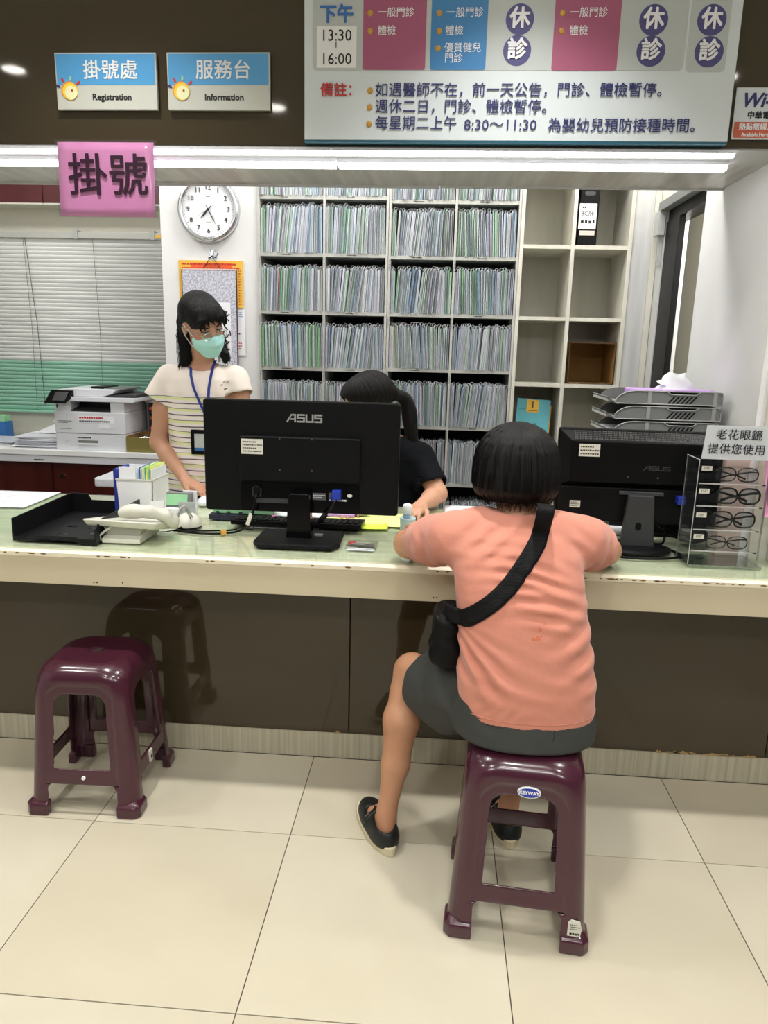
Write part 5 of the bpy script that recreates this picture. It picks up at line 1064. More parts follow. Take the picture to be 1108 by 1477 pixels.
# three grey letter trays
def greytray(z, label, items=0):
    e = empty('desk_tray', (.77, 2.6, z), label, 'tray', 'stacked grey letter trays'); m = 'grey_tray'
    x0, x1, y0, y1, h = .570, .942, 2.50, 2.745, .044
    prof = [(x0+.055, z)]+[(x0+.055-.045*math.sin(PI/2*i/6)*1., z+.0+.0*i) for i in range(0)]
    sidep = [(x0+.035, z), (x1, z), (x1, z+h), (x0+.095, z+h)]+[(x0+.095-.07*math.sin(i/6*PI/2), z+h-.040*(1-math.cos(i/6*PI/2))) for i in range(1, 7)]
    mk('front_side', MB().prism(sidep, 'y', y0, y0+.003), m, e)
    mk('back_side', MB().prism(sidep, 'y', y1-.003, y1), m, e)
    mk('tray_floor', MB().prism([(x0+.03, z), (x1-.003, z), (x1-.003, z+.003), (x0+.03, z+.003)]+[(x0+.03-.028*math.sin(i/5*PI/2), z+.003+.020*(1-math.cos(i/5*PI/2))) for i in range(1, 6)]+[(x0-.001, z+.022)], 'y', y0+.003, y1-.003), m, e)
    mk('end_wall', MB().box(x1-.003, x1, y0+.003, y1-.003, z, z+h), m, e)
    edge = [(x, y0-.0015, zz) for x, zz in [(x0+.035, z), (x0+.025, z+.005)]+sidep[4:][::-1]+[(x0+.095, z+h), (x1-.01, z+h), (x1, z+h-.006), (x1, z)]]
    mk('rim', MB().tube(edge, .0022, 5), 'grey_rim', e); mk('rim', MB().tube([(x0+.035, y0-.001, z+.002), (x1, y0-.001, z+.002)], .002, 5), 'grey_rim', e)
    for x in (x0+.13, x1-.03): mk('rib', MB().box(x, x+.012, y0-.003, y0, z+.002, z+h-.001), 'grey_rim', e)
    mk('finger_notch', MB().prism([(x0+.195, z+h+.002), (x0+.205, z+h-.010), (x0+.285, z+h-.010), (x0+.295, z+h+.002)], 'y', y0-.0025, y0-.001), 'black', e); mk('notch_rim', MB().tube([(x0+.19, y0-.002, z+h), (x0+.205, y0-.002, z+h-.010), (x0+.285, y0-.002, z+h-.010), (x0+.30, y0-.002, z+h)], .002, 5), 'grey_rim', e)
    for i in range(6):
        xx = x0+.195+i*.014; mk('slot', MB().prism([(xx, z+.005), (xx+.006, z+.005), (xx+.026, z+h-.015), (xx+.020, z+h-.015)], 'y', y0-.0012, y0-.0002), 'black', e)
    mk('label_lip', MB().hexa([(x0+.0, y0+.01, z+.008), (x0+.03, y0+.01, z+.004), (x0+.03, y1-.01, z+.004), (x0+.0, y1-.01, z+.008), (x0+.0, y0+.01, z+.016), (x0+.03, y0+.01, z+.012), (x0+.03, y1-.01, z+.012), (x0+.0, y1-.01, z+.016)]), 'grey_light', e)
    return e
MM('grey_tray', (124, 126, 125), .4); MM('grey_rim', (158, 160, 158), .4)
greytray(1.254, 'grey plastic letter tray, topmost of the stack, holding a tissue pack'); greytray(1.203, 'grey plastic letter tray, middle one of the stack'); greytray(1.152, 'grey plastic letter tray, lowest visible of the stack, with loose cards')
mk('tray_stand', MB().box(.60, .935, 2.52, 2.72, 1.1185, 1.1515), 'grey_tray', label='grey foot plate under the letter trays', cat='tray base')
e = empty('tissue_pack', (.82, 2.6, 1.258), 'purple tissue pack with a white tissue pulled up, in the top grey tray', 'tissues'); mk('wrapper', MB().prism(rrect(.660, .925, 1.258, 1.303, .008), 'y', 2.515, 2.66), 'lilac', e, bev=.006)
rr = random.Random(5); T0 = []
for j in range(7):
    row = []
    for i in range(13):
        a = 2*PI*i/12; k = j/6; r = .062*(1-k*.55)+.008*math.sin(3*a+j); row.append((.805+r*math.cos(a)*1.05+.010*k, 2.585+r*.5*math.sin(a), 1.300+.050*k+.010*math.sin(a*2+1)*k))
    T0.append(row)
T0.append([(.815+.01*math.cos(i), 2.585, 1.353) for i in range(13)])
mb = MB().grid(T0).add([(.748, 2.56, 1.322), (.775, 2.56, 1.312), (.775, 2.58, 1.315), (.742, 2.575, 1.330), (.765, 2.57, 1.335)], [(0, 1, 4), (1, 2, 4), (2, 3, 4), (3, 0, 4)])
mk('tissue', mb, 'paper', e, smooth=True)
sheets('card_stack', .625, 2.62, 1.157, .07, .16, 5, 'loose cards lying in the lowest grey tray', 9, .08, 'page', th=.002)
# ------------------------------------------------------------------ acrylic stand with reading glasses
e = empty('glasses_stand', (.90, 2.22, ZC), 'clear acrylic display stand for reading glasses at the right end of the counter', 'display stand')
ax0, ax1, ay0, ay1 = .772, .975, 2.165, 2.275
mk('base_plate', MB().box(ax0-.004, ax1+.01, ay0-.01, ay1+.006, ZC, ZC+.006), 'acrylic_edge', e)
mk('side_plate', MB().box(ax0, ax0+.004, ay0, ay1, ZC+.006, 1.120), 'acrylic', e); mk('side_plate', MB().box(ax1-.004, ax1, ay0, ay1, ZC+.006, 1.120), 'acrylic', e)
mk('plate_edge', MB().box(ax0-.0003, ax0+.0018, ay0-.001, ay0+.0004, ZC+.006, 1.120).box(ax0, ax0+.004, ay0, ay1, 1.120, 1.1215), 'grey_light', e); mk('plate_edge', MB().box(ax1-.0046, ax1+.0006, ay0-.001, ay0+.0008, ZC+.006, 1.120), 'acrylic_edge', e)  # left edge: pale grey strips paint the highlight on the clear plate
mk('plate_edge', MB().box(ax0+.001, ax0+.003, ay1-.002, ay1+.001, ZC+.006, 1.120), 'grey_mid', e)
mk('back_plate', MB().box(ax0+.004, ax1-.004, ay1-.003, ay1, ZC+.006, 1.120), 'acrylic', e)
zsh = (.842, .908, .980, 1.048)
for i, z in enumerate(zsh):
    s = mk('shelf', MB().hexa([(ax0+.010, ay0+.012, z), (ax1-.012, ay0+.012, z), (ax1-.012, ay1-.006, z-.004), (ax0+.010, ay1-.006, z-.004), (ax0+.010, ay0+.012, z+.004), (ax1-.012, ay0+.012, z+.004), (ax1-.012, ay1-.006, z), (ax0+.010, ay1-.006, z)]), 'acrylic', e)
    mk('shelf_edge_glint', MB().box(ax0+.010, ax1-.012, ay0+.0105, ay0+.0122, z-.0005, z+.0030), 'grey_light', s); mk('peg', MB().box(ax1-.014, ax1-.001, ay0+.014, ay0+.020, z-.0015, z+.0015), 'ink', s)  # opaque pale strip paints the light caught by the clear shelf's front edge
    g = mk('power_tag', MB().box(ax0+.012, ax0+.042, ay0+.008, ay0+.009, z+.040, z+.054), 'offwhite', e); text(('300°', '200°', '150°', '100°')[i], ax0+.027, z+.047, ay0+.0078, .0105, 'ink', e, ext=.0002)
mk('paper_sign', MB().prism([(.776, 1.124), (1.03, 1.124), (1.03, 1.222), (.782, 1.222)], 'y', ay0-.0005, ay0+.0005), 'paper', e); mk('sign_sleeve', MB().box(.774, 1.033, ay0-.0022, ay0-.0012, 1.122, 1.225), 'acrylic', e)
for i, (a, b) in enumerate((('老花眼鏡', '提供您使用'),)):
    text(a, at(1066, 630, 2.165)[0], at(1066, 628, 2.165)[2], ay0-.0032, .032, 'ink', e, bold=.004, space=1.05, ext=.0002); text(b, at(1062, 650, 2.165)[0], at(1062, 649, 2.165)[2], ay0-.0032, .032, 'ink', e, bold=.004, space=1.05, ext=.0002)
def eyeglasses(x, z, w, style, label):
    e = empty('reading_glasses', (x, 2.21, z), label, 'glasses', None); y = 2.19; r = w*.235; h = r*(.72, .80, .82, .70)[style]; th = (.0018, .0030, .0024, .0017)[style]
    rim = MB()
    for s in (-1, 1):
        c = x+s*w*.255; pts = [(c+r*(abs(math.cos(a))**.7)*(1 if math.cos(a) > 0 else -1), y+.004*abs(s), z+h*.98+th+h*(abs(math.sin(a))**.8)*(1 if math.sin(a) > 0 else -1)*(.95)) for a in [2*PI*i/26 for i in range(26)]]
        mk('rim', MB().tube(pts, th, 6, closed=True), 'frame', e, smooth=True)
        mk('lens', MB().prism([(p[0], p[2]) for p in pts], 'y', y+.0035, y+.0045), 'lens', e)
        hx = x+s*(w*.5-.002); zt = z+h*1.55
        mk('temple', MB().tube([(c+s*r*.98, y+.004, zt-.004), (hx, y+.008, zt), (x+s*w*.36, y+.018, zt-.003), (x-s*w*.10, y+.030, z+h*.75), (x-s*w*.30, y+.033, z+.006)], [th*1.3, th*1.5, th*1.3, th*1.2, th*1.5], 6), 'frame', e, smooth=True)
    mk('bridge', MB().tube([(x-w*.045, y+.004, z+h*1.0), (x, y+.002, z+h*1.15), (x+w*.045, y+.004, z+h*1.0)], th, 6), 'frame', e)
MM('frame', (9, 9, 10), .25)
for i, (z, x, w, st, lb) in enumerate(((zsh[3], .894, .126, 0, 'thin dark half-rim reading glasses on the top acrylic shelf'), (zsh[2], .906, .128, 1, 'thick black round reading glasses on the second acrylic shelf'), (zsh[1], .900, .128, 2, 'black rectangular reading glasses on the third acrylic shelf'), (zsh[0], .890, .122, 3, 'slim black reading glasses on the lowest acrylic shelf'))):
    eyeglasses(x, z+.005, w, st, lb)
# pink boxes and flyer at the right edge
e = empty('pink_box', (1.02, 2.265, ZC), 'pale pink box standing behind the acrylic stand', 'box'); mk('box_body', MB().box(.900, .968, 2.292, 2.35, ZC, 1.105), 'pink_pale', e, bev=.002); mk('lid', MB().box(.899, .969, 2.291, 2.351, 1.085, 1.107), 'pink_pale', e, bev=.001)
e = empty('pink_flyer', (1.02, 2.20, ZC), 'bright pink flyer standing at the right edge of the counter', 'flyer'); mk('sheet', MB().hexa([(.986, 2.19, .952), (1.18, 2.19, .952), (1.18, 2.192, .952), (.986, 2.192, .952), (.982, 2.22, 1.135), (1.18, 2.22, 1.135), (1.18, 2.222, 1.135), (.982, 2.222, 1.135)]), 'pink_flyer', e); mk('stand', MB().box(1.04, 1.12, 2.193, 2.26, ZC, .953), 'acrylic_edge', e)
mk('border', MB().tube([(.994, 2.191, .965), (.991, 2.2165, 1.12), (1.17, 2.2165, 1.12)], .0008, 4), 'maroon_ink', e)
# ------------------------------------------------------------------ stools
H = .474
S = SDF((-.198, -.198, -.004), (.198, .198, H+.012), .0034)
X, Y, Z = S.ax[0][:, None, None], S.ax[1][None, :, None], S.ax[2][None, None, :]
zc_ = np.clip(Z/H, 0, 1)
def shell(off):
    hw = .170-.030*zc_ - off
    top = H-off; r = .030
    ax_, ay_ = np.abs(X), np.abs(Y); rc = .040+.055*np.clip((Z-.36)/.11, 0, 1)**2-off
    qx, qy = np.maximum(ax_-(hw-rc), 0), np.maximum(ay_-(hw-rc), 0)
    d2 = np.sqrt(qx**2+qy**2)-rc+np.minimum(np.maximum(ax_-(hw-rc), ay_-(hw-rc)), 0)
    dz = Z-top+.012*((X/.13)**2*(-1)+(Y/.13)**2*0)*0
    rr = .045
    a, b = np.maximum(d2+rr, 0), np.maximum(dz+rr, 0)
    return np.minimum(np.maximum(d2+rr, dz+rr), 0)+np.sqrt(a*a+b*b)-rr
d = np.maximum(shell(0), -shell(.0058))
def arch(U, V):                       # opening in a side face: window with round top, and the gap under the stretcher
    w = .092-.018*(Z/H); r = .036; top = .388
    qx, qz = np.maximum(np.abs(U)-(w-r), 0), np.maximum(Z-(top-r), 0)
    d1 = np.where(Z > top-r, np.sqrt(qx**2+qz**2)-r, np.abs(U)-w); d1 = np.maximum(d1, .152-Z)
    w2 = .106; qx, qz = np.maximum(np.abs(U)-(w2-.018), 0), np.maximum(Z-(.100-.018), 0)
    d2 = np.where(Z > .082, np.sqrt(qx**2+qz**2)-.018, np.abs(U)-w2)
    # shallow recessed field around the window
    wr = w+.024; qx, qz = np.maximum(np.abs(U)-(wr-.05), 0), np.maximum(Z-(.418-.05), 0)
    d3 = np.where(Z > .368, np.sqrt(qx**2+qz**2)-.05, np.abs(U)-wr)
    return np.minimum(d1, d2), d3
for U, V in ((X, Y), (Y, X)):
    op, fld = arch(U, V); opn = np.maximum(op, .02-np.abs(V)); d = np.maximum(d, -opn)
    hw = .170-.030*zc_; rec = np.maximum(fld, hw-.0030-np.abs(V)); d = np.maximum(d, -np.maximum(rec, .10-Z))
    inner = np.maximum(np.maximum(fld-.005, np.abs(np.abs(V)-(hw-.0065))-.0035), -op); inner = np.maximum(inner, np.maximum(Z-.418, .10-Z)); d = np.minimum(d, inner)
# seat: central hole with a raised ring, feet with flared boots
rad = np.sqrt(X**2+(Y/.7)**2); d = np.maximum(d, -np.maximum(rad-.015, H-.02-Z)); d = np.maximum(d, -np.maximum(rad-.026, H-.0022-Z))
ax_, ay_ = np.abs(X), np.abs(Y); cx = .168
oct_ = np.maximum(np.maximum(ax_-cx-.008, ay_-cx-.008), (ax_+ay_)*.7071-(cx+.006)*1.4142+.008)
ins = np.maximum(.106-ax_, -1)+0*Y; ins2 = .106-ay_+0*X
boot = np.maximum(np.maximum(oct_, np.maximum(ins, ins2)), np.maximum(Z-.046+.9*np.maximum(oct_+.012, 0), -Z))
hollow = np.maximum(np.maximum(ax_, ay_)-cx+.004, -(-Z-.001)); boot = np.maximum(boot, -np.maximum(np.maximum(ax_, ay_)-.150, Z-.05))
d = np.minimum(d, boot); d = np.maximum(d, -Z)
S.F = np.broadcast_to(d, S.F.shape).astype(np.float32).copy(); P, Q = S.mesh()
stool = empty('plastic_stool', (0, 0, 0), 'dark plum plastic stool under the seated customer, with an oval blue sticker', 'stool', 'plum plastic stools')
# smooth the whole moulding once, take its normals, then part it into seat, legs, stretchers and feet
full = fastmesh('tmp', P, Q, 'stool', None, relax=2)
nv = len(full.data.vertices); co = np.empty(nv*3); full.data.vertices.foreach_get('co', co); co = co.reshape(-1, 3)
no = np.empty(nv*3); full.data.vertices.foreach_get('normal', no); no = no.reshape(-1, 3)
nf = len(full.data.polygons); fv = np.empty(nf*4, int); full.data.polygons.foreach_get('vertices', fv); fv = fv.reshape(-1, 4)
cen = co[fv].mean(1); bpy.data.objects.remove(full)
ax_, ay_ = np.abs(cen[:, 0]), np.abs(cen[:, 1]); seat = cen[:, 2] > .388
foot = (cen[:, 2] < .0475) & ~seat; lo = .094
mid = (cen[:, 2] < .16) & (cen[:, 2] > .09) & ((ax_ < .090) | (ay_ < .090)) & ~seat
cls = np.zeros(nf, int); cls[seat] = 1
quad = (cen[:, 0] > 0).astype(int)+2*(cen[:, 1] > 0).astype(int)
cls[~seat] = 10+quad[~seat]; cls[foot] = 20+quad[foot]
side = np.where(ay_ > ax_, (cen[:, 1] > 0).astype(int), 2+(cen[:, 0] > 0).astype(int)); cls[mid] = 30+side[mid]
legs = {}
for c in sorted(set(cls)):
    f = fv[cls == c]; u, inv = np.unique(f, return_inverse=True); inv = inv.reshape(-1, 4)
    nm = 'seat' if c == 1 else 'leg' if c < 20 else 'foot' if c < 30 else 'stretcher'
    par = legs.get(c-20+10) if nm == 'foot' else stool
    o = fastmesh(nm, co[u], inv, 'stool', par or stool, relax=0)
    if len(o.data.vertices) == len(u): o.data.normals_split_custom_set_from_vertices([tuple(x) for x in no[u]])
    if nm == 'leg': legs[c] = o
stool2 = dup(stool, label='dark plum plastic stool standing empty at the left, with a small hole in its seat')
# stickers stay with their own stool
stk = mk('oval_sticker', MB().lathe([(.001, -.1468), (.0270, -.1468), (.0275, -.1400)], (.010, 0, .404), 36, 'y', (1, .52)), 'white', stool); mk('sticker_field', MB().lathe([(.0245, -.1474), (.0245, -.1466)], (.010, 0, .404), 36, 'y', (1, .48)), 'vga', stk)
text('KEYWAY', .010, .404, -.1477, .0115, 'white_ink', stk, bold=.04, ext=.0002)
t = mk('torn_label', MB().prism([(.122, .050), (.152, .049), (.155, .070), (.151, .088), (.130, .092), (.123, .085)], 'y', -.1695, -.1640), 'offwhite', stool); dashes(t, .127, .150, .053, .060, -.1697, 1, 'ink', 'print', 4, th=.9); dashes(t, .127, .151, .066, .084, -.1697, 3, 'ink_grey', 'print', 5)
mk('round_sticker', MB().lathe([(.0055, -.1640), (.0055, -.157)], (.006, 0, .126), 18, 'y'), 'paper', stool2)
t = mk('barcode_label', MB().box(.155, .1640, -.030, -.010, .108, .146), 'offwhite', stool2); mk('print', MB().box(.1638, .1645, -.026, -.014, .118, .130), 'ink', t)
stool.location = (.257, 1.694, 0); stool.rotation_euler.z = -.090
stool2.location = (-1.030, 2.063, 0); stool2.rotation_euler.z = .03
# ================================================================== PEOPLE
def rotm(yaw, pitch, roll=0):         # the head's own frame: x to its left side in the picture, -y is the face, z up
    return np.array(Matrix.Rotation(yaw, 3, 'Z') @ Matrix.Rotation(pitch, 3, 'X') @ Matrix.Rotation(roll, 3, 'Y'))
def head(S, c, R, k=1.0):
    c = np.array(c, float); T = lambda x, y, z: c+R@np.array((x, y, z))*k
    S.ell(T(0, .012, .035), (.074*k, .094*k, .082*k), R, .02); S.ell(T(0, -.026, -.030), (.060*k, .070*k, .082*k), R, .03)
    S.ell(T(0, -.060, -.092), (.030*k, .026*k, .022*k), R, .02)
    for s in (-1, 1):
        S.ell(T(s*.040, -.055, -.022), (.022*k, .024*k, .024*k), R, .015); S.ell(T(s*.032, -.094, .008), (.016*k, .012*k, .012*k), R, .010, cut=True)
        S.ell(T(s*.032, -.080, .024), (.020*k, .010*k, .006*k), R, .010)
        S.ell(T(s*.075, .012, -.008), (.008*k, .018*k, .030*k), R, .006); S.ell(T(s*.082, .006, -.004), (.005*k, .010*k, .017*k), R, .004, cut=True)
        S.ell(T(s*.031, -.0805, .009), (.0125*k, .0115*k, .0105*k), R, .003)
        S.ell(T(s*.010, -.108, -.037), (.007*k, .008*k, .006*k), R, .004)
    S.cap(T(0, -.090, .010), T(0, -.112, -.032), .0065*k, .0105*k, .010)
    S.ell(T(0, -.096, -.062), (.021*k, .007*k, .005*k), R, .005); S.ell(T(0, -.093, -.071), (.018*k, .007*k, .006*k), R, .005)
    return T
def hand(S, w, d, up, L=.165, curl=.25, side=1, k=1., spread=.10):
    """w wrist, d direction of the fingers, up back of the hand, side: where the thumb leaves"""
    w = np.array(w, float); d = np.array(d, float); d /= np.linalg.norm(d); up = np.array(up, float); up -= d*(up@d); up /= np.linalg.norm(up)
    s = np.cross(d, up)*side
    P = lambda a, b, c: w+d*a*L/.165+s*b*k+up*c*k
    for i, b in enumerate((-.026, -.009, .009, .026)):
        S.cap(P(.0, b*.55, 0), P(.082, b, .002), .0135*k, .0115*k, .010)
        ln = (.062, .078, .083, .076)[i]; ang = spread*(b/.018)
        dx, sx = math.cos(ang), math.sin(ang)*.6
        a0, b0, c0 = .082, b, .002; r = (.0072, .0082, .0085, .0082)[i]*k; th = curl*.4
        for j, f in enumerate((.45, .30, .25)):
            a1 = a0+ln*f*math.cos(th)*dx; b1 = b0+ln*f*sx; c1 = c0-ln*f*math.sin(th)
            S.cap(P(a0, b0, c0), P(a1, b1, c1), r, r*.93, .0025 if j else .005); a0, b0, c0 = a1, b1, c1; r *= .93; th += curl
    S.cap(P(.012, .018, -.004), P(.045, .042, -.010), .0145*k, .0115*k, .010); S.cap(P(.045, .042, -.010), P(.072, .050, -.013), .0105*k, .0095*k, .003); S.cap(P(.072, .050, -.013), P(.094, .050, -.017), .0092*k, .008*k, .003)
def strandmap(c, R, f=60):
    c = np.array(c)
    def fn(P):
        q = (P-c)@R; a = np.arctan2(q[:, 0], q[:, 1]); el = np.arctan2(q[:, 2], np.hypot(q[:, 0], q[:, 1]))
        return np.stack([np.cos(a)*f, np.sin(a)*f, el*3], 1)
    return fn
def hairnoise(c, R, amp=.002, f=34, seed=0):
    c = np.array(c); rs = np.random.RandomState(seed); ph = rs.rand(6)*6.28; fr = f*(.5+rs.rand(6)*1.3)
    def fn(X, Y, Z):
        x, y, z = X-c[0], Y-c[1], Z-c[2]
        u = R[0, 0]*x+R[1, 0]*y+R[2, 0]*z; v = R[0, 1]*x+R[1, 1]*y+R[2, 1]*z; w = R[0, 2]*x+R[1, 2]*y+R[2, 2]*z
        a = np.arctan2(u, v); s = 0
        for p, q in zip(ph, fr): s = s+np.sin(np.round(q)*a+p+w*9)
        return amp*s/3
    return fn
def wisps(name, parent, roots, m='hair', r=.0011):
    mb = MB(); at_ = []; q = random.Random(1)
    for path in roots:
        mb.tube(path, [r*(1-.75*i/(len(path)-1)) for i in range(len(path))], 3); v = (q.uniform(0, 50), q.uniform(0, 50), 0); at_ += list(v)*(3*len(path))
    o = mk(name, mb, m, parent, fixn=False); a = o.data.attributes.new('strand', 'FLOAT_VECTOR', 'POINT'); a.data.foreach_set('vector', at_)
    return tag(o, kind='stuff')
I3 = np.eye(3)
# ------------------------------------------------------------------ customer on the stool, seen from behind
p3 = empty('person', (.247, 1.715, 0), 'seated customer from behind, black bob, coral t-shirt, grey shorts, black flat shoes', 'person')
S = SDF((-.24, 1.50, 0), (.66, 2.45, 1.27), .0052)
S.loft([(.484, .25, 1.70, .146, .106), (.56, .25, 1.71, .148, .108), (.72, .236, 1.725, .135, .095), (.88, .222, 1.765, .140, .090), (.96, .214, 1.795, .13, .075), (1.0, .212, 1.81, .07, .06)], k=.03)
S.chain([((.213, 1.805, .98), .050), ((.214, 1.85, 1.06), .047), ((.215, 1.862, 1.10), .048)], .025)
Rh = rotm(PI+.02, -.42); hc = (.214, 1.886, 1.106); T3 = head(S, hc, Rh, .98)
for s, sh, el, wr, hd in ((-1, (.052, 1.835, .938), (-.066, 2.088, .852), (.09, 2.275, .832), (.9, .55, -.1)), (1, (.385, 1.842, .942), (.517, 2.118, .848), (.36, 2.30, .832), (-.9, .5, -.1))):
    S.chain([(sh, .048), (tuple(np.array(sh)*.5+np.array(el)*.5), .046), (el, .041)], .02)
    mid = np.array(el)*.6+np.array(wr)*.4; mid[2] += .004
    S.chain([(el, .040), (tuple(mid), .037), (wr, .025)], .02)
    hand(S, wr, hd, (0, 0, 1), curl=.35, side=s, k=.92, L=.15)
for s, hp, kn, an in ((-1, (.165, 1.715, .535), (-.040, 1.975, .498), (-.098, 1.892, .088)), (1, (.33, 1.72, .535), (.335, 2.04, .50), (.262, 1.955, .088))):
    S.chain([(hp, .082), (tuple(np.array(hp)*.5+np.array(kn)*.5), .068), (kn, .050)], .03)
    cf = np.array(kn)*.68+np.array(an)*.32; cf[1] -= .022; cf[0] += .006*s
    lo = np.array(kn)*.35+np.array(an)*.65; lo[1] -= .008
    cu_ = np.array(kn)*.86+np.array(an)*.14; cu_[1] -= .006
    S.chain([(kn, .049), (tuple(cu_), .0495), (tuple(cf), .0505), (tuple(lo), .039), (an, .0265)], .02)
S.chain([((-.098, 1.892, .088), .027), ((-.097, 1.872, .052), .024)], .02); S.chain([((-.098, 1.888, .05), .028), ((-.130, 1.945, .040), .026), ((-.158, 2.00, .026), .015)], .02)
S.chain([((.262, 1.955, .088), .027), ((.262, 1.938, .052), .024)], .02); S.chain([((.262, 1.953, .05), .028), ((.255, 2.01, .040), .026), ((.250, 2.07, .026), .015)], .02)
P, Q = S.mesh(); fastmesh('body', P, Q, 'skin', p3)
for s in (-1, 1):
    mk('eye', MB().ell(tuple(T3(s*.031, -.083, .009)), (.0115,)*3, 14, 9), 'eye_white', p3, smooth=True)
# hair: chin-length bob
S = SDF((.07, 1.72, .99), (.36, 2.02, 1.27), .0038); HC = (.212, 1.862, 1.148)
HS = [(1.048, .086), (1.060, .1035), (1.075, .1095), (1.09, .1120), (1.12, .1118), (1.15, .1085), (1.175, .1025), (1.195, .0925), (1.212, .0785), (1.225, .0620), (1.2350, .0430), (1.2405, .0260), (1.2430, .0120)]
hz = [a for a, _ in HS]; hr = lambda z: float(np.interp(z, hz, [b for _, b in HS])); hy = lambda z: float(np.interp(z, (1.048, 1.09, 1.15, 1.238), (1.856, 1.856, 1.864, 1.868)))
S.loft([(z, .2113, hy(z), hr(z), hr(z)*(.95 if z < 1.07 else 1.02)) for z in hz], p=2.05, k=.01)
S.keep(lambda X, Y, Z: (Y-1.905-.55*(Z-1.06)*(Z > 1.06))*1.0+0*X if 0 else np.minimum(Y-1.915, 1.165-Z)+0*X)
S.cap((.214, 1.86, .98), (.214, 1.885, 1.08), .052, .052, .01, cut=True)
S.disp(hairnoise(HC, I3, .0011, 44, 3)); P, Q = S.mesh()
fastmesh('hair', P, Q, 'hair', p3, relax=1, strand=strandmap((.212, 1.862, 1.20), I3, 42))
q = random.Random(3); W = []
for i in range(760):
    a = q.uniform(-PI*1.08, .08); c, s_ = math.cos(a), math.sin(a); e_ = q.uniform(-.0015, .0015); z0 = q.uniform(1.10, 1.232); zb = 1.038+q.uniform(-.012, .014)+.012*abs(c)**3; u = q.uniform(-.02, .02)
    pz = list(np.linspace(z0, 1.085, 5)); path = [(.2113+(hr(z)+e_)*c, hy(z)+(hr(z)*1.02+e_)*s_, z) for z in pz]
    W.append(path+[(.211+.098*c+u*.15, 1.855+.094*s_, zb+.014), (.211+.088*c+u*.4, 1.855+.086*s_, zb)])
wisps('hair_ends', p3, W)
# t-shirt
S = SDF((-.14, 1.52, .49), (.60, 2.12, 1.06), .0048)
S.loft([(.541, .2520, 1.712, .172, .126), (.56, .252, 1.712, .171, .126), (.62, .250, 1.713, .171, .128), (.70, .243, 1.720, .165, .122), (.77, .234, 1.730, .161, .118), (.83, .226, 1.745, .160, .116), (.88, .220, 1.762, .160, .112), (.93, .215, 1.782, .158, .102), (.97, .212, 1.797, .140, .085), (1.00, .211, 1.808, .095, .068), (1.018, .211, 1.815, .066, .058)], p=2.35, k=.02)
S.chain([((.213, 1.80, .972), .052), ((.12, 1.815, .966), .055), ((.055, 1.835, .945), .055)], .03); S.chain([((.213, 1.80, .972), .052), ((.31, 1.818, .966), .055), ((.380, 1.84, .948), .055)], .03)
def lerp(a, b, t): return tuple(np.array(a)*(1-t)+np.array(b)*t)
sl = [((.055, 1.830, .940), (-.066, 2.088, .852), .66), ((.385, 1.838, .942), (.517, 2.118, .848), .52)]
for a, b, t in sl:
    e_ = lerp(a, b, t); S.chain([(a, .060), (lerp(a, b, t*.5), .062), (e_, .061)], .045)
sh = SDF((0, 0, 0), (.01, .01, .01), .01)
for a, b, t in sl:                    # sleeves end in an open hem
    ax = np.array(b)-np.array(a); ax /= np.linalg.norm(ax); e_ = np.array(lerp(a, b, t)); n_ = ax
    S.cut_end(a, e_, .006, .085)
    S.cap(tuple(e_-ax*.02), tuple(e_+ax*.03), .0525, .0545, .004, cut=True)
S.loft([(.50, .252, 1.712, .160, .114), (.545, .252, 1.712, .160, .114)], p=2.35, k=.004, cut=True)
S.cap((.213, 1.812, 1.0), (.214, 1.84, 1.06), .051, .055, .004, cut=True)
def folds(X, Y, Z):
    f = 0
    g = lambda x0, z0, sx, sz: np.exp(-((X-x0)/sx)**2-((Z-z0)/sz)**2)
    # strap gathers the cloth: creases running across the upper back
    f = f+g(.22, .90, .10, .05)*np.sin((Z*1.0+.16*X+1.6*(X-.22)**2)*230)*.0038
    f = f+g(.30, .84, .10, .06)*np.sin((Z+.05*X+2*(X-.25)**2)*170)*.0034
    f = f+g(.12, .955, .07, .05)*np.sin((Z*.75-.65*X)*170)*.0036
    f = f+g(.34, .95, .05, .05)*np.sin((Z*.8+.6*X)*170)*.0034
    # from the bag at the waist, fanning down to the right
    f = f+g(.14, .68, .08, .07)*np.sin(np.arctan2(Z-.80, X-.03)*26)*.0042
    f = f+g(.24, .64, .16, .05)*np.sin((Z+.35*X)*120+1)*.0022
    f = f+g(.36, .72, .06, .12)*np.sin((Z-.45*X)*95)*.0030
    f = f+g(.25, .57, .17, .03)*np.sin((Z*.9+.08*np.sin(X*18))*150)*.0016
    for x0, s in ((.0, 1), (.46, -1)): f = f+np.exp(-((X-x0)/.07)**2-((Z-.905)/.06)**2)*np.sin((X*s*.9-Y*.5+Z*.4)*95+np.sin(Z*60))*.0020
    return np.clip((Z-.548)/.03, 0, 1)*1.9*f*(.6+.4*np.sin(X*23+Z*17))
S.disp(folds); P, Q = S.mesh(); shirt = fastmesh('t_shirt', P, Q, 'coral', p3)
hem_ = [(.252+.173*(abs(math.cos(a))**.85)*np.sign(math.cos(a)), 1.712+.1275*(abs(math.sin(a))**.85)*np.sign(math.sin(a)), .5560) for a in [2*PI*i/60 for i in range(60)]]
bvs = BVHTree.FromObject(shirt, bpy.context.evaluated_depsgraph_get()); hem = []
for i in range(80):
    a = 2*PI*i/80; dd_ = Vector((-math.cos(a), -math.sin(a), 0)); h = bvs.ray_cast(Vector((.252, 1.712, .558))-dd_*.5-WL[shirt.name], dd_)
    if h[0] is not None: hem.append(tuple(h[0]+WL[shirt.name]-dd_*.0004))
mk('hem_seam', MB().tube(hem, .0012, 5, closed=True), 'coral', shirt, smooth=True)
MM('stain', (196, 112, 84), .85)
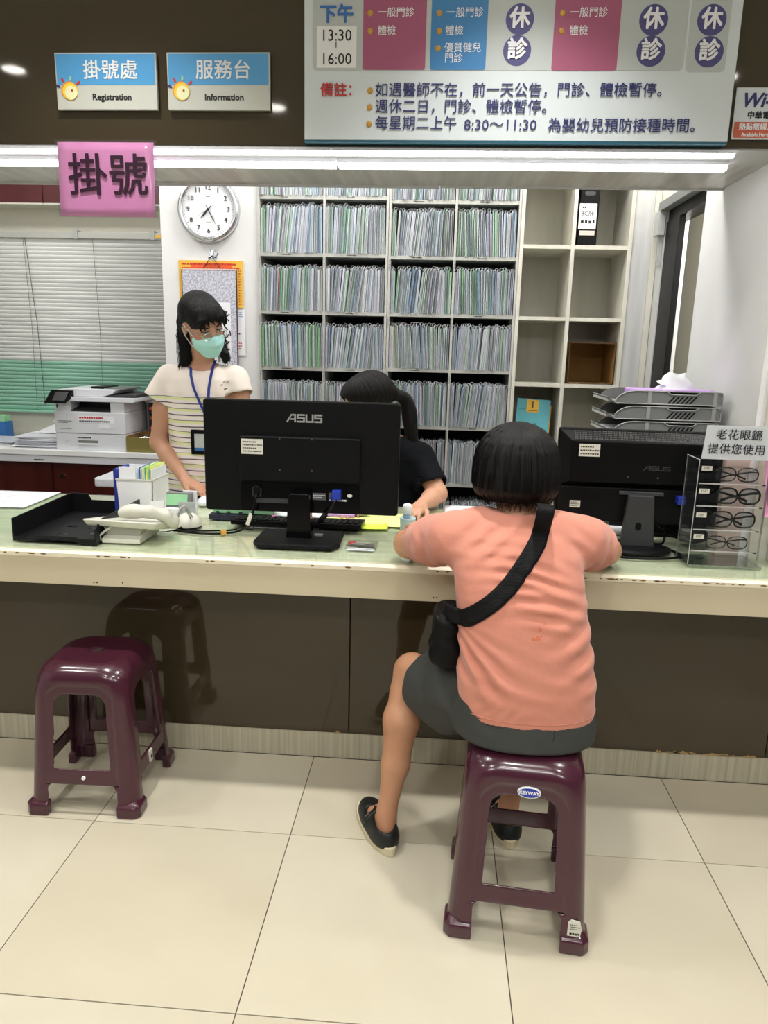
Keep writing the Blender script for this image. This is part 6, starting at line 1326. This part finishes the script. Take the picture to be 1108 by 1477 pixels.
# shorts
S = SDF((-.12, 1.50, .38), (.52, 2.10, .63), .0048)
S.loft([(.474, .252, 1.700, .158, .108), (.486, .253, 1.702, .176, .126), (.52, .253, 1.705, .176, .124), (.56, .252, 1.71, .166, .120), (.60, .25, 1.712, .160, .116)], p=2.3, k=.02)
S.chain([((.17, 1.70, .560), .079), ((.09, 1.80, .540), .084), ((.030, 1.888, .505), .088), ((.016, 1.905, .498), .090)], .03); S.chain([((.33, 1.72, .560), .082), ((.335, 1.88, .530), .080), ((.335, 1.97, .515), .077)], .03)
S.chain([((.15, 1.74, .50), .05), ((.07, 1.83, .462), .062), ((.045, 1.865, .452), .060)], .03)
n1 = np.array((-.60, .78, .04)); n1 /= np.linalg.norm(n1); c1 = np.array((.008, 1.915, .50))
S.keep(lambda X, Y, Z: np.where((X < .17) & (Y > 1.74), (X-c1[0])*n1[0]+(Y-c1[1])*n1[1]+(Z-c1[2])*n1[2], -1)); S.cap(tuple(c1-n1*.03), tuple(c1+n1*.05), .076, .082, .004, cut=True)
S.keep(lambda X, Y, Z: np.where(X > .2, Y-1.975, -1)+0*Z)
# the stool seat holds the hips: everything below it is cut flat except the thighs in front of the seat
S.keep(lambda X, Y, Z: np.where((Y < 1.80) & (X > .115), .4750-Z, -1))
S.disp(lambda X, Y, Z: np.exp(-((X-.06)/.06)**2)*np.sin((X*.7+Y*.7)*150+Z*30)*.0022+np.exp(-((Z-.55)/.04)**2)*np.sin(X*80+Z*50)*.0012)
P, Q = S.mesh(); so = fastmesh('shorts', P, Q, 'shorts', p3)
bvo = BVHTree.FromObject(so, bpy.context.evaluated_depsgraph_get()); MM('seam', (30, 31, 30), .8)
def on_back(bvh, pts, y0=1.3):
    out = []
    for px, py in pts:
        y = 1.60
        for _ in range(3):
            a = at(px, py, y); h = bvh.ray_cast(Vector((a[0], y0, a[2]))-WL[p3.name], Vector((0, 1, 0))); y = h[0].y+WL[p3.name].y if h[0] is not None else y
        out.append((a[0], y-.0006, a[2]))
    return out
mk('seam', MB().tube(on_back(bvo, [(799, 1035), (800, 1048), (800, 1060), (798, 1070)]), .0009, 5), 'seam', so)
mk('pocket_welt', MB().tube(on_back(bvo, [(668, 1022), (690, 1036), (715, 1044), (750, 1046), (750, 1052), (722, 1050), (700, 1045)]), .0009, 5), 'seam', so)
for X_, Y_, R_ in ((779, 908, 3), (786, 900, 2), (776, 921, 4), (770, 922, 3), (781, 918, 2)):
    pts = on_back(bvs, [(X_+R_*math.cos(a)*(1+.3*math.sin(3*a)), Y_+R_*math.sin(a)) for a in [2*PI*i/9 for i in range(9)]]); mk('faint_stain', MB().add([(p[0], p[1]+.0002, p[2]) for p in pts], [tuple(range(9))]), 'stain', shirt)
# shoes
def shoe(loc, rz, parent):
    N = 22; out = []
    for i in range(N):
        a = 2*PI*i/N; y = -math.cos(a); x = math.sin(a); w = .046+.008*max(0, y)-.002*(y < -.5); out.append((x*w*(1 if abs(y) < .8 else .95), y*.131+.07))
    c, s = math.cos(rz), math.sin(rz); W2 = lambda x, y, z: (loc[0]+c*x-s*y, loc[1]+s*x+c*y, z)
    vs = [W2(x, y, .0005) for x, y in out]+[W2(x*1.03, .07+(y-.07)*1.01, .024+(.004 if y < 0 else 0)) for x, y in out]
    o = mk('shoe_sole', MB().add(vs, [tuple(range(N))[::-1], tuple(range(N, 2*N))]+[(i, (i+1) % N, N+(i+1) % N, N+i) for i in range(N)]), 'sole', parent, bev=.003)
    lo = np.array(W2(0, .07, .0))-.16; hi = lo+.32; lo[2] = .01; hi[2] = .11
    S = SDF(lo, hi, .003); R = np.array(Matrix.Rotation(rz, 3, 'Z'))
    S.ell(W2(0, .095, .020), (.0445, .095, .044), R, .01); S.ell(W2(0, .0, .030), (.041, .054, .056), R, .02); S.ell(W2(0, .055, .026), (.0420, .078, .044), R, .02)
    S.ell(W2(0, .012, .085), (.034, .058, .042), R, .004, cut=True); S.ell(W2(-.020, .090, .062), (.012, .016, .016), R, .004, cut=True)
    S.keep(lambda X, Y, Z: .0185-Z+0*X+0*Y); P, Q = S.mesh(); u = fastmesh('shoe', P, Q, 'shoe', parent)
    mk('shoe_strap', MB().tube([W2(-.043, .058, .030), W2(-.034, .060, .056), W2(0, .062, .074), W2(.034, .060, .056), W2(.043, .058, .030)], .0055, 6), 'shoe', u, smooth=True)
    mk('buckle', MB().tube([W2(-.040, .054, .052), W2(-.026, .054, .064), W2(-.026, .068, .064), W2(-.040, .068, .052)], .0016, 5, closed=True), 'chrome', u, label='small silver buckle')
shoe((-.100, 1.864, 0), .40, p3); shoe((.262, 1.935, 0), .08, p3)
# crossbody bag
bpy.context.view_layer.update()
dg = bpy.context.evaluated_depsgraph_get(); bv = BVHTree.FromObject(shirt, dg); so_ = WL[shirt.name]
def back_y(x, z):
    h = bv.ray_cast(Vector((x, 1.2, z))-so_, Vector((0, 1, 0))); return h[0].y+so_.y if h[0] is not None else None
bag = empty('crossbody_bag', (.04, 1.76, .64), 'small black crossbody bag at the customer\'s left hip with a wide black strap', 'bag')
pts = [(789, 735), (786, 750), (779, 772), (768, 796), (753, 820), (737, 842), (718, 862), (700, 876), (682, 886), (666, 890), (652, 888)]
C_ = []
for px, py in pts:
    y = 1.66
    for _ in range(3):
        a = at(px, py, y); b = back_y(a[0], a[2]); y = (b-.003) if b is not None else y+.01
    C_.append(Vector((a[0], y, a[2])))
C_.insert(0, C_[0]+Vector((.002, .035, .004))); C_.insert(0, C_[0]+Vector((.0, .035, -.012)))
rows = []; w = .0205
def dense(P, n=4):
    out = []
    for i in range(len(P)-1):
        p0, p1, p2, p3_ = P[max(i-1, 0)], P[i], P[i+1], P[min(i+2, len(P)-1)]
        for k in range(n):
            t = k/n; out.append(.5*((2*p1)+(p2-p0)*t+(2*p0-5*p1+4*p2-p3_)*t*t+(3*p1-p0-3*p2+p3_)*t**3))
    return out+[P[-1]]
D_ = dense(C_)
for i, p in enumerate(D_):
    t = (D_[min(i+1, len(D_)-1)]-D_[max(i-1, 0)]).normalized(); s = t.cross(Vector((0, 1, 0))).normalized() if i > 9 else Vector((1, 0, -.12)).normalized()
    r = []
    for k in range(5):
        o_ = s*w*(k/2-1)*1.0; x, z = p.x+o_.x, p.z+o_.z; b = back_y(x, z); y = (b-.0052) if (b is not None and abs(b-p.y) < .02 and i > 8) else p.y+o_.y*0
        r.append(Vector((x, min(y, p.y+.002), z)))
    rows.append(r)
end = rows[-1]; base = D_[-1]           # on round the waist to the bag
for (dx, dy, dz, tw) in ((-.012, .010, .001, .98), (-.020, .024, .003, .95), (-.022, .040, .003, .95)):
    c0 = base+Vector((dx, dy, dz)); rows.append([c0+Vector((.0, .0, 1))*(-(w*(k/2-1)))*tw+Vector((.0, .018, 0))*(k/2-1)*(1-tw) if rows[-1][0].z > rows[-1][4].z else c0+Vector((0, 0, 1))*(w*(k/2-1))*tw for k in range(5)])
o = mk('strap', MB().grid([[tuple(v) for v in r] for r in rows]), 'webbing', bag, smooth=True); o.modifiers.new('s', 'SOLIDIFY').thickness = .0022
S = SDF((-.05, 1.66, .60), (.12, 1.88, .83), .0035)
Rb = np.array(Matrix.Rotation(.25, 3, 'Y'))
S.loft([(.652, .046, 1.760, .034, .058), (.70, .046, 1.760, .033, .056), (.775, .050, 1.760, .024, .046)], p=3.5, k=.012)
S.chain([((.040, 1.725, .665), .022), ((.038, 1.80, .665), .028)], .02); S.chain([((.046, 1.725, .745), .022), ((.044, 1.80, .745), .022)], .03); S.chain([((.058, 1.725, .665), .028), ((.062, 1.80, .745), .024)], .03)
S.cap((.042, 1.725, .665), (.048, 1.725, .745), .028, .022, .02); S.cap((.044, 1.80, .665), (.046, 1.80, .745), .028, .022, .02); S.cap((.052, 1.76, .66), (.052, 1.76, .75), .032, .026, .02)
S.keep(lambda X, Y, Z: .6+.030-Z+0*X+0*Y); S.disp(lambda X, Y, Z: .0015*np.sin(Z*120+X*60)+0*Y)
P, Q = S.mesh(); fastmesh('bag_body', P, Q, 'bag', bag)
mk('zip_pull', MB().tube([(.022, 1.712, .772), (.030, 1.705, .760), (.040, 1.700, .748)], .002, 5), 'grey_dark', bag)
mk('white_tag', MB().add([(.046, 1.6955, .662), (.056, 1.6945, .672), (.049, 1.6955, .690), (.039, 1.6965, .681)], [(0, 1, 2, 3)]), 'offwhite', bag)
# ------------------------------------------------------------------ standing clerk with mask and lanyard
p1 = empty('person', (-.98, 3.03, 0), 'standing clerk in a striped white t-shirt, green face mask, glasses and blue lanyard', 'person')
S = SDF((-1.30, 2.68, 0), (-.66, 3.22, 1.63), .0050)
S.loft([(.78, -.985, 3.03, .145, .098), (.88, -.985, 3.03, .150, .100), (1.02, -.985, 3.03, .122, .085), (1.14, -.985, 3.03, .128, .088), (1.24, -.985, 3.035, .135, .085), (1.30, -.980, 3.04, .115, .07), (1.335, -.975, 3.04, .06, .055)], k=.03)
S.chain([((-.975, 3.035, 1.31), .046), ((-.965, 3.01, 1.40), .044), ((-.955, 3.0, 1.44), .048)], .025)
R1 = rotm(.80, .40, -.26); c1h = (-.955, 2.978, 1.492); T1 = head(S, c1h, R1, .97)
for s, sh, el, wr, hd, upv in ((-1, (-1.135, 3.035, 1.265), (-1.165, 2.99, 1.005), (-1.010, 2.865, .872), (.85, -.35, -.35), (.3, -.2, .9)), (1, (-.830, 3.045, 1.268), (-.800, 3.0, 1.01), (-.74, 2.84, .86), (.1, -1, -.35), (0, 0, 1))):
    S.chain([(sh, .043), (tuple(np.array(sh)*.5+np.array(el)*.5), .038), (el, .033)], .02)
    md = np.array(el)*.65+np.array(wr)*.35; S.chain([(el, .033), (tuple(md), .033), (wr, .021)], .02)
    hand(S, wr, hd, upv, curl=.30, side=-s, k=.90, L=.15)
for s in (-1, 1):
    S.chain([((-.985+s*.07, 3.03, .80), .082), ((-.985+s*.08, 3.03, .47), .055), ((-.985+s*.085, 3.055, .32), .05), ((-.985+s*.09, 3.05, .07), .032)], .02); S.chain([((-.985+s*.09, 3.05, .045), .034), ((-.985+s*.105, 2.91, .032), .028)], .02)
P, Q = S.mesh(); fastmesh('body', P, Q, 'skin2', p1)
for s in (-1, 1):
    e = mk('eye', MB().ell(tuple(T1(s*.031, -.0835, .009)), (.0108,)*3, 14, 9), 'eye_white', p1, smooth=True); ic = T1(s*.031, -.0925, .005); mk('iris', MB().ell(tuple(ic), (.0052,)*3, 10, 7), 'eye_dark', e, smooth=True)
    mk('eyebrow', MB().tube([tuple(T1(s*.016, -.094, .026)), tuple(T1(s*.032, -.092, .031)), tuple(T1(s*.048, -.080, .027))], .0022, 5), 'hair_black', p1, smooth=True)
    mk('eyelid', MB().tube([tuple(T1(s*(.031-.013), -.0885, .011)), tuple(T1(s*.031, -.0965, .0135)), tuple(T1(s*(.031+.014), -.0855, .011))], .0016, 5), 'eye_dark', p1, smooth=True)
# mask
S = SDF(np.array(c1h)-.17, np.array(c1h)+.14, .003)
def ml(p): return T1(*p)
S.ell(ml((0, -.034, -.048)), (.066, .076, .066), R1, .02); S.ell(ml((0, -.106, -.034)), (.020, .020, .024), R1, .022); S.ell(ml((0, -.066, -.092)), (.035, .030, .026), R1, .02)
def lk(fn):
    def g(X, Y, Z):
        x, y, z = X-c1h[0], Y-c1h[1], Z-c1h[2]
        return fn(R1[0, 0]*x+R1[1, 0]*y+R1[2, 0]*z, R1[0, 1]*x+R1[1, 1]*y+R1[2, 1]*z, R1[0, 2]*x+R1[1, 2]*y+R1[2, 2]*z)
    return g
S.keep(lk(lambda u, v, w: np.maximum(np.maximum(w+.012-.10*np.maximum(-v-.09, 0)*3+.35*np.abs(u)*.5, -w-.116), v+.030-.25*(w+.06)*0)))
S.disp(lk(lambda u, v, w: .0016*np.sin(w*190+u*6)*np.exp(-(u/.05)**2)))
P, Q = S.mesh(); fastmesh('face_mask', P, Q, 'mask', p1, relax=1)
for s in (-1, 1):
    mk('mask_strap', MB().tube([tuple(T1(s*.058, -.050, -.032)), tuple(T1(s*.070, -.020, -.012)), tuple(T1(s*.080, .012, .016)), tuple(T1(s*.083, .028, .002)), tuple(T1(s*.078, .014, -.034)), tuple(T1(s*.066, -.018, -.070)), tuple(T1(s*.050, -.046, -.086))], .0019, 5), 'white', p1, smooth=True)
    for j in (0,):
        mk('glasses_rim', MB().tube([tuple(T1(s*.032+.023*math.cos(a), -.112+.010*abs(math.cos(a)*.5-s*.2), -.002+.016*math.sin(a))) for a in [2*PI*i/20 for i in range(20)]], .0015, 5, closed=True), 'chrome', p1, smooth=True)
        mk('glasses_lens', MB().prism([(math.cos(a), math.sin(a)) for a in [2*PI*i/20 for i in range(20)]], 'y', 0, .001) if 0 else MB().add([tuple(T1(s*.032+.0225*math.cos(a), -.1115, -.002+.0155*math.sin(a))) for a in [2*PI*i/20 for i in range(20)]], [tuple(range(20))]), 'lens', p1)
    mk('glasses_temple', MB().tube([tuple(T1(s*.055, -.107, .004)), tuple(T1(s*.072, -.06, .006)), tuple(T1(s*.081, .005, .006)), tuple(T1(s*.082, .025, -.008))], .0016, 5), 'chrome', p1)
mk('glasses_bridge', MB().tube([tuple(T1(-.010, -.112, .003)), tuple(T1(0, -.116, .006)), tuple(T1(.010, -.112, .003))], .001, 5), 'steel', p1)
# hair
S = SDF(np.array(c1h)-(.19, .19, .26), np.array(c1h)+(.17, .19, .15), .0035)
S.ell(ml((0, .022, .042)), (.083, .098, .088), R1, .02); S.ell(ml((0, -.035, .056)), (.072, .062, .058), R1, .02)
S.ell(ml((0, -.126, -.004)), (.062, .068, .066), R1, .006, cut=True)
for s in (-1, 1):
    S.ell(ml((s*.085, -.028, -.035)), (.030, .042, .045), R1, .008, cut=True); S.ell(ml((s*.090, .008, -.012)), (.020, .022, .030), R1, .004, cut=True)
    if s > 0: S.chain([(tuple(ml((s*.072, -.050, .052))), .014), (tuple(ml((s*.076, -.056, .015))), .008)], .012)
    else: S.ell(ml((-.088, -.010, -.006)), (.028, .036, .038), R1, .006, cut=True)
for s, tip in ((-1, (-1.035, 3.01, 1.300)), (1, (-.880, 3.03, 1.345))):
    S.chain([(tuple(ml((s*.060, .045, .0))), .027), (tuple(ml((s*.064, .045, -.06))), .023), (tuple(np.array(ml((s*.070, .045, -.06)))*.45+np.array(tip)*.55), .021), (tip, .008)], .02)
    S.chain([(tuple(ml((s*.055, .055, .0))), .026), (tuple(ml((s*.060, .06, -.08))), .020), (tuple(np.array(tip)+(.016*s, .0, .014)), .006)], .02)
for a_, b_ in ((-1.072, 1.318), (-1.050, 1.292), (-1.028, 1.285)): S.chain([(tuple(ml((-.064, .045, -.055))), .018), (((a_-1.02)/2, 3.0, 1.355), .013), ((a_, 3.0, b_), .003)], .008)
for a_, b_ in ((-.862, 1.355), (-.880, 1.338)): S.chain([(tuple(ml((.060, .035, -.06))), .018), ((a_-.01, 3.02, 1.375), .012), ((a_, 3.02, b_), .003)], .008)
S.chain([(tuple(ml((-.02, .085, .03))), .03), (tuple(ml((.0, .085, -.05))), .034), ((-.985, 3.07, 1.36), .02)], .02)
for u0, u1, z1 in ((-.052, -.052, .008), (-.038, -.034, .016), (-.024, -.014, .026), (-.004, .012, .030), (.030, .036, .022), (.048, .054, .010)):   # fringe locks
    S.chain([(tuple(ml((u0*.8, -.062, .088))), .012), (tuple(ml((u0, -.088, .062))), .0075), (tuple(ml((u1, -.097, z1+.004))), .0025)], .008)
S.disp(hairnoise(c1h, R1, .0011, 40, 5)); P, Q = S.mesh(); fastmesh('hair', P, Q, 'hair_black', p1, relax=1, strand=strandmap(ml((0, .0, .12)), R1, 36))
q = random.Random(9); W = []
for s, tip in ((-1, (-1.04, 3.0, 1.300)), (1, (-.878, 3.02, 1.345))):
    b = ml((s*.070, .040, -.05))
    for i in range(130):
        o = np.array((q.uniform(-.03, .03), q.uniform(-.02, .02), q.uniform(-.02, .03))); t_ = np.array(tip)+np.array((q.uniform(-.030, .030), q.uniform(-.02, .02), q.uniform(-.022, .025)))
        m_ = (b+t_)/2+o*.7; W.append([tuple(b+o), tuple(m_), tuple(t_)])
wisps('loose_hair', p1, W, 'hair_black', .0010)
# t-shirt with cap sleeves
S = SDF((-1.28, 2.86, .76), (-.70, 3.20, 1.38), .0045)
S.loft([(.792, -.985, 3.03, .160, .112), (.88, -.985, 3.03, .160, .113), (1.02, -.985, 3.03, .138, .102), (1.14, -.985, 3.03, .142, .106), (1.22, -.985, 3.032, .150, .104), (1.275, -.983, 3.036, .150, .090), (1.305, -.980, 3.04, .115, .074), (1.328, -.976, 3.042, .075, .062)], p=2.3, k=.02)
S.chain([((-.975, 3.04, 1.285), .045), ((-1.12, 3.038, 1.272), .047)], .03); S.chain([((-.975, 3.04, 1.285), .045), ((-.845, 3.045, 1.275), .046)], .03)
ss = [((-1.12, 3.036, 1.275), (-1.168, 3.015, 1.190)), ((-.842, 3.045, 1.275), (-.826, 3.030, 1.222))]
for a, b in ss: S.cap(a, b, .052, .060, .03)
for a, b in ss:
    ax = np.array(b)-np.array(a); ax /= np.linalg.norm(ax); e_ = np.array(b)
    S.cut_end(a, b, .012, .075)
    S.cap(tuple(e_-ax*.015), tuple(e_+ax*.03), .048, .050, .003, cut=True)
S.ell((-.970, 2.99, 1.345), (.074, .062, .040), None, .004, cut=True)
S.disp(lambda X, Y, Z: .0022*np.sin((Z*.9+.35*(X+1.0))*95)*np.exp(-((Z-1.0)/.10)**2)+.0018*np.sin((X+.4*Z)*85)*np.exp(-((Z-1.22)/.05)**2)+0*Y)
P, Q = S.mesh(); sh1 = fastmesh('t_shirt', P, Q, 'striped', p1)
bv1 = BVHTree.FromObject(sh1, bpy.context.evaluated_depsgraph_get()); s1 = WL[sh1.name]
def front_y(x, z):
    h = bv1.ray_cast(Vector((x, 2.6, z))-s1, Vector((0, 1, 0))); return h[0].y+s1.y if h[0] is not None else 2.98
for k, (x, z) in enumerate(((-.872, 1.262), (-.860, 1.262), (-.880, 1.250))):
    y = front_y(x, z)-.0012; mk('chest_print', MB().tube([(x, y, z), (x+.004, y, z+.006), (x+.009, y, z+.002)], .0013, 4), 'ink', p1)
y = front_y(-.868, 1.243)-.001; mk('chest_print', MB().prism([(-.884, 1.242), (-.868, 1.232), (-.850, 1.243), (-.868, 1.239)], 'y', y-.001, y), 'grey_dark', p1)
def strip(path, w, name, m, parent, th=.0014):
    rows = [[(x-w/2, front_y(x, z)-.0055 if y is None else y, z), (x+w/2, front_y(x, z)-.0055 if y is None else y, z)] for x, y, z in path]
    o = mk(name, MB().grid(rows), m, parent); o.modifiers.new('s', 'SOLIDIFY').thickness = th; return o
ly = empty('lanyard', (-.95, 2.95, 1.0), 'dark blue neck lanyard with a black badge holder worn by the standing clerk', 'lanyard')
L1 = [(-1.022, 3.02, 1.352), (-1.012, 2.985, 1.325), (-1.002, None, 1.29), (-.985, None, 1.24), (-.962, None, 1.19), (-.940, None, 1.14), (-.915, None, 1.08)]; L2 = [(-.918, 3.02, 1.352), (-.919, 2.985, 1.325), (-.920, None, 1.29), (-.924, None, 1.24), (-.925, None, 1.19), (-.922, None, 1.14), (-.915, None, 1.08)]
strip(L1, .011, 'strap', 'lanyard', ly); strip(L2, .011, 'strap', 'lanyard', ly)
yb = front_y(-.965, 1.03)-.006; mk('badge_holder', MB().prism(rrect(-1.000, -.915, .970, 1.072, .004), 'y', yb-.004, yb), 'black', ly); mk('badge_card', MB().box(-.985, -.93, yb-.0048, yb-.004, .985, 1.055), 'board_grey', ly); mk('badge_stripe', MB().box(-.985, -.93, yb-.0054, yb-.0048, .985, .998), 'blue', ly)
S = SDF((-1.20, 2.90, .03), (-.77, 3.17, .86), .007)
S.loft([(.70, -.985, 3.03, .168, .118), (.82, -.985, 3.03, .158, .108)], k=.02)
for s in (-1, 1): S.chain([((-.985+s*.075, 3.03, .72), .094), ((-.985+s*.083, 3.035, .45), .075), ((-.985+s*.09, 3.05, .07), .055)], .02)
S.keep(lambda X, Y, Z: .06-Z+0*X+0*Y); P, Q = S.mesh(); fastmesh('trousers', P, Q, 'navy_trouser', p1)
for s in (-1, 1):
    mk('shoe', MB().ell((-.985+s*.10, 2.96, .032), (.045, .13, .032), 16, 8), 'black_soft', p1, smooth=True)
S = SDF((-.94, 2.66, ZC), (-.82, 2.80, ZC+.05), .004); S.ell((-.885, 2.735, ZC+.014), (.030, .050, .022), None, .01); S.keep(lambda X, Y, Z: ZC+.001-Z+0*X+0*Y); P, Q = S.mesh()
fastmesh('computer_mouse', P, Q, 'white_plastic', None, origin=(-.885, 2.735, ZC), label='pale computer mouse under the standing clerk\'s hand', cat='mouse')
# ------------------------------------------------------------------ seated clerk in black behind the monitor
p2 = empty('person', (-.17, 3.05, 0), 'seated clerk in a black t-shirt with a ponytail, head bowed behind the large monitor', 'person')
S = SDF((-.50, 2.50, .30), (.14, 3.26, 1.36), .0052)
S.loft([(.47, -.17, 3.08, .150, .11), (.60, -.17, 3.08, .145, .11), (.80, -.17, 3.05, .135, .10), (.95, -.17, 3.01, .140, .09), (1.02, -.17, 2.995, .12, .075), (1.06, -.175, 2.985, .06, .055)], k=.03)
S.chain([((-.18, 2.985, 1.04), .047), ((-.215, 2.95, 1.11), .045), ((-.235, 2.93, 1.15), .048)], .025)
R2 = rotm(-1.22, .42); c2h = (-.272, 2.925, 1.195); T2 = head(S, c2h, R2, .97)
for s, sh, el, wr, hd in ((1, (-.055, 2.985, .985), (.018, 2.885, .850), (-.045, 2.725, .832), (-.28, -.95, -.10)), (-1, (-.30, 2.985, .985), (-.38, 2.87, .85), (-.33, 2.72, .830), (.25, -1, -.1))):
    S.chain([(sh, .046), (tuple(np.array(sh)*.5+np.array(el)*.5), .044), (el, .038)], .02); md = np.array(el)*.6+np.array(wr)*.4
    S.chain([(el, .038), (tuple(md), .034), (wr, .023)], .02); hand(S, wr, hd, (0, -.1, 1), curl=.42, side=-s, k=.95, L=.15, spread=.14)
P, Q = S.mesh()
fastmesh('body', P, Q, 'skin2', p2)
for s in (-1, 1): mk('eye', MB().ell(tuple(T2(s*.031, -.0835, .009)), (.0108,)*3, 12, 8), 'eye_white', p2, smooth=True)
mk('glasses_rim', MB().tube([tuple(T2(.032+.023*math.cos(a), -.112, .0+.018*math.sin(a))) for a in [2*PI*i/20 for i in range(20)]], .0012, 5, closed=True), 'steel', p2, smooth=True); mk('glasses_rim', MB().tube([tuple(T2(-.032+.023*math.cos(a), -.112, .0+.018*math.sin(a))) for a in [2*PI*i/20 for i in range(20)]], .0012, 5, closed=True), 'steel', p2, smooth=True)
S = SDF(np.array(c2h)-.15, np.array(c2h)+.12, .0035); S.ell(T2(0, -.034, -.048), (.066, .076, .066), R2, .02); S.ell(T2(0, -.104, -.032), (.017, .016, .022), R2, .022); S.ell(T2(0, -.066, -.092), (.035, .030, .026), R2, .02)
S.keep(lambda X, Y, Z: (lambda u, v, w: np.maximum(np.maximum(w+.010, -w-.116), v+.03))(R2[0, 0]*(X-c2h[0])+R2[1, 0]*(Y-c2h[1])+R2[2, 0]*(Z-c2h[2]), R2[0, 1]*(X-c2h[0])+R2[1, 1]*(Y-c2h[1])+R2[2, 1]*(Z-c2h[2]), R2[0, 2]*(X-c2h[0])+R2[1, 2]*(Y-c2h[1])+R2[2, 2]*(Z-c2h[2])))
P, Q = S.mesh(); fastmesh('face_mask', P, Q, 'white', p2, relax=1)
S = SDF((-.42, 2.76, .95), (-.04, 3.12, 1.36), .0038)
S.ell(T2(0, .022, .042), (.084, .102, .088), R2, .02); S.ell(T2(0, -.030, .060), (.073, .062, .056), R2, .02); S.ell(T2(0, -.122, .012), (.066, .072, .070), R2, .008, cut=True)
pt = (-.150, 2.965, 1.232); S.chain([(tuple(T2(0, .07, .03)), .05), (pt, .020)], .03)
tl = dense([Vector(v) for v in (pt, (-.126, 2.985, 1.212), (-.110, 2.987, 1.17), (-.103, 2.985, 1.12), (-.094, 2.98, 1.06), (-.086, 2.975, 1.02))], 3)
S.chain([(tuple(v), float(np.interp(i/(len(tl)-1), (0, .2, .5, .8, 1), (.018, .024, .029, .022, .008)))) for i, v in enumerate(tl)], .012)
S.disp(hairnoise(c2h, R2, .0011, 40, 7)); P, Q = S.mesh(); fastmesh('hair', P, Q, 'hair', p2, relax=1, strand=strandmap(T2(0, .02, .10), R2, 36))
q = random.Random(19); W = []
for i in range(120):
    o = np.array((q.uniform(-.016, .016), q.uniform(-.014, .014), 0)); W.append([tuple(np.array((-.130, 2.975, 1.215))+o*.7), tuple(np.array((-.106, 2.98, 1.13))+o*1.8), tuple(np.array((-.088, 2.965, 1.03+q.uniform(-.02, .03)))+o*1.2)])
wisps('loose_hair', p2, W, 'hair', .0010)
mk('hair_tie', MB().lathe([(.017, -.006), (.022, 0), (.017, .006)], pt, 16, 'y'), 'pink_pale', p2, smooth=True)
S = SDF((-.46, 2.82, .45), (.10, 3.24, 1.09), .005)
S.loft([(.50, -.17, 3.08, .168, .128), (.65, -.17, 3.07, .160, .125), (.80, -.17, 3.05, .152, .118), (.92, -.17, 3.02, .158, .112), (.98, -.17, 3.0, .155, .098), (1.02, -.172, 2.99, .13, .085), (1.05, -.175, 2.985, .09, .070), (1.068, -.178, 2.98, .062, .058)], k=.02)
for a, b in (((-.060, 2.985, .985), (-.006, 2.915, .885)), ((-.29, 2.985, .985), (-.345, 2.915, .885))):
    ax = np.array(b)-np.array(a); ax /= np.linalg.norm(ax); e_ = np.array(b); S.cap(a, b, .058, .066, .035)
    S.cut_end(a, b, .010, .075); S.cap(tuple(e_-ax*.015), tuple(e_+ax*.03), .055, .058, .003, cut=True)
S.disp(lambda X, Y, Z: .0025*np.sin((Z*.8+.6*X)*75)+0*Y); P, Q = S.mesh(); fastmesh('t_shirt', P, Q, 'tee_black', p2)
S = SDF((-.40, 2.55, .02), (.06, 3.25, .60), .008); S.loft([(.475, -.17, 3.09, .165, .12), (.56, -.17, 3.08, .15, .115)], k=.02)
for s in (-1, 1): S.chain([((-.17+s*.08, 3.05, .56), .082), ((-.17+s*.10, 2.93, .54), .062)], .03); S.chain([((-.17+s*.10, 2.93, .54), .062), ((-.17+s*.11, 2.96, .30), .055), ((-.17+s*.12, 2.99, .06), .045)], .03)
P, Q = S.mesh(); fastmesh('trousers', P, Q, 'navy_trouser', p2)
for s in (-1, 1): mk('shoe', MB().ell((-.17+s*.125, 2.955, .030), (.042, .10, .030), 16, 8), 'black_soft', p2, smooth=True)
e = empty('office_chair', (-.17, 3.12, 0), 'dark office chair under the seated clerk, hidden behind the counter', 'chair')
mk('seat', MB().prism(rrect(-.38, .04, 2.96, 3.34, .05), 'z', .42, .468), 'black_soft', e, bev=.01); mk('backrest', MB().prism(rrect(-.34, .0, .56, .80, .04), 'y', 3.33, 3.37), 'black_soft', e, bev=.01); mk('back_post', MB().box(-.19, -.15, 3.33, 3.35, .42, .58), 'grey_dark', e); mk('column', MB().cyl((-.17, 3.15, .06), (-.17, 3.15, .42), .025), 'grey_dark', e)
for i in range(5):
    a = 2*PI*i/5+.9; x, y = -.17+.24*math.cos(a), 3.15+.24*math.sin(a); l = mk('leg', MB().tube([(-.17, 3.15, .075), (x, y, .055)], .016, 8), 'grey_dark', e); mk('castor', MB().cyl((x-.012, y, .025), (x+.012, y, .025), .025, n=14), 'black_soft', l)
bpy.context.view_layer.update()
